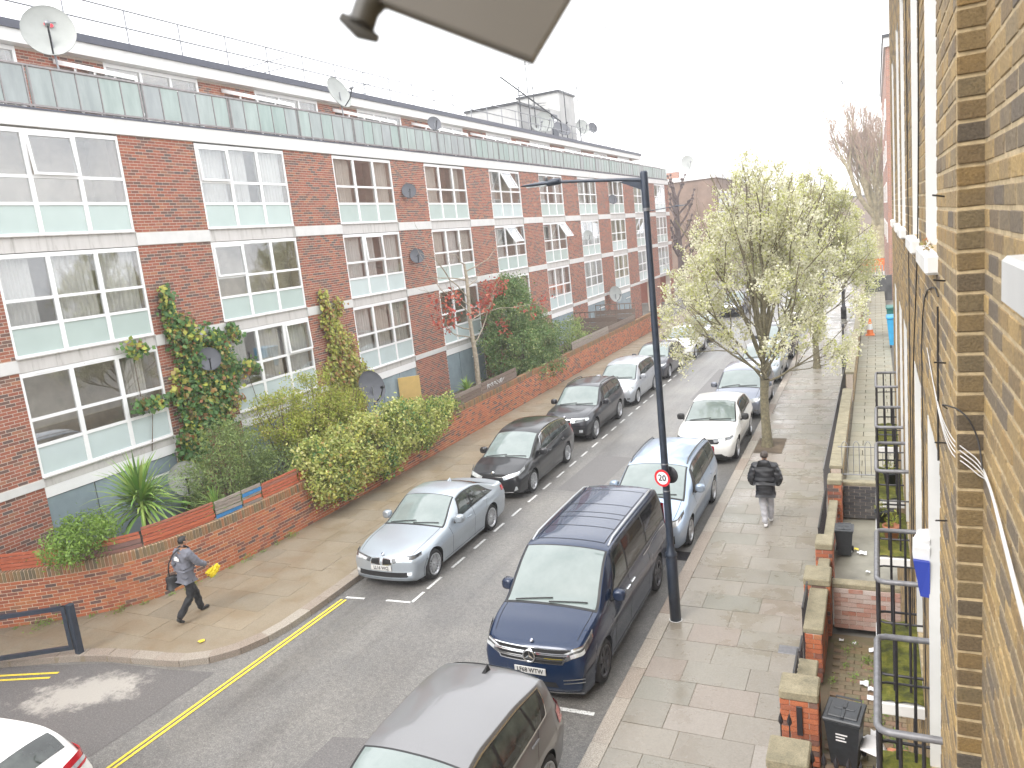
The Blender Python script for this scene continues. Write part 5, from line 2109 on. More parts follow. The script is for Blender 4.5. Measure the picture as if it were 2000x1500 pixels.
# sloping glazed dividers between the terraces
for i in range(11):
    y = 8.97 + 6.04 * i
    bm_ = MB()
    A = Vector((XP + .05, y, 13.02))
    B = Vector((X - .05, y, 12.08))
    d = (B - A)
    for s0, s1 in ((0, 1),):
        bm_.add([A + Vector((0, -.05, 0)), B + Vector((0, -.05, 0)), B + Vector((0, .05, 0)), A + Vector((0, .05, 0)),
                 A + Vector((0, -.05, .12)), B + Vector((0, -.05, .10)), B + Vector((0, .05, .10)), A + Vector((0, .05, .12))],
                [(3, 2, 1, 0), (4, 5, 6, 7), (0, 1, 5, 4), (1, 2, 6, 5), (2, 3, 7, 6), (3, 0, 4, 7)])
    dv = bm_.build('terrace_divider', M['white_upvc'], ab)
    for k in range(4):
        x0 = XP + .1 + k * .72
        x1 = x0 + .66
        zt0 = 13.0 - (x0 - XP) / 3.0 * .94
        zt1 = 13.0 - (x1 - XP) / 3.0 * .94
        MB().add([(x0, y, 11.05), (x1, y, 11.05), (x1, y, zt1), (x0, y, zt0), (x0, y + .01, 11.05), (x1, y + .01, 11.05), (x1, y + .01, zt1), (x0, y + .01, zt0)],
                 [(0, 1, 2, 3), (7, 6, 5, 4), (0, 4, 5, 1), (1, 5, 6, 2), (2, 6, 7, 3), (3, 7, 4, 0)]).build('divider_pane', M['wired_glass'], dv)
        MB().box((x1, y - .02, 11.05), (x1 + .05, y + .03, zt1)).build('divider_post', M['white_upvc'], dv)
# roof guard rail
rail = empty('roof_guard_rail', (0, 0, 0), label='grey two bar guard rail along the block roof edge', cat='railing')
zr = 13.88
Yr1 = 72.6
for zz in (zr + .55, zr + 1.05):
    MB().tube([(XP + .0, 4, zz), (XP, 40, zz), (XP, Yr1, zz)], .024, 6).build('rail', M['galvanised'], rail)
    MB().tube([(XP, Yr1, zz), (XP - 4, Yr1, zz)], .024, 6).build('rail', M['galvanised'], rail)
pm = MB().tube([(0, 0, 0), (0, 0, 1.08)], .026, 6).mesh('rail_post', M['galvanised'])
y = 5.6
while y < Yr1 + .1:
    o = link('rail_post', pm, rail)
    o.location = (XP, y, zr - .03)
    y += 2.0
for yy in (24.6, 31.0):
    for zz in (zr + .55, zr + .2):
        MB().tube([(XP, yy, zz + .3), (XP - 2.2, yy, zz + .3)], .022, 6).build('rail', M['galvanised'], rail)
# roof stair and lift housings
def roof_box(name, x0, x1, y0, y1, z0, z1, label):
    e = empty(name, (0, 0, 0), label=label, cat='roof housing')
    MB().box((x0, y0, z0), (x1, y1, z1)).build('wall', M['white_render'], e)
    MB().box((x0 - .1, y0 - .1, z1), (x1 + .1, y1 + .1, z1 + .16)).build('roof_edge', M['dark_metal'], e)
    return e
roof_box('stair_housing', -26, -22.0, 50.6, 56.3, 13.85, 16.25, 'low white rendered housing with dark roof edge on the block roof')
e = roof_box('lift_housing', -25.5, -22.0, 58.8, 62.3, 13.85, 18.05, 'tall white rendered housing with dark blue door on the block roof')
MB().box((-22.0, 57.0 - .2, 13.9), (-21.9, 57.9, 16.2)).build('door', M['post_navy'], e)
MB().box((-23, 56.3, 13.85), (-22.02, 58.8, 16.6)).build('link_wall', M['white_render'], e)
MB().box((-21.9, 57.1, 15.55), (-21.88, 57.6, 15.85)).build('door_sign', M['sign_white'], e)

# ------------------------------------------------------------------ far buildings
mat('brown_brick', (0.215, 0.15, 0.115), 0.9, var=0.25, scale=.8, coord='World')
m, n, b = nodes_of('far_brick')
br = n.nodes.new('ShaderNodeTexBrick')
g_ = n.nodes.new('ShaderNodeNewGeometry')
mp = n.nodes.new('ShaderNodeMapping')
mp.inputs['Rotation'].default_value = (R(90), 0, R(90))
lk(n, g_.outputs['Position'], mp.inputs['Vector'])
sx_ = n.nodes.new('ShaderNodeSeparateXYZ')
lk(n, g_.outputs['Position'], sx_.inputs[0])
cb = n.nodes.new('ShaderNodeCombineXYZ')
lk(n, mathn(n, 'ADD', sx_.outputs['X'], sx_.outputs['Y']), cb.inputs['X'])
lk(n, sx_.outputs['Z'], cb.inputs['Y'])
lk(n, cb.outputs[0], br.inputs['Vector'])
br.inputs['Scale'].default_value = 1.0
br.inputs['Brick Width'].default_value = .225
br.inputs['Row Height'].default_value = .075
br.inputs['Mortar Size'].default_value = .01
br.inputs['Color1'].default_value = (0.33, 0.115, 0.065, 1)
br.inputs['Color2'].default_value = (0.21, 0.095, 0.07, 1)
br.inputs['Mortar'].default_value = (0.42, 0.33, 0.27, 1)
lk(n, br.outputs['Color'], b.inputs['Base Color'])
b.inputs['Roughness'].default_value = .9
fb = empty('brick_block', (0, 0, 0), label='brown brick block beyond the apartment block with flat white roof edge', cat='building')
MB().box((-60, 95, 0), (-16.9, 150, 12.0)).build('wall', M['brown_brick'], fb)
MB().box((-60.2, 94.8, 12.0), (-16.7, 150, 12.5)).build('roof_edge', M['white_paint'], fb)
for kk, yy in enumerate((96.4, 100, 103.6, 107.2, 111)):
    for zz in (2.4, 5.2, 8.0):
        fr = MB().box((-16.9, yy, zz + .5), (-16.82, yy + 1.7, zz + 2.5)).build('window', M['white_upvc'], fb)
        MB().box((-16.82, yy + .1, zz + 1.1), (-16.8, yy + .8, zz + 2.4)).build('pane', M['car_glass'], fr)
        MB().box((-16.82, yy + .9, zz + 1.1), (-16.8, yy + 1.6, zz + 2.4)).build('pane', M['car_glass'], fr)
for zz in (5.0, 7.8):
    MB().box((-17.2, 94.93, zz), (-16.75, 150, zz + .28)).build('concrete_band', M['white_paint'], fb)
for yy in np.arange(96, 118, 3.0):
    MB().tube([(-17.5, yy, 12.2), (-17.5, yy, 13.2)], .03, 5).build('rail_post', M['galvanised'], fb)
MB().tube([(-17.5, 95, 13.2), (-17.5, 120, 13.2)], .03, 5).build('roof_rail', M['galvanised'], fb)
MB().tube([(-40, 95, 13.2), (-17.5, 95, 13.2)], .03, 5).build('roof_rail', M['galvanised'], fb)
for (cx, cy) in ((-24, 100), (-28, 104), (-33, 99)):
    MB().box((cx, cy, 12.1), (cx + 1.6, cy + .9, 13.6)).build('chimney', M['far_brick'], fb)
rb = empty('red_brick_block', (0, 0, 0), label='tall red brick block beyond the yellow terrace on the walkway side', cat='building')
MB().box((.84, 62.5, 0), (18, 95, 17.5)).build('wall', M['far_brick'], rb)
MB().box((.70, 62.3, 17.5), (18.2, 95.2, 18.1)).build('roof_edge', M['white_paint'], rb)
MB().box((.6, 62.2, 18.1), (18.3, 95.3, 18.3)).build('roof_cap', M['dark_metal'], rb)
for yy in (66, 72, 78, 84):
    for zz in (4, 7, 10, 13):
        fr = MB().box((.78, yy, zz), (.84, yy + 1.8, zz + 1.5)).build('window', M['white_upvc'], rb)
        MB().box((.77, yy + .1, zz + .1), (.78, yy + 1.7, zz + 1.4)).build('pane', M['car_glass'], fr)
tb = empty('far_terrace', (0, 0, 0), label='distant row of brick houses closing the street end', cat='building')
for k in range(6):
    x0 = -70 + k * 16
    if -14 < x0 + 8 < -4:
        continue
    MB().box((x0, 215 + k, 0), (x0 + 15.9, 230, 8 + (k % 3))).build('wall', M['brown_brick'], tb)
    MB().box((x0 - .1, 214.9 + k, 8 + (k % 3)), (x0 + 16, 230.1, 8.5 + (k % 3))).build('roof', M['dark_metal'], tb)

# ------------------------------------------------------------------ yellow stock-brick terrace (right)
XF, XN, YR = .262, .350, 3.25          # projecting face, near face, where the step is
th = empty('terraced_house', (0, 0, 0), label='yellow stock brick terraced house wall close beside the camera', cat='building')
YE = 15.2
OPU = [(4.22, 5.0, 6.74, 9.0), (5.92, 6.72, 6.74, 9.0), (8.45, 9.25, 6.74, 9.0), (10.1, 10.9, 6.74, 9.0), (12.6, 13.4, 6.74, 9.0)]
OPL = [(4.1, 4.98, 3.45, 5.75), (5.85, 6.72, 3.45, 5.75), (8.45, 9.25, 3.45, 5.75), (10.1, 10.95, 3.45, 5.75), (12.6, 13.45, 3.45, 5.75)]
OPS = OPU + OPL


def wall_with_openings(y0, y1, z0, z1, ops, xf, depth):
    ys = sorted(set([y0, y1] + [v for o in ops for v in o[:2] if y0 < v < y1]))
    zs = sorted(set([z0, z1] + [v for o in ops for v in o[2:] if z0 < v < z1]))
    mb_ = MB()
    for a, b__ in zip(ys[:-1], ys[1:]):
        for c_, d_ in zip(zs[:-1], zs[1:]):
            my, mz = (a + b__) / 2, (c_ + d_) / 2
            if any(o[0] < my < o[1] and o[2] < mz < o[3] for o in ops):
                continue
            mb_.box((xf, a, c_), (xf + depth, b__, d_))
    return mb_


ops_lo = wall_with_openings(YR, YE, 0, 11.2, OPS, XF + .0032, .33)
ops_lo.build('wall', M['mortar_tan'], th)
MB().box((XN + .0035, -6, 0), (XN + .25, YR, 11.2)).build('near_wall', M['mortar_tan'], th)
pcs = []
rg = random.Random(41)
for kx in range(int(11.2 / .0755)):
    z = .04 + kx * .0755
    y = YR + (-.11 if kx % 2 else 0)
    while y < YE:
        ya, yb = max(y, YR), min(y + .216, YE)
        y += .226
        if yb - ya < .04:
            continue
        segs_ = [(ya, yb)]
        for o in OPS:
            if o[2] - .02 < z < o[3] + .02:
                ns = []
                for a, b__ in segs_:
                    if b__ <= o[0] or a >= o[1]:
                        ns.append((a, b__))
                    else:
                        if a < o[0]:
                            ns.append((a, o[0]))
                        if b__ > o[1]:
                            ns.append((o[1], b__))
                segs_ = ns
        for a, b__ in segs_:
            if b__ - a > .03:
                pcs.append(((XF + .045 + rg.uniform(-.0015, .001), (a + b__) / 2, z), (b__ - a - .004, .09, .0625), math.pi / 2))
lay_pieces('brick', pcs, M['stock_brick'], th, 300, .05, .009, 'brickwork', 43, seen=lambda p: p[1] < 7.5)
pcs = []
for kx in range(int(11.2 / .0755)):
    z = .04 + kx * .0755
    y = YR - .006 - .226 * 30 + (.11 if kx % 2 else 0)
    while y < YR - .02:
        yb = min(y + .216, YR - .012)
        if yb - y > .03 and yb > -2:
            pcs.append(((XN + .045 + rg.uniform(-.0015, .001), (y + yb) / 2, z), (yb - y - .002, .09, .062), math.pi / 2))
        y += .226
near_p = [p for p in pcs if in_view(p[0], 200)]
lay_pieces('near_brick', near_p, M['stock_brick'], th, 300, .05, .009, 'near_brickwork', 44)
# the step between the two faces: header bricks seen square on
pcs = []
for kx in range(int(11.2 / .0755)):
    z = .04 + kx * .0755
    pcs.append((((XF + XN) / 2 + .012, YR + .019 + rg.uniform(-.003, .002), z), (XN - XF + .015, .05, .062), rg.uniform(-.02, .02)))
lay_pieces('return_brick', pcs, M['return_brick'], th, 160, .05, .022, seed=45)
# parapet / gutter
MB().box((XF - .07, YR, 10.9), (XF + .3, YE, 11.05)).build('eaves_course', M['stock_brick'], th)
MB().box((XF - .16, YR + .8, 11.05), (XF - .02, YE + .1, 11.16)).build('gutter', M['dark_metal'], th)
MB().box((XF, YE, 0), (XF + 6, YE + .02, 11.1)).build('end_wall', M['stock_brick'], th)
# windows with white reveals, sashes and sills
for (ya, yb, za, zb) in OPS:
    f = MB()
    f.box((XF + .004, ya - .002, za), (XF + .20, ya + .018, zb))
    f.box((XF - .004, yb - .03, za), (XF + .20, yb + .012, zb))
    f.box((XF + .005, ya + .018, zb - .018), (XF + .20, yb - .03, zb + .001))
    w_ = f.build('window', M['white_paint'], th)
    s_ = MB()
    xg = XF + .13
    for bx in (((xg, ya + .02, za), (xg + .05, yb - .03, za + .08)), ((xg, ya + .02, (za + zb) / 2 - .03), (xg + .05, yb - .03, (za + zb) / 2 + .03)), ((xg, ya + .02, zb - .08), (xg + .05, yb - .03, zb - .02)),
               ((xg + .001, ya + .02, za + .08), (xg + .049, ya + .07, zb - .08)), ((xg + .001, yb - .08, za + .08), (xg + .049, yb - .03, zb - .08)), ((xg + .002, (ya + yb) / 2 - .015, za + .08), (xg + .048, (ya + yb) / 2 + .015, zb - .08))):
        s_.box(*bx)
    s_.build('sash', M['white_paint'], w_)
    MB().box((xg + .02, ya + .05, za + .05), (xg + .028, yb - .06, zb - .05)).build('pane', M['car_glass'], w_)
    if za > 6:
        MB().bbox((XF - .055, ya - .06, za - .10), (XF + .16, yb + .06, za - .003), .012).build('sill', M['white_paint'], w_)
o = MB().bbox((XN - .05, 1.25, 6.70), (XN + .1, 2.42, 6.83), .012).build('near_sill', M['white_render'], th)

# green moss tufts on the first upper sill

# ------------------------------------------------------------------ damp air
hz = MB().box((-160, -60, -1.0), (160, 245, 26)).build('haze', None)
hz.data.materials.clear()
hm = bpy.data.materials.new('haze_air')
hm.use_nodes = True
hm.node_tree.nodes.clear()
ho = hm.node_tree.nodes.new('ShaderNodeOutputMaterial')
hv = hm.node_tree.nodes.new('ShaderNodeVolumePrincipled')
hv.inputs['Color'].default_value = (0.97, 0.98, 1.0, 1)
hv.inputs['Density'].default_value = 0.0014
hm.node_tree.links.new(hv.outputs[0], ho.inputs['Volume'])
hz.data.materials.append(hm)
tag(hz, 'pale damp air over the street', None, None, 'stuff')


# ------------------------------------------------------------------ cars in place (nose towards the camera)
G1 = 'cars parked along the brick wall side'
G2 = 'vehicles parked along the lamp post side'
car('saloon', 'paint_silver', (-9.66, 12.52, 0), 0, 'silver saloon parked nearest the camera beside the brick wall pavement', name='parked_car', group=G1, plate=('LL16 WCJ', .49))
car('mpv', 'paint_black', (-9.72, 18.05, 0), R(.5), 'glossy black estate car with chrome window trim parked behind the silver saloon', name='parked_car', group=G1, plate=('', .42))
car('suv', 'paint_charcoal', (-9.80, 23.8, 0), 0, 'black off-roader with roof rails and black sills between black estate and silver compact', name='parked_car', group=G1, plate=('', .62))
car('compact', 'paint_silver_blue', (-9.74, 29.0, 0), 0, 'silver compact family car partly behind the near lamp post', name='parked_car', group=G1, plate=('', .50))
car('hatch', 'paint_dark_blue', (-9.70, 34.25, 0), 0, 'dark grey hatchback parked just behind the silver compact car', name='parked_car', group=G1, plate=('', .52))
car('crossover', 'paint_white', (-9.55, 39.5, 0), 0, 'white crossover with black lower bumper farthest visible on the wall side', name='parked_car', group=G1)
car('hatch', 'paint_silver_blue', (-9.65, 45.2, 0), 0, 'pale hatchback half hidden behind blossom beyond the white crossover', name='parked_car', group=G1)
car('suv', 'paint_dark_blue', (-9.6, 57, 0), 0, 'dark off-roader far down the wall side seen past the blossom', name='parked_car', group=G1)
car('compact', 'paint_silver', (-9.6, 70, 0), 0, 'silver car far down the wall side beyond the garden wall end', name='parked_car', group=G1)
car('van', 'paint_navy', (-4.88, 9.60, 0), R(-.3), 'dark blue people van with sectioned glass roof beside the lamp post', name='parked_van', cat='van', W=1.84, group=G2, plate=('LF68 WTW', .58))
car('people_carrier', 'paint_pale_blue', (-4.72, 15.15, 0), 0, 'pale blue people carrier parked behind the dark blue van', name='parked_car', group=G2, plate=('', .5))
car('crossover', 'paint_white', (-4.66, 21.75, 0), 0, 'white crossover with black sills parked just short of the first blossom tree', name='parked_car', group=G2)
car('compact', 'paint_slate', (-4.55, 27.0, 0), 0, 'slate blue compact car parked behind the first blossom tree trunk', name='parked_car', group=G2)
car('estate_suv', 'paint_grey', (-4.80, 4.12, 0), R(-1.5), 'dark grey family car at the bottom edge with its tail to the van', name='parked_car', group=G2, rear_plate=('', .75))
for i, (y, k, pn, lab) in enumerate(((33.0, 'hatch', 'paint_silver', 'silver hatchback under the blossom boughs behind the slate car'), (38.6, 'mpv', 'paint_dark_blue', 'dark estate car seen through the blossom under the second tree'), (52, 'compact', 'paint_white', 'white car beyond the second blossom tree on the pavement side'), (58, 'hatch', 'paint_silver', 'silver car fourth from the end of the pavement side row'), (64, 'suv', 'paint_silver_blue', 'silver off-roader toward the far end of the pavement side row'), (70, 'hatch', 'paint_dark_blue', 'dark hatchback near the far end of the pavement side row'), (88, 'hatch', 'paint_silver_blue', 'pale hatchback parked far off by the bare plane tree'))):
    car(k, pn, (-4.6, y, 0), 0, lab, name='parked_car', group=G2)
p_ = dict(CAR['hatch'])
car('hatch', 'paint_white', (-13.70, 4.30, 0), R(-90 + 8), 'white hatchback turning into the side street at bottom left', name='turning_car', group='moving cars')

# ------------------------------------------------------------------ lamp posts
def lamp_post(loc, label, side=-1, sign=False, h=7.85, arm=1.75, scale=1.0):
    e = empty('street_lamp', loc, 0, label, 'street lamp', 'street lamps along the road')
    b_ = MB()
    b_.lathe([(.0, 0), (.098, 0), (.098, 1.16), (.085, 1.20), (.104, 1.22), (.104, 1.27), (.078, 1.30), (.066, 1.42)], 18)
    b_.build('base_column', M['post_navy'], e)
    MB().lathe([(.064, 1.42), (.058, 4.5), (.05, h - .55)], 16).build('shaft', M['post_navy'], e)
    MB().lathe([(.062, h - .55), (.062, h), (.05, h + .03), (0, h + .03)], 16).build('bracket_sleeve', M['post_navy'], e)
    MB().lathe([(.066, h - .60), (.066, h - .55)], 16).build('collar', M['galvanised'], e)
    a = MB()
    a.tube([(side * .05, 0, h - .10), (side * .35, 0, h - .06), (side * (arm - .55), 0, h + .05)], [.036, .028, .024], 8)
    a.add([(side * .05, -.012, h - .26), (side * .05, .012, h - .26), (side * .42, .012, h - .09), (side * .42, -.012, h - .09), (side * .05, -.012, h - .09), (side * .05, .012, h - .09)],
          [(0, 3, 4), (1, 5, 2), (0, 1, 2, 3), (3, 2, 5, 4)])
    a.build('arm', M['post_navy'], e)
    l = MB()
    x0 = side * (arm - .62)
    secs = [(0, .05, .05, .0), (.06, .07, .055, .0), (.14, .08, .06, .0), (.20, .10, .05, -.01), (.42, .13, .035, -.005), (.66, .10, .018, .0), (.72, .05, .008, .0)]
    n = 12
    vs = []
    for (d, wy, wz, dz) in secs:
        for j in range(n):
            t = 2 * math.pi * j / n
            vs.append((x0 + side * d, wy * math.cos(t), h + .055 + dz + wz * math.sin(t)))
    l.add(vs, [(i * n + j, i * n + (j + 1) % n, (i + 1) * n + (j + 1) % n, (i + 1) * n + j) for i in range(len(secs) - 1) for j in range(n)], smooth=True)
    l.add(vs[:n], [tuple(range(n))])
    l.add(vs[-n:], [tuple(range(n))])
    hd = l.build('lantern', M['post_navy'], e, fix=True)
    MB().bbox((x0 + side * .22, -.09, h + .005), (x0 + side * .60, .09, h + .028), .01).build('lens', M['lamp_clear'], hd)
    MB().lathe([(0, .055), (.025, .05), (.03, .0)], 10, loc=(x0 + side * .25, 0, h + .095)).build('photocell', M['dark_metal'], hd)
    return e


lp = lamp_post((-3.33, 12.45, .12), 'near black street lamp with a round 20 sign beside the blue van', h=7.75, arm=2.05)
MB().lathe([(.099, .0), (.112, .008), (.118, .0)], 16, loc=(0, 0, .008)).build('base_seal', M['white_paint'], lp)
for zz in (2.42, 2.9):
    MB().lathe([(.062, zz - .012), (.070, zz), (.062, zz + .012)], 14).build('band_clamp', M['galvanised'], lp)
sg = empty('speed_sign', (-3.36, 12.37, 2.79), R(-17), 'round white 20 speed sign with red ring on near lamp post', 'road sign')
MB().lathe([(0, .0), (.152, 0), (.155, -.006), (.155, -.012), (0, -.012)], 36, 'y').build('back_plate', M['dark_metal'], sg)
MB().lathe([(.112, -.015), (.152, -.015)], 40, 'y').build('red_ring', M['sign_red'], sg)
MB().lathe([(0, -.014), (.114, -.014)], 40, 'y').build('white_face', M['sign_white'], sg)
text_part('numerals', '20', .155, Matrix.Translation((0, -.017, 0)) @ Matrix.Rotation(math.pi / 2, 4, 'X'), M['text_black'], sg, .001)
sg2 = empty('speed_sign', (-3.28, 12.55, 2.79), R(163), 'dark back of a second round sign clamped behind the 20 sign', 'road sign')
MB().lathe([(0, .0), (.15, 0), (.153, -.006), (.153, -.012), (0, -.012)], 36, 'y').build('back_plate', M['dark_metal'], sg2)
MB().lathe([(0, -.013), (.15, -.013)], 40, 'y').build('face', M['sign_white'], sg2)
lamp_post((-13.35, 49.4, .12), 'far street lamp on the wall side with its arm over the road', side=1, h=8.0, arm=2.6)

# slim black bollard posts on the right pavement
b_ = MB().lathe([(0, 0), (.07, 0), (.07, .9), (.045, .95), (.04, 2.15), (.055, 2.2), (.05, 2.3), (0, 2.32)], 12)
pm_ = b_.mesh('sign_post', M['iron_black'])
for (x, y, s_, lab) in ((-1.25, 33.3, 1.0, 'slim black post on the pavement before the far railings'), (-1.9, 52.5, .8, 'short thick black post at the far pavement end')):
    o = link('sign_post', pm_)
    o.location = (x, y, .12)
    o.scale = (s_ * (1 if s_ == 1 else 3), s_ * (1 if s_ == 1 else 3), s_)
    tag(o, lab, 'post', 'posts on the pavement')

# ------------------------------------------------------------------ width barrier at the side street
ge = empty('barrier_gate', (-14.0, 8.55, .12), label='open dark blue steel gate frame at the side street corner', cat='gate')
MB().bbox((-.06, -.06, 0), (.06, .06, 1.02), .01).build('gate_post', M['post_navy'], ge)
lf = MB()
dx, dy = -1.05, -.75
for (z0, z1) in ((.92, 1.0), (.10, .18)):
    lf.box((-1.72, -.03, z0), (-.10, .03, z1))
lf.box((-.16, -.032, .1), (-.09, .032, 1.0))
lf.box((-1.62, -.032, .18), (-1.55, .032, .92))
g = lf.build('gate_leaf', M['post_navy'], ge)
g.rotation_euler = (0, 0, R(32))
ge['label'] = 'open dark blue steel gate frame at the side street corner'

# ------------------------------------------------------------------ satellite dishes
def dish(loc, r, face, label, m='dish_grey', pole=None, group='satellite dishes on the block', arm=True, logo=False, wall=None):
    e = empty('satellite_dish', loc, 0, label, 'satellite dish', group)
    d = MB()
    prof = []
    for k in range(9):
        q = k / 8
        prof.append((r * q, -.16 * r * (1 - q * q) * 1.3))
    rim = [(r + .008, .01), (r + .008, -.012)]
    back = [(a, b__ - .012) for a, b__ in reversed(prof)]
    d.lathe(prof + rim + back, 32, 'y')
    for i, v in enumerate(d.v):
        d.v[i] = (v[0] * .94, v[1], v[2])
    o = d.build('reflector', M[m], e)
    f = Vector(face).normalized()
    q = f.to_track_quat('Y', 'Z')
    o.rotation_mode = 'QUATERNION'
    o.rotation_quaternion = q
    a = MB()
    if arm:
        a.tube([(0, -.05, -r * .95), (0, r * .5, -r * .75), (0, r * .98, -r * .30)], .014 + r * .01, 6)
        a.build('feed_arm', M['dark_metal'], o)
        MB().lathe([(0, 0), (r * .09, .0), (r * .10, r * .22), (0, r * .24)], 10, 'y', (0, r * .82, -r * .28)).build('receiver', M['dark_metal'] if m != 'dish_white' else M['galvanised'], o)
    if logo:
        L_ = MB()
        for (x, z, s_) in ((-.02, .36, .055), (.06, .29, .05)):
            L_.lathe([(0, 0), (r * s_ * 1.6, 0)], 14, 'y', (-x * r * 2, -.155 * r + .02, z * r * .9))
        L_.build('logo', M['red_plastic'], o)
        MB().box((-.30 * r, -.155 * r + .02, .36 * r), (-.10 * r, -.155 * r + .022, .40 * r)).build('logo_word', M['dish_grey'], o)
    if pole:
        MB().tube([tuple(-.0 * f), tuple(Vector(pole))], .026, 8).build('pole', M['galvanised'], e)
    else:
        MB().tube([tuple(-f * .14 * r), tuple(-f * .30 * r + Vector((-.08, 0, -.1))), (-.3 if wall is None else wall, 0, -.14)], .018, 6).build('bracket', M['dark_metal'], e)
    return e


GD = 'satellite dishes on the block'
dish((-17.25, 12.98, 12.95), .60, (.80, -.60, .25), 'big white satellite dish with small red mark above the balcony front', 'dish_white', pole=(0.1, .05, -1.9), group=GD, logo=True)
dish((-17.2, 23.85, 12.9), .58, (.93, -.05, .36), 'second big white dish on the balcony front seen from the side', 'dish_white', pole=(0, .1, -1.8), group=GD)
dish((-16.72, 26.9, 9.45), .30, (.62, -.75, .35), 'upper of two dark grey dishes on the pier beside the third window bay', group=GD, wall=-.28)
dish((-16.72, 26.9, 6.88), .30, (.62, -.75, .35), 'lower of two dark grey dishes on the pier beside the third window bay', group=GD, wall=-.28)
dish((-16.55, 15.3, 4.75), .32, (.70, -.62, .35), 'grey dish set among the ivy on the first brick pier', 'dish_grey', group=GD, wall=-.45)
dish((-16.1, 21.85, 2.55), .58, (.90, -.25, .30), 'large dark grey dish standing over the hedge by the blue panels', 'dish_grey', pole=(0, .05, -1.9), group=GD)
dish((-16.75, 53.8, 9.25), .34, (.62, -.75, .35), 'dark dish before an upper far window left of lamp post top', group=GD, wall=-.25)
dish((-16.75, 47.9, 6.95), .32, (.62, -.75, .3), 'pale grey dish on the far pier at second window row', 'dish_white', group=GD, wall=-.25)
dish((-16.4, 51.6, 2.75), .55, (.80, -.55, .2), 'pale round dish on a pole above the far garden fences', 'dish_white', pole=(0, 0, -2.2), group=GD)
dish((-17.3, 30.6, 12.45), .32, (.7, -.6, .4), 'dark dish on the balcony rail beneath the roof edge', group=GD, pole=(0, 0, -1.2))
dish((-16.1, 13.45, 1.95), .45, (.72, -.55, .45), 'weathered grey dish half buried in the green shrub', 'dish_weathered', pole=(0, .05, -1.2), group=GD)
for i, (x, y, z, r_, m_, lab) in enumerate(((-21.2, 53.4, 15.2, .75, 'dish_white', 'tall pale dish on the roof before the stair housing'), (-21, 51.6, 14.9, .6, 'dish_white', 'pale dish left of the tall one on the roof'), (-20.6, 55.2, 14.8, .7, 'dish_grey', 'grey dish edge on beside the blue roof door'), (-20.8, 60.4, 15.4, .62, 'dish_white', 'white dish right of the lift housing on the roof'), (-20.7, 62.6, 15.5, .45, 'dish_grey', 'small grey dish on the mast right of the lift housing'))):
    dish((x, y, z), r_, (.75, -.6, .3) if i != 2 else (.3, -.2, .3), lab, m_, pole=(0, 0, 13.9 - z), group='satellite dishes on the roof')
dish((-20.2, 96.0, 14.2), .9, (.5, -.8, .3), 'white dish on the roof of the far brown block', 'dish_white', pole=(0, 0, -1.8), group='satellite dishes on the roof')

# ------------------------------------------------------------------ roof aerials
def aerial(x, y, z0, z1, label, booms, lean=0.0):
    e = empty('roof_aerial', (x, y, z0), label=label, cat='aerial', group='television aerials on the roof')
    MB().tube([(0, 0, 0), (lean, 0, z1 - z0)], .035, 6).build('mast', M['dark_metal'], e)
    for (zz, ang, L_, n) in booms:
        b__ = MB()
        d = Vector((math.cos(ang), math.sin(ang), .12))
        c = Vector((lean * (zz - z0) / (z1 - z0), 0, zz - z0))
        b__.tube([c - d * L_ * .2, c + d * L_], .016, 5)
        p = Vector((-d.y, d.x, 0)).normalized()
        for k in range(n):
            q = c + d * (L_ * (k / max(n - 1, 1)) * 1.15 - L_ * .15)
            w_ = .30 - .02 * k
            b__.tube([q - p * w_, q + p * w_], .011, 4)
        b__.build('boom', M['galvanised'], e)


aerial(-21.2, 50.8, 13.9, 18.9, 'tallest roof aerial mast with a crossed top boom', [(18.7, R(200), 1.6, 6), (16.9, R(20), 1.6, 7), (15.9, R(60), 1.4, 6)])
aerial(-21.4, 49.7, 13.9, 17.2, 'left roof aerial mast with a single boom', [(17.1, R(40), 1.3, 6)])
aerial(-21.1, 51.5, 13.9, 17.4, 'right roof aerial mast of the stair housing cluster', [(17.2, R(30), 1.5, 7), (16.2, R(80), 1.5, 6)])
aerial(-21.6, 50.2, 13.9, 16.8, 'short roof aerial mast inside the cluster', [(16.7, R(100), 1.2, 5)])
aerial(-21.0, 57.3, 13.9, 17.7, 'thin aerial before the white lift housing', [(17.6, R(190), .5, 2)])
aerial(-20.9, 60.0, 13.9, 18.4, 'aerial mast right of the lift housing with three booms', [(18.3, R(35), 1.9, 8), (16.9, R(20), 1.5, 5), (15.7, R(10), 1.0, 3)])
e = empty('guy_pole', (0, 0, 0), label='long dark pole leaning over the stair housing aerials', cat='pole')
MB().tube([(-21.8, 47.8, 17.6), (-20.6, 55.0, 15.3), (-20.6, 55.2, 13.9)], .05, 6).build('pole', M['dark_metal'], e)

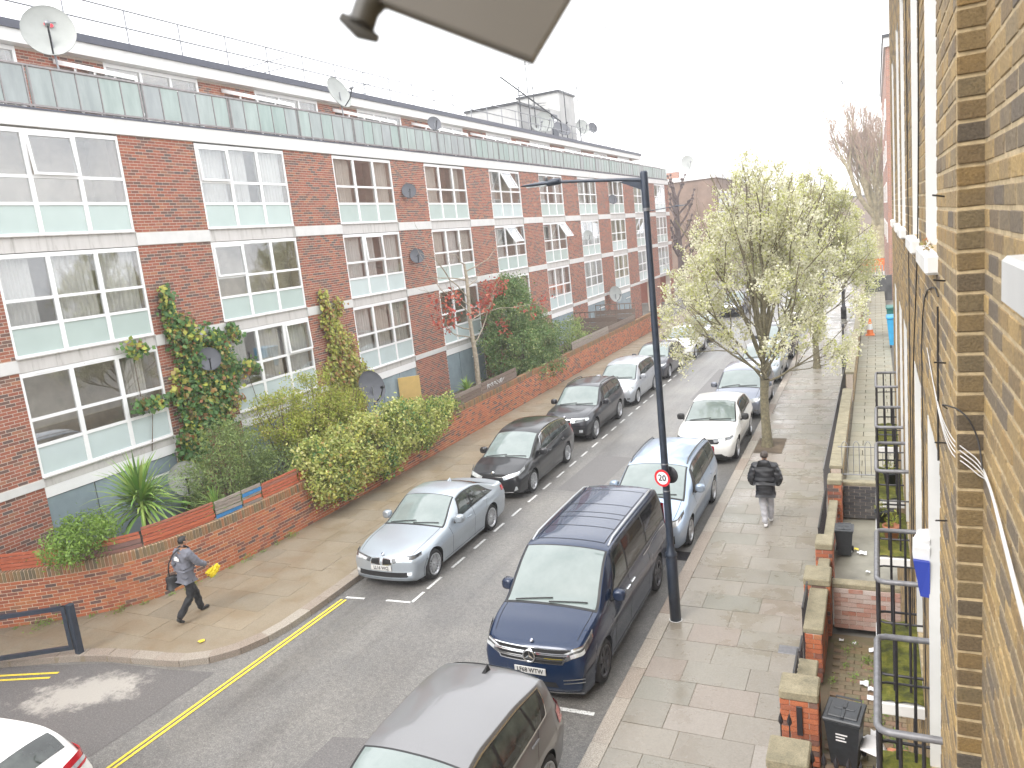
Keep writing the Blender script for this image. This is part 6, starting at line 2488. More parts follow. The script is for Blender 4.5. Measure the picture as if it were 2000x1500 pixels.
# ------------------------------------------------------------------ right: balconettes on the yellow wall
def guard(y0, y1, label, xo=-.035, xi=XF):
    e = empty('balcony_guard', (0, 0, 0), label=label, cat='railing', group='iron window guards on the yellow terrace')
    def urail(z, rad, name, m_):
        r_ = .05
        pts = [(xi + .02, y0, z), (xo + r_, y0, z), (xo + r_ * .3, y0 + r_ * .3, z), (xo, y0 + r_, z), (xo, y1 - r_, z), (xo + r_ * .3, y1 - r_ * .3, z), (xo + r_, y1, z), (xi + .02, y1, z)]
        MB().tube(pts, rad, 8).build(name, m_, e)
    urail(4.30, .020, 'top_rail', M['rail_grey'])
    urail(3.98, .008, 'middle_rail', M['iron_black'])
    urail(3.56, .011, 'bottom_rail', M['iron_black'])
    bar = MB().tube([(0, 0, 3.44), (0, 0, 4.29)], .011, 6).mesh('bar', M['iron_black'])
    fat = MB().tube([(0, 0, 3.42), (0, 0, 4.29)], .017, 6).mesh('corner_post', M['iron_black'])
    for yy in (y0, y1):
        link('corner_post', fat, e).location = (xo + .006, yy + (.012 if yy == y0 else -.012), 0)
        for k in (1, 2):
            link('bar', bar, e).location = (xo + (xi - xo) * k * .36, yy, 0)
    n = 9
    for k in range(1, n):
        link('bar', bar, e).location = (xo, y0 + (y1 - y0) * k / n, 0)
    s_ = empty('balcony_slab', (0, 0, 0), label=label.replace('iron window guard', 'mossy stone slab under the guard'), cat='ledge', group='mossy balcony slabs on the yellow terrace')
    MB().bbox((xo - .02, y0 - .12, 3.30), (xi + .02, y1 + .12, 3.40), .01).build('slab', M['white_paint'], s_)
    G = np.zeros((8, 28, 3))
    for i in range(8):
        for j in range(28):
            a, b__ = i / 7, j / 27
            G[i, j] = (xo - .012 + (xi - xo + .012) * a, y0 - .11 + (y1 - y0 + .22) * b__, 3.405 + .03 * RNG.random() * (0 < i < 7))
    MB().grid(G, smooth=True).build('moss_cover', M['moss'], s_)
    return e


for (y0, y1, lab) in ((3.98, 4.98, 'nearest iron window guard with thick grey top rail'), (5.78, 6.78, 'second iron window guard beside the blue alarm box'), (8.40, 9.45, 'third iron window guard over the pots'), (10.15, 11.2, 'fourth iron window guard along the yellow wall'), (12.5, 13.6, 'farthest iron window guard near the end of the wall')):
    guard(y0, y1, lab)

# alarm box
al = empty('alarm_box', (XF, 5.02, 4.82), label='white and blue alarm box on the yellow wall above the guard', cat='alarm box')
b_ = MB()
secs = [(-.21, .075), (-.16, .10), (.02, .135), (.03, .135)]
def wedge(z0, z1, y0, y1, d0, d1, m_, nm):
    MB().add([(0, y0 + .03, z0), (0, y1 - .03, z0), (-d0, y1 - .05, z0), (-d0, y0 + .05, z0), (0, y0, z1), (0, y1, z1), (-d1, y1 - .02, z1), (-d1, y0 + .02, z1)],
             [(3, 2, 1, 0), (4, 5, 6, 7), (0, 1, 5, 4), (1, 2, 6, 5), (2, 3, 7, 6), (3, 0, 4, 7)]).build(nm, m_, al)
al.scale = (.85, .85, .9)
wedge(-.24, .03, -.11, .11, .06, .105, M['blue_plastic'], 'cover')
wedge(.032, .13, -.11, .11, .105, .10, M['white_plastic'], 'lid')
wedge(.131, .19, -.11, .11, .10, .06, M['white_plastic'], 'lid_top')

# cables along the wall
def cable(name, pts, r_, m_, label, group='cables clipped to the yellow wall'):
    P_ = smooth_path(pts, 2) if len(pts) > 2 else [np.array(p) for p in pts]
    o = MB().tube([tuple(p) for p in P_], r_, 6).build(name, m_)
    return tag(o, label, 'cable', group)
XW = XF - .006
cable('cable', [(XW, 5.55, 11), (XW, 5.6, 8), (XW, 5.82, 7), (XW, 6.1, 6.5), (XW, 7.0, 5.6), (XW, 7.2, 4.4), (XW, 7.2, 1)], .0045, M['cable_black'], 'black cable running straight down beside the second upper window')
cable('cable', [(XW, 7.6, 11), (XW, 7.6, 8), (XW, 7.6, 1)], .0045, M['cable_black'], 'black cable straight down past the second window bay')
cable('cable', [(XW, 4.05, 6.55), (XW, 4.3, 6.58), (XW, 5.2, 6.45), (XW, 5.6, 6.1), (XW, 5.45, 5.4), (XW, 5.4, 3.5)], .0035, M['cable_black'], 'thin black cable looping under the nearest upper sill')
cable('cable', [(XW, 4.08, 6.5), (XW, 4.1, 5.9), (XW, 4.08, 5.75)], .005, M['cable_black'], 'short thin black cable under the nearest upper sill')
for k in range(4):
    cable('cable', [(XW + .002, 5.0 - .1 * k, 6.15 - .02 * k), (XW - .002, 4.1 - .05 * k, 6.02 - .01 * k), (XF - .014, 3.3, 6.08 - .022 * k), (XF + .03, YR - .04, 6.06 - .018 * k), (XN - .012, YR - .05, 6.02 - .02 * k), (XN - .012, 2.9 + .03 * k, 6.02), (XN - .012, 2.6, 5.97 - .012 * k), (XN - .012, 2.3, 5.91 - .015 * k), (XN - .012, 1.7, 5.84 - .02 * k), (XN - .012, .8, 5.8)], .0021, M['cable_white'], ('highest', 'second', 'third', 'lowest')[k] + ' white cable of the loose bundle crossing the brick step')
cable('cable', [(XF - .01, 3.5, 6.15), (XF - .05, 3.3, 6.22), (XF + .02, YR - .07, 6.22), (XN - .02, YR - .06, 6.12), (XN - .016, 3.1, 6.02)], .0032, M['cable_black'], 'black cable looping out at the brick step')
for k in range(5):
    o = MB().tube([(XF - .0, 3.75 - .02 * k, 7.0 - k * .35), (XF - .045, 3.72 - .02 * k, 7.01 - k * .35)], .004, 5).build('wall_nail', M['cable_black'])
    tag(o, ('topmost', 'second highest', 'middle', 'second lowest', 'lowest')[k] + ' of the thin dark nails sticking out of the yellow brickwork', 'nail', 'nails in the yellow wall')

# ------------------------------------------------------------------ right: front gardens
def brick_box(name, parent, x0, x1, y0, y1, z0, z1, m_='garden_brick', n=14):
    """small brick built block: mortar core plus real bricks on its four sides"""
    MB().box((x0 + .006, y0 + .006, z0), (x1 - .006, y1 - .006, z1)).build('mortar_core', M['mortar'], parent)
    rg_ = random.Random(int((x0 + y0) * 100))
    ms = piece_meshes('brick', M[m_], .05, 4, .012, 3)
    ncs = max(1, int(round((z1 - z0) / .075)))
    gz = (z1 - z0) / ncs
    for kx in range(ncs):
        z = z0 + (kx + .5) * gz
        for (ax, fix, a0, a1) in (('y', x0, y0, y1), ('y', x1, y0, y1), ('x', y0, x0, x1), ('x', y1, x0, x1)):
            t = a0 + (-.11 if kx % 2 else 0)
            while t < a1 - .02:
                ta, tb_ = max(t, a0), min(t + .215, a1)
                t += .225
                if tb_ - ta < .04:
                    continue
                o = link('brick', rg_.choice(ms), parent)
                o.location = (fix, (ta + tb_) / 2, z) if ax == 'y' else ((ta + tb_) / 2, fix, z)
                o.scale = (.016, tb_ - ta - .001, gz - .01) if ax == 'y' else (tb_ - ta - .001, .016, gz - .01)


def pier(x0, x1, y0, y1, h, label, cap=True):
    e = empty('gate_pier', (0, 0, 0), label=label, cat='pier', group='brick piers of the front gardens')
    brick_box('brick', e, x0, x1, y0, y1, .12, h - .13)
    if cap:
        MB().bbox((x0 - .015, y0 - .02, h - .13), (x1 + .015, y1 + .02, h), .02).build('cap_stone', M['coping'], e)
    return e


GY = .12
fg = empty('front_yard', kind='structure')
sheet('yard_bed', [(-1.0, 4), (XF + .1, 4), (XF + .1, 12.7), (-1.0, 12.7)], .06, M['yard_ground'], None, fg)
pcs = []
rg = random.Random(61)
y = 8.6
row = 0
while y < 12.4:
    x = -.72 + (.105 if row % 2 else 0)
    while x < .25:
        pcs.append(((x + .1, y + .05, .06 + rg.uniform(-.004, .004)), (.198, .094, .06), rg.uniform(-.03, .03)))
        x += .207
    y += .103
    row += 1
lay_pieces('paving_brick', pcs, M['yard_brick'], fg, 200, .05, .02, 'paving_bricks', 62)
sheet('yard_concrete', [(-.95, 13.0), (XF + .1, 13.0), (XF + .1, 18.0), (-.95, 18.0)], .075, M['yard_concrete'], None, fg)
pier(-1.19, -.77, 7.88, 8.30, 1.10, 'nearest brick pier with mossy cap at the bottom of the picture')
pier(-1.19, -.75, 9.18, 9.58, 1.14, 'tall front brick pier carrying an iron hinge, beside the black bin')
pier(-1.16, -.77, 12.5, 13.0, 1.12, 'brick pier where the cross wall meets the pavement')
pier(-1.10, -.82, 14.3, 14.75, .98, 'small brick pier beyond the cross wall')
pier(-1.05, -.78, 17.5, 17.95, 1.15, 'brick pier at the foot of the raised walkway')
MB().bbox((-1.0, 9.145, .55), (-.93, 9.165, .95), .004).build('hinge_strap', M['iron_black'])
tag(bpy.data.objects['hinge_strap'], 'black iron strap on the face of the front brick pier', 'hinge')
# low coping wall stepping between piers
def low_wall(x0, x1, y0, y1, h, label, face='garden_brick'):
    e = empty('low_wall', (0, 0, 0), label=label, cat='wall', group='low front garden walls')
    brick_box('brick', e, x0, x1, y0, y1, .12, h - .09, face)
    MB().bbox((x0 - .03, y0, h - .09), (x1 + .03, y1, h), .015).build('coping_stone', M['coping'], e)
    return e
low_wall(-1.06, -.86, 9.62, 10.6, .78, 'low wall piece just beyond the tall front pier')
low_wall(-1.04, -.82, 11.1, 12.46, .98, 'low wall piece stepping up to the cross wall pier')
low_wall(-1.02, -.88, 13.05, 14.25, .72, 'low wall piece between cross wall pier and small pier')
low_wall(-1.0, -.88, 14.8, 17.45, .7, 'low wall piece beside the second wheelie bin')
low_wall(-.73, .26, 12.82, 13.02, .92, 'cross wall with whitened red bricks between two front gardens', 'whitewashed_brick')
low_wall(-.73, .26, 8.0, 8.2, .45, 'low mossy wall under the spiked railing')
MB().box((-.7, 12.808, .35), (.2, 12.812, .36)).build('wall_stain', M['white_render'])
bpy.data.objects.remove(bpy.data.objects['wall_stain'])
# slim iron panels on the street side
for (y0, y1, h, lab) in ((9.75, 10.45, 1.0, 'small dark iron panel on the low wall beyond the front pier'), (10.65, 11.1, .85, 'dark iron garden gate between the low walls'), (11.3, 12.2, 1.2, 'dark iron panel leaning by the stepped low wall'), (14.9, 17.3, 1.05, 'slim iron rail on the wall beside the second bin')):
    e = empty('iron_panel', (0, 0, 0), label=lab, cat='railing', group='iron panels of the front gardens')
    MB().box((-1.10, y0, h - .03), (-1.075, y1, h)).build('top_bar', M['iron_black'], e)
    MB().box((-1.10, y0, .2), (-1.075, y1, .23)).build('bottom_bar', M['iron_black'], e)
    n = max(4, int((y1 - y0) / .1))
    bm_ = MB().box((-1.095, -.006, .2), (-1.08, .006, h)).mesh('bar', M['iron_black'])
    for k in range(n + 1):
        link('bar', bm_, e).location = (0, y0 + (y1 - y0) * k / n, 0)
# spiked railing at the very front
e = empty('spiked_railing', (0, 0, 0), label='black spear topped railing on the low wall beside the nearest pier', cat='railing')
MB().tube([(-.78, 8.12, .88), (.2, 8.02, .86)], .014, 6).build('rail', M['rail_grey'], e)
sp = MB().tube([(0, 0, .4), (0, 0, .98)], .009, 6)
sp.lathe([(.006, .95), (.03, 1.0), (.024, 1.05), (0, 1.13)], 8)
sm_ = sp.mesh('spear', M['iron_black'])
for k in range(8):
    link('spear', sm_, e).location = (-.74 + k * .125, 8.11 - k * .0125, 0)
for k in range(2):
    link('spear', sm_, e).location = (-1.14 + k * .1, 8.75, -.02)

# wheelie bins
def wheelie(loc, rz, label, m_='bin_black', open_=0, s_=1.0):
    e = empty('wheelie_bin', loc, rz, label, 'bin', 'wheelie bins')
    e.scale = (s_, s_, s_)
    b__ = MB()
    b__.add([(-.20, -.22, .04), (.20, -.22, .04), (.20, .20, .04), (-.20, .20, .04), (-.27, -.33, .90), (.27, -.33, .90), (.27, .26, .90), (-.27, .26, .90)],
            [(3, 2, 1, 0), (0, 1, 5, 4), (1, 2, 6, 5), (2, 3, 7, 6), (3, 0, 4, 7), (4, 5, 6, 7)])
    b__.bbox((-.285, -.345, .86), (.285, .275, .91), .012)
    b__.build('body', M[m_], e)
    l = MB()
    l.bbox((-.30, -.37, .915), (.30, .27, .955), .018)
    l.bbox((-.23, -.28, .95), (.23, .18, .975), .015)
    l.bbox((-.03, -.30, .97), (.03, .16, .988), .006)
    l.bbox((-.16, -.06, .97), (.16, -.01, .988), .006)
    l.build('lid', M[m_], e)
    h = MB().tube([(-.20, .30, .86), (-.20, .36, .93), (.20, .36, .93), (.20, .30, .86)], .017, 6)
    h.build('handle', M[m_], e)
    for sx in (-1, 1):
        MB().lathe([(0, -.03), (.09, -.03), (.1, -.015), (.1, .015), (.09, .03), (0, .03)], 16, 'x', (sx * .24, .24, .10)).build('wheel', M['tyre'], e)
    lb = MB()
    for k in range(3):
        lb.box((-.12, -.286 - k * .0, .62 - k * .07), (.02 + .03 * k, -.284, .645 - k * .07))
    return e
wb = wheelie((-.45, 9.45, .10), R(-8), 'near black wheelie bin behind the tall front pier', s_=.76)
for k, (z, w_) in enumerate(((.66, .18), (.60, .14), (.54, .16))):
    yy = -.22 - .11 * (z - .04) / .86 - .004
    MB().box((-.10, yy - .003, z - .012), (-.10 + w_, yy, z + .012)).build('print_line', M['sign_white'], wb)
wheelie((-.68, 15.95, .09), R(0), 'far black wheelie bin on the wet concrete garden', s_=.62)
# white sheet of board and a terracotta planter by the near bin
b_ = MB()
G = np.zeros((6, 5, 3))
for i in range(6):
    for j in range(5):
        G[i, j] = (-.28 + i * .085, 9.25 - .04 * i + .1 * j * (1 if i < 4 else .7), .42 - j * .03 + .12 * math.sin(i * .9) * (j / 4))
o = b_.grid(G, smooth=True).build('board_sheet', M['paper'])
so = o.modifiers.new('thickness', 'SOLIDIFY')
so.thickness = .012
tag(o, 'crumpled white sheet lying against the near black bin', 'paper sheet')
o = MB().bbox((.02, 8.75, .1), (.26, 9.3, .5), .02).build('planter_box', M['terracotta'])
tag(o, 'square terracotta planter against the house by the white sheet', 'planter')
# litter
for k in range(14):
    x, y = RNG.uniform(-.65, .05), RNG.uniform(9.8, 12.6) if k < 9 else RNG.uniform(13.4, 17.4)
    z = .10
    G = np.zeros((4, 4, 3))
    s_ = RNG.uniform(.03, .075)
    for i in range(4):
        for j in range(4):
            G[i, j] = (x + (i - 1.5) * s_ * .6, y + (j - 1.5) * s_ * .6, z + RNG.uniform(0, s_ * .7))
    o = MB().grid(G, smooth=True).build('litter_scrap', M['paper'] if k != 11 else M['yellow_bag'])
    tag(o, 'small white paper scrap on the garden bricks' if k < 9 else ('yellow plastic scrap on the wet concrete' if k == 11 else 'small pale paper scrap on the wet concrete'), 'litter', 'litter in the front gardens')
# pots
def pot(x, y, z, r_, label, plant=True, m_='terracotta'):
    e = empty('plant_pot', (x, y, z), label=label, cat='plant pot', group='plant pots by the guards')
    MB().lathe([(0, 0), (r_ * .7, 0), (r_ * .95, r_ * 1.5), (r_ * 1.05, r_ * 1.5), (r_ * 1.05, r_ * 1.75), (r_ * .9, r_ * 1.75), (r_ * .88, r_ * 1.6), (0, r_ * 1.55)], 20).build('pot', M[m_], e)
    if plant:
        N = 60
        C = RNG.normal(size=(N, 3)) * np.array([.4, .4, .6]) * r_ + np.array([0, 0, r_ * 2.3])
        link('foliage', quads_mesh('foliage', leaves(C, r_ * .7, RNG, aspect=.25), RNG.random(N), M['spring_leaf']), e)
    return e
pot(.10, 8.75, 3.43, .085, 'terracotta pot with dry stalks on the third guard slab')
pot(.0, 9.25, 3.43, .07, 'dark pot on the third guard slab', True, 'bin_black')
pot(.12, 10.6, 3.43, .09, 'dark round pot on the fourth guard slab', True, 'bin_black')
# cross wall 2, raised walkway and its parapet
rw_ = empty('raised_walkway', kind='structure')
WZ = .82
MB().box((-.95, 18.0, 0), (.5, 62, WZ - .06)).build('walkway_bed', M['joint_dirt'], rw_)
pcs = []
y = 18.25
row = 0
rg = random.Random(71)
while y < 61:
    x = -.72 - (.3 if row % 2 else 0)
    while x < .5:
        a, c_ = max(x, -.72), min(x + .62, .5)
        if c_ - a > .08:
            pcs.append((((a + c_) / 2, y + .22, WZ - .03 + rg.uniform(-.003, .003)), (c_ - a - .01, .44, .06), 0))
        x += .63
    y += .45
    row += 1
lay_pieces('paving_slab', pcs, M['path_paving'], rw_, 220, .012, .002, 'paving_slabs', 72)
mat('dark_wet_brick', (0.055, 0.055, 0.055), 0.6, var=.5, scale=3, coord='World')
brick_mat('dark_brick', [(0, (0.06, 0.06, 0.062)), (0.5, (0.085, 0.08, 0.08)), (0.8, (0.05, 0.05, 0.055)), (1, (0.13, 0.12, 0.11))], stain=.4)
low_wall(-.75, .26, 17.92, 18.12, WZ + .14, 'dark sooty brick wall holding up the raised walkway end', 'dark_brick')
def parapet(y0, y1, z1, label, x0=-1.02, x1=-.80):
    e = empty('parapet_wall', (0, 0, 0), label=label, cat='wall', group='parapet walls of the raised walkway')
    MB().box((x0 + .005, y0, .1), (x1 - .005, y1, z1 - .08)).build('wall', M['mortar'], e)
    pcs_ = []
    for kx in range(int((z1 - .2) / .075)):
        y = y0 + (-.11 if kx % 2 else 0)
        while y < y1 - .03:
            a, c_ = max(y, y0), min(y + .215, y1)
            y += .225
            if c_ - a > .04:
                for xx in (x0, x1):
                    pcs_.append(((xx, (a + c_) / 2, .14 + kx * .075), (c_ - a, .02, .064), math.pi / 2))
    lay_pieces('brick', pcs_, M['stock_brick'], e, 60, .05, .01, 'brickwork', 81)
    y = y0
    while y < y1:
        l = min(.95, y1 - y)
        MB().bbox((x0 - .03, y, z1 - .08), (x1 + .03, y + l - .008, z1), .012).build('coping_stone', M['coping'], e)
        y += .95
    return e
parapet(18.2, 26.5, 1.25, 'nearest mossy parapet along the raised walkway')
parapet(26.7, 35.5, 1.75, 'taller middle parapet along the raised walkway', -.95, -.74)
parapet(36.2, 61.5, 1.55, 'far parapet of the raised walkway past the traffic cone', -.95, -.76)
tag(MB().box((-.8, 61.5, .1), (1.0, 61.8, 1.9)).build('walkway_end_wall', M['dark_wet_brick']), 'dark wall closing the far end of the walkway', 'wall')
# galvanised hoop railing across the walkway end and along the pavement
e = empty('hoop_railing', (0, 0, 0), label='grey hoop topped railing across the near end of the walkway', cat='railing')
for z in (WZ + .2, WZ + .85):
    MB().tube([(-.86, 18.3, z), (.24, 18.3, z)], .013, 6).build('rail', M['galvanised'], e)
for k in range(5):
    x = -.78 + k * .24
    MB().tube([(x, 18.3, WZ + .2), (x, 18.3, WZ + .9), (x + .03, 18.3, WZ + .96), (x + .06, 18.3, WZ + .98), (x + .09, 18.3, WZ + .96), (x + .12, 18.3, WZ + .9), (x + .12, 18.3, WZ + .2)], .008, 5).build('hoop', M['galvanised'], e)
e = empty('pavement_railing', (0, 0, 0), label='long thin grey railing between pavement and walkway parapet', cat='railing')
for z in (.35, 1.15):
    MB().tube([(-1.18, 18.2, z), (-1.12, 34, z)], .014, 6).build('rail', M['rail_grey'], e)
bm_ = MB().tube([(0, 0, .12), (0, 0, 1.15)], .009, 5).mesh('bar', M['rail_grey'])
for k in range(80):
    y = 18.3 + k * .197
    link('bar', bm_, e).location = (-1.18 + .06 * (y - 18.2) / 15.8, y, 0)

# traffic cone, big bins and orange barrier far along
e = empty('traffic_cone', (-.32, 40.5, WZ), label='orange and white traffic cone on the raised walkway', cat='traffic cone')
MB().bbox((-.2, -.2, 0), (.2, .2, .05), .01).build('base', M['orange_plastic'], e)
MB().lathe([(.16, .05), (.125, .28)], 18).build('lower_cone', M['orange_plastic'], e)
MB().lathe([(.125, .28), (.08, .56)], 18).build('white_sleeve', M['white_plastic'], e)
MB().lathe([(.08, .56), (.04, .80), (0, .81)], 18).build('cone_tip', M['orange_plastic'], e)
def big_bin(loc, m_, label):
    e = empty('large_bin', loc, label=label, cat='bin', group='large bins by the terrace end')
    MB().add([(-.45, -.42, .12), (.45, -.42, .12), (.45, .42, .12), (-.45, .42, .12), (-.55, -.52, 1.25), (.55, -.52, 1.25), (.55, .52, 1.25), (-.55, .52, 1.25)],
             [(3, 2, 1, 0), (0, 1, 5, 4), (1, 2, 6, 5), (2, 3, 7, 6), (3, 0, 4, 7), (4, 5, 6, 7)]).build('body', M[m_], e)
    MB().bbox((-.58, -.55, 1.26), (.58, .55, 1.36), .04).build('lid', M[m_], e)
    for sx in (-1, 1):
        for sy in (-1, 1):
            MB().lathe([(0, -.03), (.08, -.03), (.08, .03), (0, .03)], 12, 'x', (sx * .4, sy * .36, .08)).build('wheel', M['tyre'], e)
big_bin((.95, 40.5, WZ), 'bin_green', 'big green bin at the end of the yellow terrace')
big_bin((.92, 37.0, WZ), 'bin_blue', 'bright blue bin just before the big green bin')
e = empty('plastic_barrier', (-.35, 84, .12), label='orange and white slatted barrier at the far pavement end', cat='barrier')
MB().bbox((-1.1, -.05, .95), (1.1, .05, 1.6), .02).build('top_panel', M['orange_plastic'], e)
for k in range(9):
    MB().bbox((-1.05 + k * .25, -.03, .35), (-.93 + k * .25, .03, 1.0), .01).build('slat', M['orange_plastic'], e)
    MB().bbox((-1.05 + k * .25, -.029, .0), (-.93 + k * .25, .031, .36), .01).build('foot_slat', M['white_plastic'], e)

# ------------------------------------------------------------------ open window above the camera
ws = empty('open_window', (0, 0, 0), label='blurred taupe open window corner hanging over the view', cat='window')
def pf_(u, v, d):
    q = Vector(((u - 1000) / 1500 * d, -(v - 750) / 1500 * d, -d))
    return Matrix(CR) @ q + CAMP
tip, a_, l_ = Vector((-.1592, .3925, 7.0885)), Vector((-.139, .405, 7.119)), Vector((-.2285, .3715, 7.1255))
d1, d2 = (a_ - tip).normalized(), (l_ - tip).normalized()
upv = d1.cross(d2)
if upv.z < 0:
    upv = -upv
up = upv.normalized() * .012
B0 = [tip, tip + d1 * .50, tip + d1 * .50 + d2 * .084, tip + d2 * .084]
mbv = MB()
mbv.add([tuple(p) for p in B0] + [tuple(p + up) for p in B0], [(3, 2, 1, 0), (4, 5, 6, 7), (0, 1, 5, 4), (1, 2, 6, 5), (2, 3, 7, 6), (3, 0, 4, 7)])
fr = mbv.build('sash_frame', M['sash_taupe'], ws, fix=True)
hb = MB()
h0 = tip + d2 * .084
pts = [h0 + d1 * .03, h0 + d1 * .012 + d2 * .008, Vector((-.2375, .3635, 7.1275)), Vector((-.2405, .361, 7.1195))]
hb.tube([tuple(p) for p in pts], [.010, .009, .0075, .0075], 10)
k0 = Vector((-.251, .3585, 7.1255))
k1 = Vector((-.2335, .3645, 7.1115))
hb.tube([tuple(k0), tuple((k0 + k1) / 2 + Vector((0, 0, -.0012))), tuple(k1)], [.0028, .005, .0024], 10)
hb.build('stay_hook', M['stay_metal'], ws)

# ------------------------------------------------------------------ birds
for (u, v, d, lab) in ((1183, 55, 60, 'tiny dark bird in the upper sky'), (1298, 88, 75, 'tiny pale bird right of the upper one'), (1646, 163, 70, 'tiny bird over the bare plane tree'), (1068, 124, 70, 'tiny bird beside the roof aerials')):
    p = pf_(u, v, d)
    e = empty('bird', p, label=lab, cat='bird', group='birds in the sky')
    b__ = MB()
    b__.tube([(0, -.18, 0), (0, 0, .01), (0, .16, 0)], [.01, .05, .015], 6)
    b__.add([(0, -.05, .02), (.32, -.02, .16), (.55, .1, .08), (.28, .1, .12), (0, .08, .02)], [(0, 1, 3, 4), (1, 2, 3)])
    b__.add([(0, -.05, .02), (-.30, -.02, .12), (-.5, .1, .02), (-.26, .1, .09), (0, .08, .02)], [(0, 4, 3, 1), (1, 3, 2)])
    b__.build('body', M['dark_metal'], e)
    e.rotation_euler = (0.2, .5, 1.0)


# ------------------------------------------------------------------ people
def skin_mesh(name, nodes, edges, m, parent, root=None, sub=2, smooth=True):
    bm = bmesh.new()
    lay = bm.verts.layers.skin.verify()
    vs = {}
    for k, (p, r_) in nodes.items():
        v = bm.verts.new(p)
        rr = r_ if isinstance(r_, tuple) else (r_, r_)
        v[lay].radius = rr
        v[lay].use_root = (k == root)
        vs[k] = v
    for a, b_ in edges:
        bm.edges.new((vs[a], vs[b_]))
    me = bpy.data.meshes.new(name + '_cage')
    bm.to_mesh(me)
    bm.free()
    o = bpy.data.objects.new(name + '_cage', me)
    COL.objects.link(o)
    md = o.modifiers.new('Skin', 'SKIN')
    md.use_smooth_shade = smooth
    sb = o.modifiers.new('Sub', 'SUBSURF')
    sb.levels = sub
    sb.render_levels = sub
    dg = bpy.context.evaluated_depsgraph_get()
    em = bpy.data.meshes.new_from_object(o.evaluated_get(dg))
    bpy.data.objects.remove(o)
    em.name = name
    if name in ('jacket', 'trousers'):
        for v in em.vertices:
            c = v.co
            k_ = .006 * math.sin(c.z * 34 + c.x * 21 + 9 * math.sin(c.y * 9)) + .004 * math.sin(c.z * 71 - c.y * 44 + c.x * 15)
            v.co = c + v.normal * k_
    em.materials.clear()
    em.materials.append(m)
    return link(name, em, parent)


def chain(*ks):
    return list(zip(ks[:-1], ks[1:]))


def hand_mesh(name, m, parent, loc, rot, curl=0.9, s_=1.0, left=False):
    """palm, four unequal bent fingers and a thumb; local: fingers along -z, palm facing +y"""
    sx = -1 if left else 1
    n = {'w': ((0, 0, .03), (.024, .018)), 'p0': ((0, 0, -.02), (.032, .014)), 'p1': ((0, 0, -.075), (.036, .013))}
    e = [('w', 'p0'), ('p0', 'p1')]
    for i, (fx, L_) in enumerate(((-.030, .072), (-.010, .082), (.010, .077), (.029, .060))):
        a0 = .25 * curl
        p = Vector((fx * sx, .0, -.085))
        pr = 'p1'
        ang = 0
        for j, f in enumerate((.45, .32, .23)):
            ang += (.35 + .45 * j) * curl
            p = p + Vector((0, math.sin(ang), -math.cos(ang))) * L_ * f
            k = f'f{i}{j}'
            n[k] = (tuple(p), .0088 - .001 * j)
            e.append((pr, k))
            pr = k
    p = Vector((-.036 * sx, .008, -.03))
    n['t0'] = (tuple(p), .011)
    e.append(('p0', 't0'))
    n['t1'] = (tuple(p + Vector((-.022 * sx, .02, -.026))), .010)
    n['t2'] = (tuple(p + Vector((-.022 * sx, .040, -.046))), .009)
    e += [('t0', 't1'), ('t1', 't2')]
    o = skin_mesh(name, n, e, m, parent, 'p0', 1)
    o.location = loc
    o.rotation_euler = rot
    o.scale = (s_, s_, s_)
    return o


def head_nodes(c, f, hs=1.0):
    """c head centre, f facing unit vector: neck, jaw, skull and nose nodes"""
    c, f = Vector(c), Vector(f)
    s = Vector((f.y, -f.x, 0))
    n = {
        'jaw': (tuple(c + f * .018 + Vector((0, 0, -.055))), (.060, .066)),
        'skull': (tuple(c + Vector((0, 0, .022)) - f * .008), (.080, .094)),
        'crown': (tuple(c + Vector((0, 0, .075)) - f * .012), (.060, .074)),
    }
    return n


def face_bits(root, c, f, skin):
    c, f = Vector(c), Vector(f).normalized()
    s = Vector((f.y, -f.x, 0))
    nb = MB()
    b0 = c + f * .085
    nb.add([tuple(b0 + Vector((0, 0, .02))), tuple(b0 + s * .016 + Vector((0, 0, -.03))), tuple(b0 - s * .016 + Vector((0, 0, -.03))), tuple(b0 + f * .03 + Vector((0, 0, -.024)))], [(0, 1, 3), (0, 3, 2), (1, 2, 3)])
    nb.build('nose', skin, root)
    for sg in (1, -1):
        ce = c + s * sg * .079 + Vector((0, 0, -.005)) - f * .005
        MB().lathe([(0, .010), (.018, .008), (.026, 0), (.018, -.008), (0, -.010)], 10, 'x', tuple(ce)).build('ear', skin, root)
        ey = c + f * .083 + s * sg * .032 + Vector((0, 0, .012))
        MB().lathe([(0, .006), (.009, .004), (.011, 0), (0, -.006)], 8, 'y', tuple(ey)).build('eye', M['text_black'], root)
    mo = c + f * .083 + Vector((0, 0, -.055))
    MB().tube([tuple(mo - s * .022), tuple(mo + f * .004), tuple(mo + s * .022)], .005, 5).build('mouth', M['sign_red'] if False else skin, root)


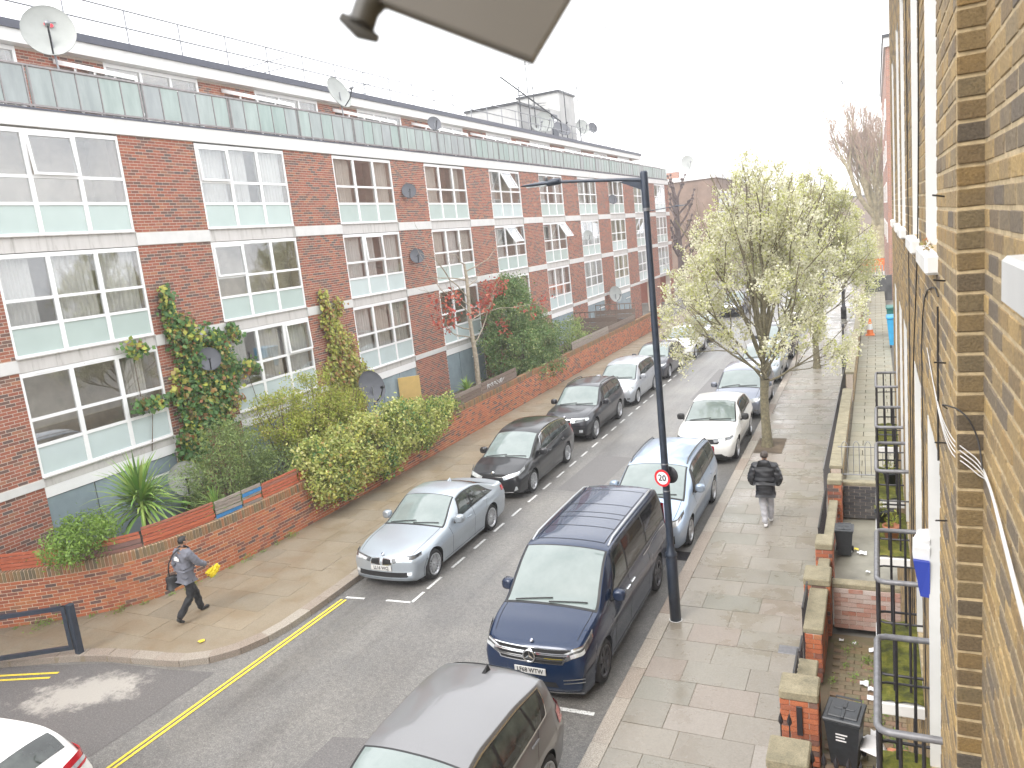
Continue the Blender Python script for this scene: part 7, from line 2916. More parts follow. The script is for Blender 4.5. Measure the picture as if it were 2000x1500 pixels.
# man with the shoulder bag, walking along the wall (local +y = his heading, +x = his right)
pa = empty('person', (-12.86, 10.3, .121), R(-8), 'man in grey jacket and black trousers walking with yellow bag', 'person')
hc, hf = (.0, .07, 1.635), (.12, .99, 0)
T = {
    'pel': ((0, 0, .93), (.150, .115)), 'waist': ((0, .0, 1.07), (.145, .11)), 'chest': ((0, .025, 1.27), (.165, .12)), 'sh': ((0, .03, 1.41), (.13, .095)), 'neck': ((0, .05, 1.51), (.052, .055)),
    'shr': ((.185, .03, 1.41), .062), 'elr': ((.245, .16, 1.17), .046), 'wrr': ((.25, .37, 1.03), .032),
    'shl': ((-.185, .03, 1.41), .062), 'ell': ((-.25, -.05, 1.16), .046), 'wrl': ((-.24, .03, .95), .032),
    'hipr': ((.09, -.01, .87), .088), 'knr': ((.095, -.035, .49), .048), 'anr': ((.09, -.375, .155), .03), 'tor': ((.09, -.30, .06), .03),
    'hipl': ((-.09, .01, .87), .088), 'knl': ((-.09, .19, .48), .048), 'anl': ((-.09, .25, .085), .03), 'tol': ((-.09, .40, .04), .03)}
T.update(head_nodes(hc, hf))
ED = chain('pel', 'waist', 'chest', 'sh', 'neck', 'jaw', 'skull', 'crown') + [('sh', 'shr'), ('sh', 'shl')] + chain('shr', 'elr', 'wrr') + chain('shl', 'ell', 'wrl') + [('pel', 'hipr'), ('pel', 'hipl')] + chain('hipr', 'knr', 'anr', 'tor') + chain('hipl', 'knl', 'anl', 'tol')
skin_mesh('body', T, ED, M['skin'], pa, 'pel')
face_bits(pa, hc, hf, M['skin'])
J = {'hem0': ((0, 0, .915), (.168, .138)), 'hem': ((0, 0, .955), (.182, .148)), 'waist': ((0, 0, 1.05), (.185, .15)), 'chest': ((0, .02, 1.27), (.20, .15)), 'sh': ((0, .03, 1.40), (.16, .115)), 'col': ((0, .045, 1.49), (.085, .085)), 'col2': ((0, .055, 1.545), (.072, .075)),
     'shr': ((.185, .03, 1.40), .088), 'elr': ((.25, .16, 1.17), .072), 'wrr': ((.252, .335, 1.05), .056),
     'shl': ((-.185, .03, 1.40), .088), 'ell': ((-.255, -.05, 1.16), .072), 'wrl': ((-.245, .02, .985), .056)}
skin_mesh('jacket', J, chain('hem0', 'hem', 'waist', 'chest', 'sh', 'col', 'col2') + [('sh', 'shr'), ('sh', 'shl')] + chain('shr', 'elr', 'wrr') + chain('shl', 'ell', 'wrl'), M['jacket_grey'], pa, 'hem', 3)
TR = {'top': ((0, 0, .97), (.155, .125)), 'pel': ((0, 0, .90), (.165, .135)), 'hr': ((.092, -.01, .80), .105), 'knr': ((.095, -.035, .49), .082), 'anr': ((.09, -.39, .13), .068),
      'hl': ((-.092, .02, .80), .105), 'knl': ((-.09, .19, .48), .082), 'anl': ((-.09, .255, .035), .07)}
skin_mesh('trousers', TR, [('top', 'pel'), ('pel', 'hr'), ('pel', 'hl')] + chain('hr', 'knr', 'anr') + chain('hl', 'knl', 'anl'), M['trousers_black'], pa, 'pel', 3)
skin_mesh('shoe', {'h': ((-.09, .22, .055), .05), 'm': ((-.09, .33, .045), (.046, .045)), 't': ((-.09, .44, .035), (.04, .03))}, chain('h', 'm', 't'), M['shoe_dark'], pa, 'h')
skin_mesh('shoe', {'h': ((.09, -.40, .17), .05), 'm': ((.09, -.35, .085), (.046, .045)), 't': ((.09, -.27, .035), (.04, .03))}, chain('h', 'm', 't'), M['shoe_dark'], pa, 'h')
def hair_cap(parent, c, f, m_, r_=(.092, .105, .10), back=True):
    bm = bmesh.new()
    bmesh.ops.create_uvsphere(bm, u_segments=20, v_segments=14, radius=1)
    f = Vector(f).normalized()
    s = Vector((f.y, -f.x, 0))
    kill = [v for v in bm.verts if (v.co.y > .35 and v.co.z < .45) or v.co.z < -.62 or (v.co.z < -.15 and v.co.y > -.15)]
    bmesh.ops.delete(bm, geom=kill, context='VERTS')
    for v in bm.verts:
        l = v.co.copy()
        k = 1 + .03 * math.sin(l.x * 17) * math.sin(l.y * 13 + l.z * 11)
        v.co = Vector(c) + s * l.x * r_[0] * k + f * l.y * r_[1] * k + Vector((0, 0, 1)) * l.z * r_[2] * k + Vector((0, 0, .03))
    me = bpy.data.meshes.new('hair')
    bm.to_mesh(me)
    bm.free()
    for p in me.polygons:
        p.use_smooth = True
    me.materials.append(m_)
    o = link('hair', me, parent)
    sl = o.modifiers.new('thickness', 'SOLIDIFY')
    sl.thickness = .012
    return o
hair_cap(pa, (hc[0], hc[1], hc[2] - .02), hf, M['hair_black'], (.086, .10, .095))
hand_mesh('hand', M['skin'], pa, (.252, .375, 1.02), (R(38), 0, 0), 1.1)
hand_mesh('hand', M['skin'], pa, (-.245, .035, .93), (R(10), 0, 0), .8, left=True)
# print on the jacket back
lg = MB()
lg.bbox((-.10, -.142, 1.27), (.075, -.136, 1.335), .01)
lg.bbox((-.06, -.142, 1.335), (.03, -.136, 1.365), .01)
o = lg.build('back_print', M['sign_white'], pa)
o.rotation_euler = (R(-4), 0, 0)
o.location = (0, -.085, .0)
# shoulder bag (its own thing, hung on the man)
sb_ = empty('shoulder_bag', pa.location, R(-8), 'black shoulder bag hanging on the walking man', 'bag')
skin_mesh('pouch', {'a': ((-.26, -.16, .94), (.07, .12)), 'b': ((-.25, -.15, .80), (.085, .15)), 'c': ((-.25, -.14, .70), (.07, .12))}, chain('a', 'b', 'c'), M['bag_black'], sb_, 'b', 1)
def strap(pts, w_, m_, parent):
    G = []
    for i, p in enumerate(pts):
        p = Vector(p)
        G.append([tuple(p + Vector((w_ / 2, 0, .0))), tuple(p - Vector((w_ / 2, 0, .0)))])
    o = MB().grid(np.array(G), smooth=True).build('strap', m_, parent)
    so = o.modifiers.new('thickness', 'SOLIDIFY')
    so.thickness = .006
strap([(-.25, -.20, .93), (-.22, -.22, 1.08), (-.15, -.215, 1.25), (-.06, -.15, 1.42), (.0, -.06, 1.50), (.05, .06, 1.495), (.02, .16, 1.40), (-.10, .185, 1.2), (-.22, .08, .98)], .045, M['bag_black'], sb_)
# the yellow carrier in his right hand
yb = empty('carrier_bag', pa.location, R(-8), 'bright yellow plastic bag in the right hand of the man', 'bag')
skin_mesh('bag', {'a': ((.262, .41, .955), .035), 'b': ((.26, .42, .87), (.07, .11)), 'c': ((.26, .32, .78), (.08, .12)), 'd': ((.26, .51, .87), (.065, .09)), 'e': ((.26, .60, .95), (.04, .06))}, [('a', 'b'), ('b', 'c'), ('b', 'd'), ('d', 'e')], M['yellow_bag'], yb, 'b', 3)
for v in yb.children[0].data.vertices:
    c = v.co
    k_ = .016 * math.sin(c.y * 61 + c.z * 40) + .012 * math.sin(c.z * 83 - c.y * 55 + c.x * 70) + .008 * math.sin(c.x * 150 + c.y * 120)
    v.co = Vector((.26 + (c.x - .26) * .72 + k_, c.y + k_ * .8, c.z + k_))

# man in the black puffer jacket, walking away on the right pavement
pb = empty('person', (-2.33, 17.15, .125), R(3), 'man in black puffer jacket and pale grey joggers walking away', 'person')
hc, hf = (0, .05, 1.635), (0, 1, 0)
T = {
    'pel': ((0, 0, .93), (.150, .115)), 'waist': ((0, .0, 1.07), (.145, .11)), 'chest': ((0, .02, 1.27), (.165, .12)), 'sh': ((0, .02, 1.42), (.13, .095)), 'neck': ((0, .035, 1.52), (.055, .058)),
    'shr': ((.19, .02, 1.41), .062), 'elr': ((.30, -.04, 1.15), .046), 'wrr': ((.22, .10, 1.0), .032),
    'shl': ((-.19, .02, 1.41), .062), 'ell': ((-.30, -.04, 1.15), .046), 'wrl': ((-.22, .10, 1.0), .032),
    'hipr': ((.09, -.01, .87), .088), 'knr': ((.085, .14, .48), .046), 'anr': ((.07, .215, .12), .03), 'tor': ((.07, .34, .04), .028),
    'hipl': ((-.09, .01, .87), .088), 'knl': ((-.06, .0, .47), .046), 'anl': ((-.02, -.13, .13), .03), 'tol': ((-.02, -.02, .035), .028)}
T.update(head_nodes(hc, hf))
skin_mesh('body', T, ED, M['skin'], pb, 'pel')
face_bits(pb, hc, hf, M['skin'])
J = {'hem0': ((0, 0, .875), (.185, .155)), 'hem': ((0, 0, .92), (.215, .18)), 'waist': ((0, -.005, 1.02), (.245, .20)), 'chest': ((0, .01, 1.25), (.255, .20)), 'sh': ((0, .02, 1.40), (.20, .15)), 'col': ((0, .03, 1.49), (.10, .10)),
     'shr': ((.20, .02, 1.39), .115), 'elr': ((.295, -.03, 1.12), .105), 'wrr': ((.24, .08, .96), .085),
     'shl': ((-.20, .02, 1.39), .115), 'ell': ((-.295, -.03, 1.12), .105), 'wrl': ((-.24, .08, .96), .085)}
skin_mesh('jacket', J, chain('hem0', 'hem', 'waist', 'chest', 'sh', 'col') + [('sh', 'shr'), ('sh', 'shl')] + chain('shr', 'elr', 'wrr') + chain('shl', 'ell', 'wrl'), M['puffer_black'], pb, 'hem', 3)
skin_mesh('hood', {'a': ((-.12, -.05, 1.52), .06), 'b': ((0, -.14, 1.46), (.11, .085)), 'c': ((.12, -.05, 1.52), .06)}, chain('a', 'b', 'c'), M['puffer_black'], pb, 'b')
TR = {'top': ((0, 0, .97), (.16, .13)), 'pel': ((0, 0, .89), (.17, .14)), 'hr': ((.09, .01, .79), .105), 'knr': ((.085, .14, .48), .08), 'anr': ((.07, .215, .08), .062),
      'hl': ((-.09, .01, .79), .105), 'knl': ((-.06, .0, .47), .08), 'anl': ((-.02, -.13, .085), .062)}
skin_mesh('trousers', TR, [('top', 'pel'), ('pel', 'hr'), ('pel', 'hl')] + chain('hr', 'knr', 'anr') + chain('hl', 'knl', 'anl'), M['joggers_grey'], pb, 'pel', 3)
for (x, y) in ((.07, .20), (-.02, -.16)):
    skin_mesh('shoe', {'h': ((x, y, .055), .048), 'm': ((x, y + .11, .045), (.045, .042)), 't': ((x, y + .21, .035), (.04, .03))}, chain('h', 'm', 't'), M['shoe_white'], pb, 'h')
hair_cap(pb, (hc[0], hc[1], hc[2] - .02), hf, M['hair_brown'], (.086, .10, .098))

# ------------------------------------------------------------------ trees and shrubs
def grow(base, d, L, r, depth, rng, spread, out, tips, up=.12, nkids=(2, 4), shrink=.72, seg=4, wob=.12, taper=.62, lat=True):
    p = Vector(base)
    d = Vector(d).normalized()
    pts = [p.copy()]
    rs = [r]
    for i in range(seg):
        d = (d + Vector((rng.gauss(0, wob), rng.gauss(0, wob), rng.gauss(0, wob * .6) + up * .5))).normalized()
        p = p + d * (L / seg)
        pts.append(p.copy())
        rs.append(r * (1 - (1 - taper) * (i + 1) / seg))
    out.append((pts, rs, depth))
    if depth == 0:
        tips.append((p, d))
        for q in pts[1:-1]:
            tips.append((q, d))
        return
    n = rng.randint(*nkids)
    ang0 = rng.uniform(0, 6.28)
    a = d.cross(Vector((0, 0, 1)))
    if a.length < .1:
        a = Vector((1, 0, 0))
    a.normalize()
    b = d.cross(a)
    for k in range(n):
        t = 1.0 if (k == 0 or not lat) else rng.uniform(.35, 1.0)
        i = t * seg
        i0 = min(int(i), seg - 1)
        q = pts[i0].lerp(pts[i0 + 1], i - i0)
        an = ang0 + k * 6.28 / n + rng.uniform(-.5, .5)
        sp = spread * rng.uniform(.6, 1.25) if k else spread * .4
        dd = (d * math.cos(sp) + (a * math.cos(an) + b * math.sin(an)) * math.sin(sp))
        rr = rs[i0] * (.72 if k == 0 else .55)
        grow(q, dd, L * shrink * rng.uniform(.8, 1.15), rr, depth - 1, rng, spread, out, tips, up, nkids, shrink, seg, wob, taper, lat)


def limbs_mesh(name, out, m, parent, minr=.004, sides=None):
    mb = MB()
    for pts, rs, dp in out:
        n = 9 if rs[0] > .06 else (5 if rs[0] > .015 else 3)
        mb.tube(pts, [max(x, minr) for x in rs], n, caps=False)
    return mb.build(name, m, parent)


def np_tips(tips):
    return np.array([t[0][:] for t in tips])


def blossom_tree(loc, H, Wd, label, seed, nl=18, leafs=.074, z_lo=2.15):
    e = empty('blossom_tree', loc, label=label, cat='tree', group='blossoming street trees')
    rng = random.Random(seed)
    nr = np.random.default_rng(seed)
    out, tips = [], []
    trunk = []
    p = Vector((0, 0, 0))
    pts = [Vector((0, 0, 0)), Vector((.0, 0, .3)), Vector((-.03, .02, 1.0)), Vector((-.02, .0, 1.7)), Vector((.02, -.02, z_lo + .1))]
    trunk.append((pts, [.19, .15, .13, .122, .13], 9))
    for i in range(nl):
        f = i / (nl - 1)
        z0 = z_lo + f * 1.0
        an = i * 2.4 + rng.uniform(-.3, .3)
        tilt = (1.15 - 1.05 * f) * rng.uniform(.8, 1.1)
        d = Vector((math.cos(an) * math.sin(tilt), math.sin(an) * math.sin(tilt), math.cos(tilt)))
        L_ = H * (.20 + .20 * f)
        grow((0.02 * math.cos(an), .02 * math.sin(an), z0), d, L_, .034 + .022 * f, 3, rng, .55, out, tips, .08, (3, 5), .62, 4, .11)
    # central leader
    grow((.02, 0, z_lo + .1), (0, 0, 1), H * .34, .075, 4, rng, .5, out, tips, .1, (3, 4), .70, 4, .08)
    def inside(pt, lim):
        cz = z_lo + (H - z_lo) * .42
        hz = (H - cz) if pt.z > cz else (cz - z_lo) * 1.05
        return (pt.x / (Wd / 2)) ** 2 + (pt.y / (Wd / 2)) ** 2 + ((pt.z - cz) / hz) ** 2 < lim
    out = [o for o in out if inside(o[0][-1], 1.12)]
    limbs_mesh('trunk', trunk + [o for o in out if o[1][0] > .012], M['bark'], e)
    C = np_tips(tips)
    # fit the crown outline
    ctr = np.array([0, 0, z_lo + (H - z_lo) * .34])
    hw = np.where(C[:, 2] > ctr[2], (H - ctr[2]), (ctr[2] - z_lo) * 1.2)
    q = np.sqrt((C[:, 0] / (Wd / 2)) ** 2 + (C[:, 1] / (Wd / 2)) ** 2) + np.where(C[:, 2] > ctr[2], (np.abs(C[:, 2] - ctr[2]) / hw) ** 1.5, 0)
    q = np.where(C[:, 2] > ctr[2], q, np.sqrt((C[:, 0] / (Wd / 2)) ** 2 + (C[:, 1] / (Wd / 2)) ** 2 + ((C[:, 2] - ctr[2]) / hw) ** 2))
    keep = q < 1.04 + .10 * nr.random(len(C))
    C = C[keep]
    twigs = MB()
    for (pp, rs, dp) in out:
        if rs[0] <= .012 or dp == 0:
            pts_ = pp
            c0 = np.array(pts_[-1])
            qq = math.sqrt((c0[0] / (Wd / 2)) ** 2 + (c0[1] / (Wd / 2)) ** 2 + ((c0[2] - ctr[2]) / (H - ctr[2] if c0[2] > ctr[2] else (ctr[2] - z_lo) * 1.05)) ** 2)
            if qq < 1.12:
                twigs.tube(pts_, [max(x * .8, .0045) for x in rs], 3, caps=False)
    twigs.build('twigs', M['twig'], e)
    # clusters : fewer leaves low and inside
    want = 2700
    if len(C) > want:
        C = C[nr.choice(len(C), want, replace=False)]
    dens = np.clip((C[:, 2] - z_lo) / (H - z_lo) * 1.3 + .22, .2, 1)
    per = (nr.random(len(C)) ** .8 * 30 * dens + 3).astype(int)
    idx = np.repeat(np.arange(len(C)), per)
    P_ = C[idx] + nr.normal(size=(len(idx), 3)) * .075
    V = leaves(P_, leafs, nr, aspect=.75)
    cl = nr.random(len(C))[idx]
    rv = np.mod(cl * .45 + nr.random(len(idx)) * .6, 1)
    link('crown', quads_mesh('crown', V, rv, M['blossom']), e)
    return e


blossom_tree((-3.08, 23.5, .12), 8.75, 5.5, 'nearest blossoming street tree standing by the white crossover', 5, z_lo=2.0)
blossom_tree((-2.45, 36.0, .12), 9.2, 4.9, 'second blossoming street tree just behind the first', 9)
blossom_tree((-3.0, 49.5, .12), 7.0, 5.0, 'farther blossoming street tree low behind the second', 13, 14)


def bare_tree(loc, H, label, seed, kind='plane'):
    e = empty('bare_tree', loc, label=label, cat='tree', group='bare trees at the street end')
    rng = random.Random(seed)
    out, tips = [], []
    tr = [([Vector((0, 0, 0)), Vector((0, 0, 1)), Vector((.1, 0, H * .14)), Vector((.1, 0, H * .25))], [1.25, .95, .8, .75], 9)]
    for i in range(10):
        an = i * 2.3
        tilt = .22 + .19 * (i % 4)
        d = (math.cos(an) * math.sin(tilt), math.sin(an) * math.sin(tilt), math.cos(tilt))
        grow((.1 + .2 * math.cos(an), .2 * math.sin(an), H * (.16 + .012 * i)), d, H * .36, .34, 4, rng, .42, out, tips, .16, (4, 5), .60, 4, .09)
    limbs_mesh('trunk', tr + [o for o in out if o[1][0] > .06], M['bark_plane'], e, .03)
    mb = MB()
    for pp, rs, dp in out:
        if rs[0] <= .06:
            mb.tube(pp, [max(x, .028) for x in rs], 3, caps=False)
    C = np_tips(tips)
    nr = np.random.default_rng(seed)
    mb.build('twigs', M['twig_red'], e)['kind'] = 'stuff'
    return e


bare_tree((.2, 112, .1), 20.5, 'huge bare plane tree at the far end past the orange barrier', 3)
bare_tree((3.8, 128, .1), 19, 'second bare plane tree behind the first one', 4)

# pollarded tree beside the far end of the block
e = empty('pollarded_tree', (-18.7, 82, .1), label='dark pollarded tree with knobbly fists beyond the block end', cat='tree')
rng = random.Random(8)
out, tips = [], []
tr = [([Vector((0, 0, 0)), Vector((.1, 0, 3)), Vector((-.1, 0, 6.5)), Vector((0, 0, 9.6))], [.42, .34, .30, .26], 9)]
for i in range(17):
    an = i * 2.1
    z0 = 2.6 + 7.0 * (i / 16)
    tilt = 1.0 - .5 * (i / 16)
    d = (math.cos(an) * math.sin(tilt), math.sin(an) * math.sin(tilt), math.cos(tilt))
    grow((0, 0, z0), d, 1.7 + .5 * rng.random(), .13, 1, rng, .5, out, tips, .22, (2, 3), .5, 4, .12)
limbs_mesh('trunk', tr + out, M['bark_dark'], e, .04)
mb = MB()
for t in tips[::2]:
    mb.lathe([(0, -.14), (.13, -.06), (.14, .06), (0, .15)], 7, loc=t[0][:])
mb.build('pollard_knuckles', M['bark_dark'], e)


def clump(center, rad, n, rng, shell=.55):
    """points in an uneven ellipsoid, denser to the outside"""
    d = rng.normal(size=(n, 3))
    d /= np.linalg.norm(d, axis=1)[:, None]
    lump = 1 + .22 * np.sin(d[:, 0] * 5 + center[0]) * np.sin(d[:, 1] * 4 + 1) + .15 * np.sin(d[:, 2] * 7 + center[1] * 3)
    r = (shell + (1 - shell) * rng.random(n) ** .5) * lump
    return np.array(center) + d * r[:, None] * np.array(rad), d


def bush(name, loc, clumps, mname, label, leaf=.09, seed=1, aspect=.5, stem=True, cat='shrub', group=None, per=1600, lean=.6, zmin=None, sticks=0):
    e = empty(name, loc, label=label, cat=cat, group=group)
    rng = np.random.default_rng(seed)
    PS, DS, RS = [], [], []
    for (c, r_, k) in clumps:
        n = int(per * k)
        ns = 26
        ca, da = clump(c, r_, max(int(n / ns), 6), rng)
        idx = np.repeat(np.arange(len(ca)), ns)
        P_ = ca[idx] + rng.normal(size=(len(idx), 3)) * leaf * 1.3
        PS.append(P_)
        DS.append(da[idx] * lean)
        cl = rng.random(len(ca))[idx]
        RS.append(np.mod(cl * .5 + rng.random(len(idx)) * .55, 1))
    P_ = np.concatenate(PS)
    D_ = np.concatenate(DS)
    rv = np.concatenate(RS)
    if zmin is not None:
        k = P_[:, 2] > zmin
        P_, D_, rv = P_[k], D_[k], rv[k]
    link('foliage', quads_mesh('foliage', leaves(P_, leaf, rng, D_, aspect=aspect), rv, M[mname]), e)
    if stem:
        mb = MB()
        rr = random.Random(seed)
        for (c, r_, k) in clumps:
            for j in range(5 + sticks):
                end = Vector(c) + Vector((rr.uniform(-.8, .8) * r_[0], rr.uniform(-.8, .8) * r_[1], rr.uniform(.2, 1.0) * r_[2]))
                st = Vector((c[0] * .6 + rr.uniform(-.15, .15), c[1] * .85, 0.0))
                mid = st.lerp(end, .5) + Vector((rr.uniform(-.1, .1), rr.uniform(-.1, .1), .1))
                mb.tube([st, mid, end], [.025, .016, .006], 4, caps=False)
        mb.build('stems', M['twig'], e)
    return e


# big evergreen on the wall
eg = bush('evergreen_bush', (-15.3, 32.2, .7), [((0.1, -.2, 1.5), (1.45, 2.2, 1.5), 5), ((-.1, .3, 2.9), (1.15, 1.7, 1.3), 4), ((-.2, .8, 3.9), (.6, .9, .8), 1.6), ((.2, 2.0, 1.6), (1.2, 1.6, 1.2), 3), ((.9, .8, .4), (.7, 1.8, .7), 1.6), ((-.25, .2, 4.3), (.25, .35, .55), .5)], 'evergreen_leaf', 'big dark evergreen bush bulging over the garden wall', .105, 3, .55, per=2400)
bush('evergreen_bush', (-15.2, 39.0, .7), [((0, 0, .9), (1.1, 1.7, .95), 1.6)], 'shrub_leaf', 'lower green bush behind the big evergreen', .10, 4, .5, per=2000)
# hedge spilling over the wall
hc_ = []
rr = random.Random(2)
for k in range(12):
    y = 15.7 + k * .70
    hc_.append(((rr.uniform(-.2, .08), y - 19, .70 + rr.uniform(-.22, .16) + .30 * math.sin((y - 15.5) * .55)), (rr.uniform(.34, .58), rr.uniform(.4, .6), rr.uniform(.36, .6)), .6))
    if k < 10:
        hc_.append(((.36, y - 19, .22 + rr.uniform(-.12, .12)), (.26, .5, .45), .40))
hg = bush('hedge', (-14.05, 19, .85), hc_, 'hedge_leaf', 'yellow variegated ivy hedge spilling over the brick wall', .085, 6, .7, cat='hedge', per=2600)
rgh = np.random.default_rng(77)
for mname, n_, sel in (('ivy_green', 5200, lambda k: k % 3 == 0), ('ivy_yellow', 5200, lambda k: k < 9)):
    PS, DS = [], []
    for k, (c, r_, q) in enumerate(hc_):
        if sel(k):
            p_, d_ = clump((c[0] + .05, c[1] + .15, c[2] - .08), tuple(np.array(r_) * 1.04), 34, rgh, .8)
            idx = np.repeat(np.arange(len(p_)), max(4, n_ // (34 * 9)))
            PS.append(p_[idx] + rgh.normal(size=(len(idx), 3)) * .10)
            DS.append(d_[idx])
    P_, D_ = np.concatenate(PS), np.concatenate(DS)
    link('foliage', quads_mesh('foliage', leaves(P_, .085, rgh, D_ * .6, aspect=.8), rgh.random(len(P_)), M[mname]), hg)
# rosemary-like shrub and thin spring shrub
bush('green_shrub', (-15.3, 14.2, .75), [((0.1, -.6, .95), (.75, .9, .9), 2), ((-.1, .4, 1.4), (.75, .8, .9), 2), ((.3, 1.3, .7), (.75, 1.0, .7), 1.8), ((.1, -.2, 2.0), (.5, .6, .5), .8)], 'shrub_leaf', 'feathery grey green shrub behind the red planks', .085, 7, .28, per=2600)
bush('spring_shrub', (-15.6, 17.6, .75), [((0, -1.0, 1.9), (.65, 1.0, .9), 1.1), ((0, .6, 2.0), (.7, 1.1, 1.0), 1.3), ((.2, 1.7, 1.5), (.7, 1.1, .9), 1.2), ((.1, .4, 1.0), (.7, 1.5, .8), 2.0), ((.3, .2, 1.6), (.5, 1.9, .7), 1.6)], 'spring_leaf', 'thin twiggy shrub with yellow green spring leaves', .07, 8, .5, per=3800, sticks=10)
bush('weed_bush', (-15.35, 10.05, 1.5), [((0, 0, .35), (.55, .62, .36), 1.5), ((.15, -.6, .25), (.4, .4, .25), .6)], 'weed_leaf', 'fresh green bush behind the charred planks at left', .08, 9, .4, per=2200, stem=False)


def sword_plant(loc, n, L, wd, label, seed, m='yucca_leaf', droop=1.0, cat='yucca'):
    e = empty('yucca', loc, label=label, cat=cat, group='yucca plants')
    rng = np.random.default_rng(seed)
    V = []
    RV = []
    for i in range(n):
        an = rng.uniform(0, 6.28)
        el = rng.uniform(-.35, 1.5)
        l = L * rng.uniform(.7, 1.1)
        d = np.array([math.cos(an) * math.cos(el), math.sin(an) * math.cos(el), math.sin(el)])
        s_ = np.cross(d, [0, 0, 1.0])
        s_ /= np.linalg.norm(s_) + 1e-6
        p = np.array([0, 0, L * .55 + rng.uniform(-.2, .15) * L]) + d * .03
        prev = (p - s_ * wd * .4, p + s_ * wd * .4)
        rv = rng.random()
        for k in range(4):
            d = d + np.array([0, 0, -.07 * droop * (k + 1)])
            d /= np.linalg.norm(d)
            p = p + d * l / 4
            w_ = wd * (.55, .5, .34, .02)[k]
            cur = (p - s_ * w_, p + s_ * w_)
            V.append([prev[0], prev[1], cur[1], cur[0]])
            RV.append(rv)
            prev = cur
    link('leaves', quads_mesh('leaves', np.array(V), RV, M[m]), e)
    MB().tube([(0, 0, -.4), (0, 0, L * .3), (0, 0, L * .55)], [.09, .08, .06], 8).build('stem', M['bark_dark'], e)
    return e


sword_plant((-15.5, 11.62, 1.32), 220, 1.22, .06, 'large yucca with sword leaves behind the planks', 3)
sword_plant((-14.6, 12.9, 1.15), 60, .55, .045, 'small strappy yucca low behind the grey planks', 4)
sword_plant((-15.2, 27.0, .95), 60, .6, .06, 'small yucca behind the graffiti planks', 5)


# climbers on the facade
def climber(loc, spots, label, mats, leaf, seed, per=240, cat='climbing plant'):
    e = empty('climbing_ivy', loc, label=label, cat=cat, group='climbers on the apartment block')
    rng = np.random.default_rng(seed)
    for mname, share in mats:
        PS, DS, RV = [], [], []
        for (y, z, ry, rz, dens) in spots:
            n = int(per * dens * share)
            nc = max(3, n // 9)
            cy = y + ry * rng.normal(size=nc) * .5
            cz = z + rz * rng.normal(size=nc) * .5
            idx = np.repeat(np.arange(nc), 9)
            P_ = np.stack([.06 + np.abs(rng.normal(size=len(idx))) * .11, cy[idx] + rng.normal(size=len(idx)) * .09, cz[idx] + rng.normal(size=len(idx)) * .09], 1)
            PS.append(P_)
            D_ = np.tile([1.4, 0, .5], (len(idx), 1))
            DS.append(D_)
            RV.append(np.mod(rng.random(nc)[idx] * .5 + rng.random(len(idx)) * .5, 1))
        P_, D_, rv = np.concatenate(PS), np.concatenate(DS), np.concatenate(RV)
        link('foliage', quads_mesh('foliage', leaves(P_, leaf, rng, D_, aspect=.85), rv, M[mname]), e)
    mb = MB()
    rr = random.Random(seed)
    for (y, z, ry, rz, dens) in spots:
        mb.tube([(.02, y + rr.uniform(-.3, .3), max(z - 1.2, .2)), (.03, y, z), (.04, y + rr.uniform(-.3, .3), z + rz * .6)], [.015, .01, .004], 4, caps=False)
    mb.build('stems', M['twig'], e)
    return e


climber((X, 0, 0), [(14.5, 6.3, .12, .5, .6), (14.7, 5.7, .3, .4, 1.2), (15.0, 5.2, .45, .5, 2.0), (15.9, 5.0, .3, .5, 1.0), (15.2, 4.5, .6, .5, 2.4), (16.2, 4.3, .4, .5, 1.5), (14.9, 3.8, .6, .5, 2.2), (15.9, 3.6, .5, .6, 1.9), (15.1, 3.1, .6, .5, 2.0), (14.5, 2.5, .35, .7, 1.6), (14.3, 1.7, .3, .7, 1.4), (13.6, 3.9, .5, .10, .35), (13.3, 5.35, .4, .06, .25), (17.0, 4.2, .4, .08, .35), (16.6, 5.3, .12, .2, .3)],
        'tall green ivy climbing the first brick pier round a dish', [('ivy_green', .72), ('ivy_yellow', .16), ('ivy_rust', .16)], .125, 21, per=560)
climber((X, 0, 0), [(20.9, 5.6, .12, .35, .5), (21.6, 5.4, .1, .3, .35), (21.0, 4.9, .3, .4, 1.1), (21.3, 4.3, .4, .5, 1.6), (21.6, 3.7, .5, .5, 2.0), (21.9, 3.1, .5, .45, 2.0), (22.4, 2.6, .5, .4, 1.6), (21.2, 2.6, .5, .5, 1.6), (20.8, 3.4, .3, .4, .8)],
        'yellow variegated ivy climbing the second brick pier', [('ivy_yellow', .75), ('ivy_rust', .25)], .12, 22, per=620)
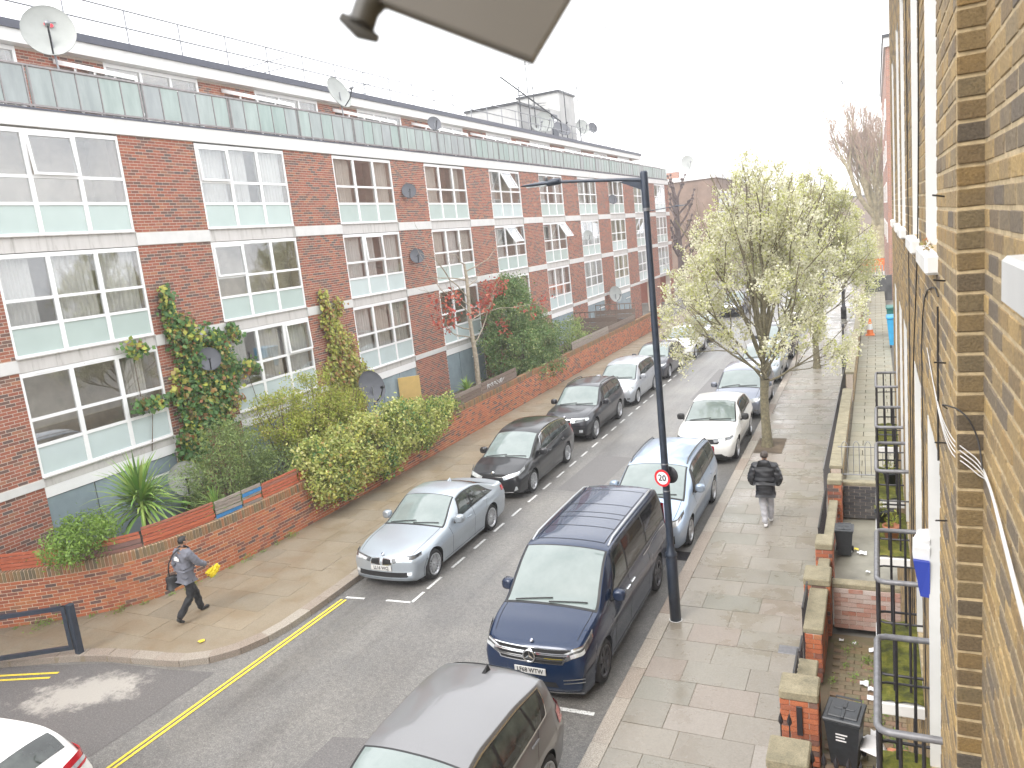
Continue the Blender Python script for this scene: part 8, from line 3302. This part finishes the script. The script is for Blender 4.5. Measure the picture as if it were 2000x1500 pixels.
# small tree with red leaves
e = empty('red_leaf_tree', (-15.3, 28.2, .75), label='thin pale tree with sparse dark red leaves before the block', cat='tree')
rng = random.Random(12)
out, tips = [], []
tr = [([Vector((0, 0, 0)), Vector((.05, -.05, 1.6)), Vector((0, -.1, 3.2)), Vector((.05, -.05, 5.0)), Vector((0, -.05, 5.6))], [.12, .10, .085, .07, .05], 9)]
limb_dirs = []
for i in range(11):
    z0 = 2.2 + i * .34
    sgn = 1 if i in (0, 3, 7, 9) else -1
    d = (rng.uniform(-.4, .5), sgn, rng.uniform(.05, .45))
    grow((0, -.08, z0), d, 2.3 if i < 7 else 1.2, .03, 2, rng, .5, out, tips, .03, (2, 3), .62, 4, .14)
limbs_mesh('trunk', tr, M['bark_pale'], e)
limbs_mesh('branches', out, M['bark_pale'], e, .006)
C = np_tips(tips)
nr = np.random.default_rng(5)
C = C[C[:, 2] < 4.6]
C = np.concatenate([C[nr.choice(len(C), min(len(C), 330), replace=False)]])
idx = np.repeat(np.arange(len(C)), 7)
P_ = C[idx] + nr.normal(size=(len(idx), 3)) * .13
link('crown', quads_mesh('crown', leaves(P_, .15, nr, aspect=.6), nr.random(len(idx)), M['red_leaf']), e)


# weeds along wall foot and moss lines, as ground cover
def weeds(name, spots, label, leaf=.05, seed=3, m='weed_leaf'):
    rng = np.random.default_rng(seed)
    PS = []
    for (x, y, z, s_, n) in spots:
        PS.append(np.array([x, y, z]) + np.abs(rng.normal(size=(n, 3))) * np.array([s_ * .5, s_, s_ * .6]) * np.where(rng.random((n, 3)) < .5, 1, [-1, -1, 1]))
    P_ = np.concatenate(PS)
    me = quads_mesh(name, leaves(P_, leaf, rng, np.tile([0, 0, .8], (len(P_), 1)), aspect=.4), rng.random(len(P_)), M[m])
    o = link(name, me)
    tag(o, label, None, None, 'stuff')
    return o


sp_ = []
for t in np.arange(6.5, 14, .5):
    c = WP.at(t)
    tg = WP.tan(t)
    n_ = np.array([tg[1], -tg[0]])
    q = c + n_ * .12
    sp_.append((q[0], q[1], .12, .06 if int(t * 2) % 3 else .13, 24 if int(t * 2) % 3 else 70))
sp_.append((-15.9, 9.25, .12, .22, 120))
weeds('weeds', sp_, 'green weeds along the foot of the curved wall')
weeds('yard_weeds', [(RNG.uniform(-.6, .1), RNG.uniform(10, 12.6), .09, .07, 26) for k in range(22)] + [(.2, 12.5, .1, .14, 120), (.16, 9.6, .1, .2, 160), (-.68, 11.2, .1, .06, 30)], 'weeds growing between the garden bricks', .04, 5)
weeds('sill_moss', [(XF - .03, 4.35, 6.75, .03, 30), (XF - .02, 4.9, 6.75, .025, 20)], 'dry moss tufts on the nearest upper sill', .02, 7, 'ivy_rust')
